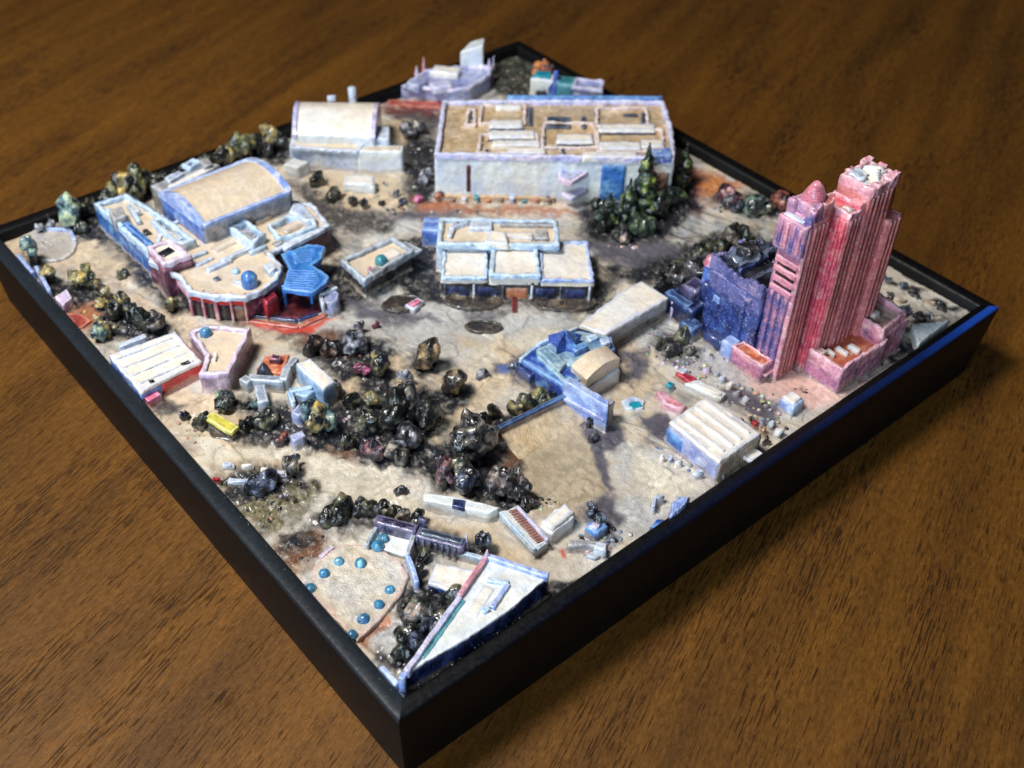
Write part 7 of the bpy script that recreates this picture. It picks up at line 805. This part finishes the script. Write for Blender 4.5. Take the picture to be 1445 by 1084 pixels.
def side_piece(k):
    """one mitred side, drawn for the edge v=0 and turned by k quarter turns"""
    S, H = SIDE, TRAY_H
    prof = [(TAPER, 0), (.3, H - .6), (.5, H - .2), (.95, H), (2.3, H - .02), (RIM - 1.7, H - .05), (RIM - 1.3, H - .2), (RIM - .9, H - .7), (RIM - .1, ZP - 2), (RIM, 0)]
    n = 60; verts, faces = [], []; L = len(prof)
    for i in range(n + 1):
        for d, z in prof:
            x = d + (S - 2 * d) * i / n; y = d
            a = .05 * mnoise.noise(Vector((x * .15, k * 7, z))) + .03 * mnoise.noise(Vector((x * .8, k * 7, z)))
            u, v = x, y + a
            for _ in range(k): u, v = S - v, u
            verts.append(W3(u, v, max(0, z + (a * .6 if z > 5 else 0))))
    for i in range(n):
        for j in range(L - 1): faces.append((i * L + j, (i + 1) * L + j, (i + 1) * L + j + 1, i * L + j + 1))
    faces += [tuple(range(L)), tuple(range(n * L, n * L + L))[::-1]]
    o = mesh_obj('tray_side', verts, faces, 'black_plastic', tray)
    o.data.materials.append(MATS['rim_blue_sheen' if k == 0 else ('rim_grey' if k == 3 else 'black_plastic')])
    for i, pl in enumerate(o.data.polygons):
        if i < n * (L - 1):
            j = i % (L - 1)
            if (1 <= j <= 6 if k else 1 <= j <= 3): pl.material_index = 1
        else: pl.use_smooth = False
    bm = bmesh.new(); bm.from_mesh(o.data); bmesh.ops.recalc_face_normals(bm, faces=bm.faces)
    for e in bm.edges:
        if len(e.link_faces) == 2 and e.calc_face_angle(0) > .9: e.smooth = False
    bm.to_mesh(o.data); bm.free(); return o
for k in range(4): side_piece(k)
bq = [W3(u, v, z) for z in (.5, 6) for u, v in ((RIM + .2, RIM + .2), (SIDE - RIM - .2, RIM + .2), (SIDE - RIM - .2, SIDE - RIM - .2), (RIM + .2, SIDE - RIM - .2))]
mesh_obj('tray_floor', bq, [(0, 3, 2, 1), (4, 5, 6, 7), (0, 1, 5, 4), (1, 2, 6, 5), (2, 3, 7, 6), (3, 0, 4, 7)], 'black_plastic', tray, False)

# ------------------------------------------------------------------ printed town
town = bpy.data.objects.new('printed_town_model', None); COL.objects.link(town); town.location = (0, 0, 0.006)
town['label'] = 'full colour 3D printed miniature town with pink tower set into the black tray'; town['category'] = 'scale model'
def adopt(o, par): o.parent = par; o.matrix_parent_inverse = par.matrix_basis.inverted() if par is town else Matrix()

# ground slab: fine height field with printed colours
INK = {'base': (206, 198, 183), 'orange_tan': (204, 184, 156), 'grey_road': (184, 181, 176), 'ochre': (202, 182, 152), 'grey_tan': (200, 191, 176), 'orange_rust': (196, 124, 72), 'maroon': (110, 54, 52), 'dark_grey': (84, 80, 78), 'rust_tan': (170, 110, 78), 'ink_dark': (36, 37, 42), 'dark_olive': (52, 54, 46), 'brown_print': (110, 76, 54), 'olive_speckle': (120, 112, 82), 'slate_print': (98, 94, 102), 'blue_print': (86, 104, 160), 'pale_tan': (206, 196, 176), 'pinkish': (214, 178, 164), 'red_print': (196, 66, 50), 'square_tan': (176, 160, 134), 'slate_sharp': (92, 88, 96)}
def hash2(ix, iy, s):
    h = (ix.astype(np.int64) * 374761393 + iy.astype(np.int64) * 668265263 + s * 1442695040) & 0xffffffff
    h = ((h ^ (h >> 13)) * 1274126177) & 0xffffffff
    return ((h ^ (h >> 16)) & 0xffff) / 65535.0
def vnoise(x, y, s=0):
    ix, iy = np.floor(x), np.floor(y); fx, fy = x - ix, y - iy; fx = fx * fx * (3 - 2 * fx); fy = fy * fy * (3 - 2 * fy)
    a, b, c, d = hash2(ix, iy, s), hash2(ix + 1, iy, s), hash2(ix, iy + 1, s), hash2(ix + 1, iy + 1, s)
    return (a + (b - a) * fx) * (1 - fy) + (c + (d - c) * fx) * fy
def fbm(x, y, s=0, o=4):
    t = 0; a = .5
    for k in range(o): t = t + a * vnoise(x * 2 ** k, y * 2 ** k, s + k); a *= .5
    return t / (1 - .5 ** o)
def ground():
    a0, a1 = RIM - .3, SIDE - RIM + .3; n = 480
    g = np.linspace(a0, a1, n); U, V = np.meshgrid(g, g, indexing='ij'); U = U.ravel(); V = V.ravel()
    col = np.zeros((len(U), 3)); base = np.array(lin(INK['base'])[:3]); col[:] = base
    m0 = fbm(U * .12, V * .12, 3)[:, None]; col *= .86 + .3 * m0
    wm = (fbm(U * .2, V * .2, 5) - .5)[:, None]; col *= 1 + wm * np.array([[.35, .05, -.45]])          # warm and cool ink washes
    st = (.6 * vnoise((U * .97 + V * .26) * 1.1, (U * .26 - V * .97) * .09, 7) + .4 * vnoise((U * .97 + V * .26) * 2.2, (U * .26 - V * .97) * .14, 8))[:, None]; sm = np.clip((fbm(U * .05, V * .05, 9) - .42) * 6, 0, 1)[:, None]; col *= 1 - np.array([[.8, .77, .68]]) * np.clip(st - .48, 0, 1) * 2 * sm   # brushed streaks in the print
    # stray ink: soft slate and brown stains, thickest around the planting
    tr = np.array([[t_[0], t_[1], t_[3]] for t_ in TREES]); near = np.zeros(len(U))
    for tu, tv, tw in tr:
        k_ = np.where((abs(U - tu) < 9) & (abs(V - tv) < 9))[0]; near[k_] = np.maximum(near[k_], np.clip(1.25 - np.hypot(U[k_] - tu, V[k_] - tv) / (tw * .5 + 3.2), 0, 1))
    sa = fbm(U * .22 + 3, V * .22, 15, 5); stn = np.clip((sa - .535 + near * .15) * 4.5, 0, 1)[:, None] * .55
    sc = np.array(lin((92, 94, 104))[:3]) * (.6 + .8 * fbm(U * .5, V * .5, 17))[:, None]; sb = np.clip((fbm(U * .1, V * .1, 19) - .5) * 6 + .5, 0, 1)[:, None]
    sc = sc * sb + np.array(lin((128, 104, 82))[:3]) * (1 - sb); col = col * (1 - stn) + sc * stn
    hgt = (fbm(U * .5, V * .5, 11) - .5) * .12; rough = np.zeros(len(U)) + .03
    w1 = (fbm(U * .35, V * .35, 21) - .5) * 2; w2 = (fbm(U * .35, V * .35, 31) - .5) * 2; w3 = (fbm(U * 1.6, V * 1.6, 41) - .5)
    for pi, (poly, key, soft, rgh, hh) in enumerate(PATCH):
        p = np.array(poly); lo = p.min(0) - soft * 2 - 2; hi = p.max(0) + soft * 2 + 2
        idx = np.where((U > lo[0]) & (U < hi[0]) & (V > lo[1]) & (V < hi[1]))[0]
        if not len(idx): continue
        x = U[idx] + w1[idx] * soft * 1.3; y = V[idx] + w2[idx] * soft * 1.3
        d = np.full(len(idx), 1e9); ins = np.zeros(len(idx), bool)
        for i in range(len(p)):
            ax, ay = p[i]; bx, by = p[(i + 1) % len(p)]; ex, ey = bx - ax, by - ay
            t = np.clip(((x - ax) * ex + (y - ay) * ey) / (ex * ex + ey * ey + 1e-9), 0, 1)
            d = np.minimum(d, np.hypot(x - ax - t * ex, y - ay - t * ey))
            c = ((ay > y) != (by > y)) & (x < (bx - ax) * (y - ay) / (by - ay + 1e-12) + ax); ins ^= c
        sd = np.where(ins, d, -d) + w3[idx] * soft * .5 + soft * .25
        a = np.clip(sd / (soft * .95) * .5 + .5, 0, 1); a = a * a * (3 - 2 * a)
        c = np.array(lin(INK[key])[:3]) * (.7 + .6 * fbm(x * .8, y * .8, 50 + pi))[:, None]
        if key in ('ink_dark', 'dark_grey', 'dark_olive', 'olive_speckle', 'brown_print'):   # printed speckle of the planting beds
            sp = fbm(x * .8, y * .8, 80 + pi); k = np.clip((sp - .55) * 4, 0, 1)[:, None]; c = c * (1 - k) + np.array(lin((150, 142, 130))[:3]) * k * .75 + c * k * .25
            if key == 'olive_speckle': k = np.clip((.45 - sp) * 8, 0, 1)[:, None]; c = c * (1 - k) + .01 * k
        col[idx] = col[idx] * (1 - a[:, None]) + c * a[:, None]; rough[idx] = np.maximum(rough[idx] * (1 - a), rgh * a)
    hgt += rough * ((fbm(U * .9, V * .9, 61) - .45) * 2.2 + (vnoise(U * 1.7, V * 1.7, 71) - .5) * 1.0)
    # low fused plates and kerbs of the print, each with a thin ink line along its edge
    for sd_, fr_, th_, hh_ in ((91, .10, .57, .30), (93, .16, .63, .22)):
        pl = fbm(U * fr_ + sd_, V * fr_, sd_, 3) + (vnoise(U * .9, V * .9, sd_ + 1) - .5) * .03; e_ = (pl - th_) / .022
        hgt += hh_ * np.clip(e_ * .5 + .5, 0, 1); ln = np.exp(-(e_ + .6) ** 2)[:, None] * .26; col *= 1 - ln * np.array([[.8, .75, .65]]); col *= 1 + .08 * np.clip(e_, 0, 1)[:, None]
    hgt += near * (fbm(U * .6, V * .6, 97) - .4) * 1.1
    verts = np.c_[(U - 100) * MM, (V - 100) * MM, (ZP + hgt) * MM]
    ii = np.arange(n * n).reshape(n, n); q = np.stack([ii[:-1, :-1], ii[1:, :-1], ii[1:, 1:], ii[:-1, 1:]], -1).reshape(-1, 4)
    # skirt down to the tray floor so that the slab is solid
    edge = np.concatenate([ii[:, 0], ii[-1, 1:], ii[-2::-1, -1], ii[0, -2:0:-1]]); nb = len(verts)
    sk = verts[edge].copy(); sk[:, 2] = 6.05 * MM; verts = np.r_[verts, sk]; m = len(edge); e = np.arange(m)
    q2 = np.stack([edge, nb + e, nb + (e + 1) % m, edge[(e + 1) % m]], -1)
    q = np.r_[q, q2]
    me = bpy.data.meshes.new('ground_slab'); me.vertices.add(len(verts)); me.vertices.foreach_set('co', verts.ravel()); me.loops.add(q.size); me.loops.foreach_set('vertex_index', q.ravel().astype(np.int32)); me.polygons.add(len(q)); me.polygons.foreach_set('loop_start', np.arange(0, q.size, 4, dtype=np.int32)); me.polygons.foreach_set('loop_total', np.full(len(q), 4, dtype=np.int32)); me.update(calc_edges=True)
    me.polygons.foreach_set('use_smooth', np.ones(len(q), bool))
    at = me.color_attributes.new('print', 'FLOAT_COLOR', 'POINT'); full = np.ones((len(verts), 4)); full[:len(col), :3] = col; full[len(col):, :3] = .1; at.data.foreach_set('color', full.ravel())
    m, nt, pos = new_mat('printed_ground'); an = node(nt, 'ShaderNodeAttribute', attribute_name='print')
    fg = noise_tex(nt, pos, 1400, 1, .7); c = mixc(nt, .4, an.outputs['Color'], ramp(nt, fg, [(.3, (.86, .86, .86, 1)), (.7, (1.1, 1.1, 1.1, 1))]), 'MULTIPLY')
    f2 = noise_tex(nt, pos, 200, 3, .6); c = mixc(nt, .4, c, ramp(nt, f2, [(.3, (.78, .77, .76, 1)), (.7, (1.16, 1.16, 1.16, 1))]), 'MULTIPLY')
    print_surface(nt, c, .42, .3, .07, 0, pos, 0)
    me.materials.append(m); MATS['printed_ground'] = m
    o = bpy.data.objects.new('ground_slab', me); COL.objects.link(o); adopt(o, town); o['label'] = 'beige printed ground with streets and dark planting beds'
    return hgt.reshape(n, n), a0, a1, n
HG, GA0, GA1, GN = ground()

# buildings: first piece is the building, the others are its parts
for name, label, ops in BLD:
    root = build_op(ops[0], None); root.name = name; adopt(root, town)
    if label: root['label'] = label
    for op in ops[1:]: build_op(op, root)

# trees, shrubs and lumps
def ico(sub):
    bm = bmesh.new(); bmesh.ops.create_icosphere(bm, subdivisions=sub, radius=1); v = [x.co.copy() for x in bm.verts]; f = [tuple(q.index for q in x.verts) for x in bm.faces]; bm.free(); return v, f
ICO = {2: ico(2), 3: ico(3)}
def lump(V, F, I, c, r, sz, seed, rough, ink, sub=3):
    vs, fs = ICO[sub]; b = len(V); rn = random.Random(seed * 31 + 7); an = rn.random() * 3.14; ca, sa = math.cos(an), math.sin(an); ax = rn.uniform(.8, 1.25); ay = rn.uniform(.85, 1.1); tx, ty = rn.uniform(-.3, .3), rn.uniform(-.3, .3)
    for q in vs:
        s = Vector((q.x * 1.3 + seed * 3.1, q.y * 1.3 + seed, q.z * 1.3)); k = .95 + rough * (mnoise.noise(s) * .5 - (abs(mnoise.noise(s * 1.5)) - .2) * .1 + (abs(mnoise.noise(s * 2.4)) - .18) * .45)
        lx, ly = q.x * r * k * ax + tx * q.z * sz * k * .5, q.y * r * k * ay + ty * q.z * sz * k * .5; V.append(W3(c[0] + lx * ca - ly * sa, c[1] + lx * sa + ly * ca, ZP + c[2] + q.z * sz * k)); I.append(ink + .5 * mnoise.noise(s * 1.1 + Vector((5, 5, 5))))
    F += [tuple(b + i for i in f) for f in fs]
CROWNS = []
def tree(idx, u, v, h, w, st):
    rnd = random.Random(idx * 77 + 5); ink = ink_of(st); big = h >= 4.5; F, V, I = [], [], []
    name = 'tree' if big else 'shrub'
    if st.startswith('conifer') or st.endswith('_tall'):
        n = int(h * 1.1); name = 'conifer'
        for k in range(n):
            t = k / (n - 1); R_ = w * .5 * (1 - t) ** .8 + .5
            for j in range(3 if t < .8 else 1):
                a = rnd.random() * 6.28; rr = R_ * .55 * rnd.random() if t < .8 else 0
                lump(V, F, I, (u + rr * math.cos(a), v + rr * math.sin(a), h * .12 + t * h * .84), max(.5, R_ * (.55 + .2 * rnd.random())), max(.6, R_ * .5), idx + k * 3 + j, 1.1, rnd.choice([.0, .05, .1, .3]) + (.12 if t > .6 else 0), 2)
    elif st.startswith('bronze'):
        lump(V, F, I, (u, v, h * .55), w * .42, h * .42, idx, .95, .25); lump(V, F, I, (u + w * .15, v - w * .1, h * .8), w * .36, h * .24, idx + 9, .9, .4); lump(V, F, I, (u - w * .1, v + w * .15, h * .3), w * .34, h * .3, idx + 19, .9, .0)
    else:
        n = max(3, int(1.5 + w * .65)) if big else 2
        gold = st in ('gold', 'blue_green', 'olive', 'gold_grey')
        for k in range(n):
            a = k * 2.4 + rnd.random(); rr = w * .33 * math.sqrt((k + .3) / n); zz = h * (.30 + .55 * rnd.random() * (1 - .5 * rr / (w * .4)))
            sz = w * (.27 + .15 * rnd.random())
            lump(V, F, I, (u + rr * math.cos(a), v + rr * math.sin(a), zz), sz, sz * (.9 + .7 * rnd.random()), idx * 13 + k, .9, rnd.choice([.05, .15, .25, .4]) + (.12 if gold else 0), 3)
        if st in ('rosy', 'grey_brown', 'grey') and h > 5:      # an upright wisp where the print pulled up thin
            lump(V, F, I, (u, v, h * .74), w * .15, h * .24, idx * 13 + 99, .9, .35, 2)
    if big:
        # short printed trunk, then the crown as its part
        tv, tf = [], []; n = 9
        for z, r in ((-.4, w * .26), (h * .15, w * .19), (h * .4, w * .15), (h * .6, w * .08)):
            for i in range(n): a = 6.283 * i / n; k = 1 + .25 * mnoise.noise(Vector((i, z, idx))); tv.append(W3(u + r * k * math.cos(a), v + r * k * math.sin(a), ZP + z))
        for k in range(3):
            for i in range(n): j = (i + 1) % n; tf.append((k * n + i, k * n + j, (k + 1) * n + j, (k + 1) * n + i))
        tf.append(tuple(range(3 * n, 4 * n)))
        root = mesh_obj(name, tv, tf, 'black_gloss'); adopt(root, town); o = mesh_obj('crown', V, F, tree_mat(ink), root)
    else:
        o = mesh_obj(name, V, F, tree_mat(ink)); adopt(o, town); root = o
    CROWNS.append((o, sum(I) / len(I), min(.42, max(.2, w * .06))))
    return root
for i, (u, v, h, w, st) in enumerate(TREES): tree(i, u, v, h, w, st)
# melt the lumps of each crown into one skin
for o, ink, vox in CROWNS:
    m = o.modifiers.new('melt', 'REMESH'); m.mode = 'VOXEL'; m.voxel_size = vox * MM; m.use_smooth_shade = True
    m = o.modifiers.new('soften', 'SMOOTH'); m.factor = .5; m.iterations = 3
dg = bpy.context.evaluated_depsgraph_get()
for o, ink, vox in CROWNS:
    me = bpy.data.meshes.new_from_object(o.evaluated_get(dg)); mat_ = o.data.materials[0]
    o.modifiers.clear(); o.data = me
    if not len(me.materials): me.materials.append(mat_)
    me.polygons.foreach_set('use_smooth', [True] * len(me.polygons)); k0 = hash(round(ink * 1e4)) % 50
    me.attributes.new('ink', 'FLOAT', 'POINT').data.foreach_set('value', [ink + .55 * mnoise.noise(q.co * 420 + Vector((k0, 0, 0))) + .3 * mnoise.noise(q.co * 1100) for q in me.vertices])

# rubble blocks of the far right corner
for i, (u, v, w, h, m) in enumerate(BITS):
    a = i * 1.3; q = [(u + w * math.cos(a + k * 1.57) * (1 if k % 2 else .7), v + w * math.sin(a + k * 1.57) * (1 if k % 2 else .7)) for k in range(4)]
    o = build_op(['rubble_block', 'mass', m, q, 0, .5 + h * .35, .5, .5], None); adopt(o, town)

# tiny bumps of the print between the buildings
CV, CF, CC = [], [], []; crnd = random.Random(4); CIV, CIF = ico(1)
CTAB = [lin(c)[:3] for c in ((206, 202, 196), (138, 136, 138), (32, 34, 38), (190, 166, 134), (110, 128, 170), (140, 96, 80), (186, 136, 146), (90, 150, 156))]
for i, (u, v, r, k) in enumerate(CLUT):
    b = len(CV); a = crnd.random() * 6.28; ca, sa = math.cos(a), math.sin(a); sx = crnd.uniform(.7, 1.5); sz = crnd.uniform(.5, 1.1); c = [x * crnd.uniform(.7, 1.2) for x in CTAB[k]] + [1]
    for q in CIV:
        kk = 1 + .35 * mnoise.noise(q * 2 + Vector((i, 0, 0))); x, y = q.x * sx * r * .6 * kk, q.y * r * .6 * kk
        CV.append(W3(u + x * ca - y * sa, v + x * sa + y * ca, ZP + .15 + q.z * r * sz * .6 * kk)); CC += c
    CF += [tuple(b + j for j in f) for f in CIF]
cm, nt, pos = new_mat('printed_bumps'); an = node(nt, 'ShaderNodeAttribute', attribute_name='print'); print_surface(nt, an.outputs['Color'], .35, .6, .08, 0, pos, 0)
co = mesh_obj('street_clutter', CV, CF, cm); co.data.color_attributes.new('print', 'FLOAT_COLOR', 'POINT').data.foreach_set('color', CC); adopt(co, town); co['kind'] = 'stuff'

# dust on the tray rim
rnd = random.Random(8); V, F = [], []
def speck(u, v, z, r):
    b = len(V); 
    for q in ((1, 0, 0), (-1, 0, 0), (0, 1, 0), (0, -1, 0), (0, 0, 1), (0, 0, -1)): V.append(W3(u + q[0] * r * rnd.uniform(.5, 1.2), v + q[1] * r * rnd.uniform(.5, 1.2), z + q[2] * r * .7))
    F.extend([tuple(b + i for i in f) for f in ((0, 2, 4), (2, 1, 4), (1, 3, 4), (3, 0, 4), (2, 0, 5), (1, 2, 5), (3, 1, 5), (0, 3, 5))])
for i in range(60): speck(rnd.uniform(4, 190), RIM - 1.1 + rnd.gauss(0, .5), TRAY_H - .35, rnd.uniform(.05, .13))
for i in range(40): speck(RIM - 1.6 + rnd.gauss(0, 1), rnd.uniform(4, 190), TRAY_H + .05, rnd.uniform(.04, .11))
for i in range(26): speck(rnd.uniform(8, 36), RIM - 1.0 + rnd.gauss(0, .25), TRAY_H - .4, rnd.uniform(.06, .14))
print_mat('dust', (200, 205, 200)); d = mesh_obj('dust_specks', V, F, 'dust', None, False); d['kind'] = 'stuff'; d['label'] = 'pale dust specks lying on the black tray rim'; d['category'] = 'dust'
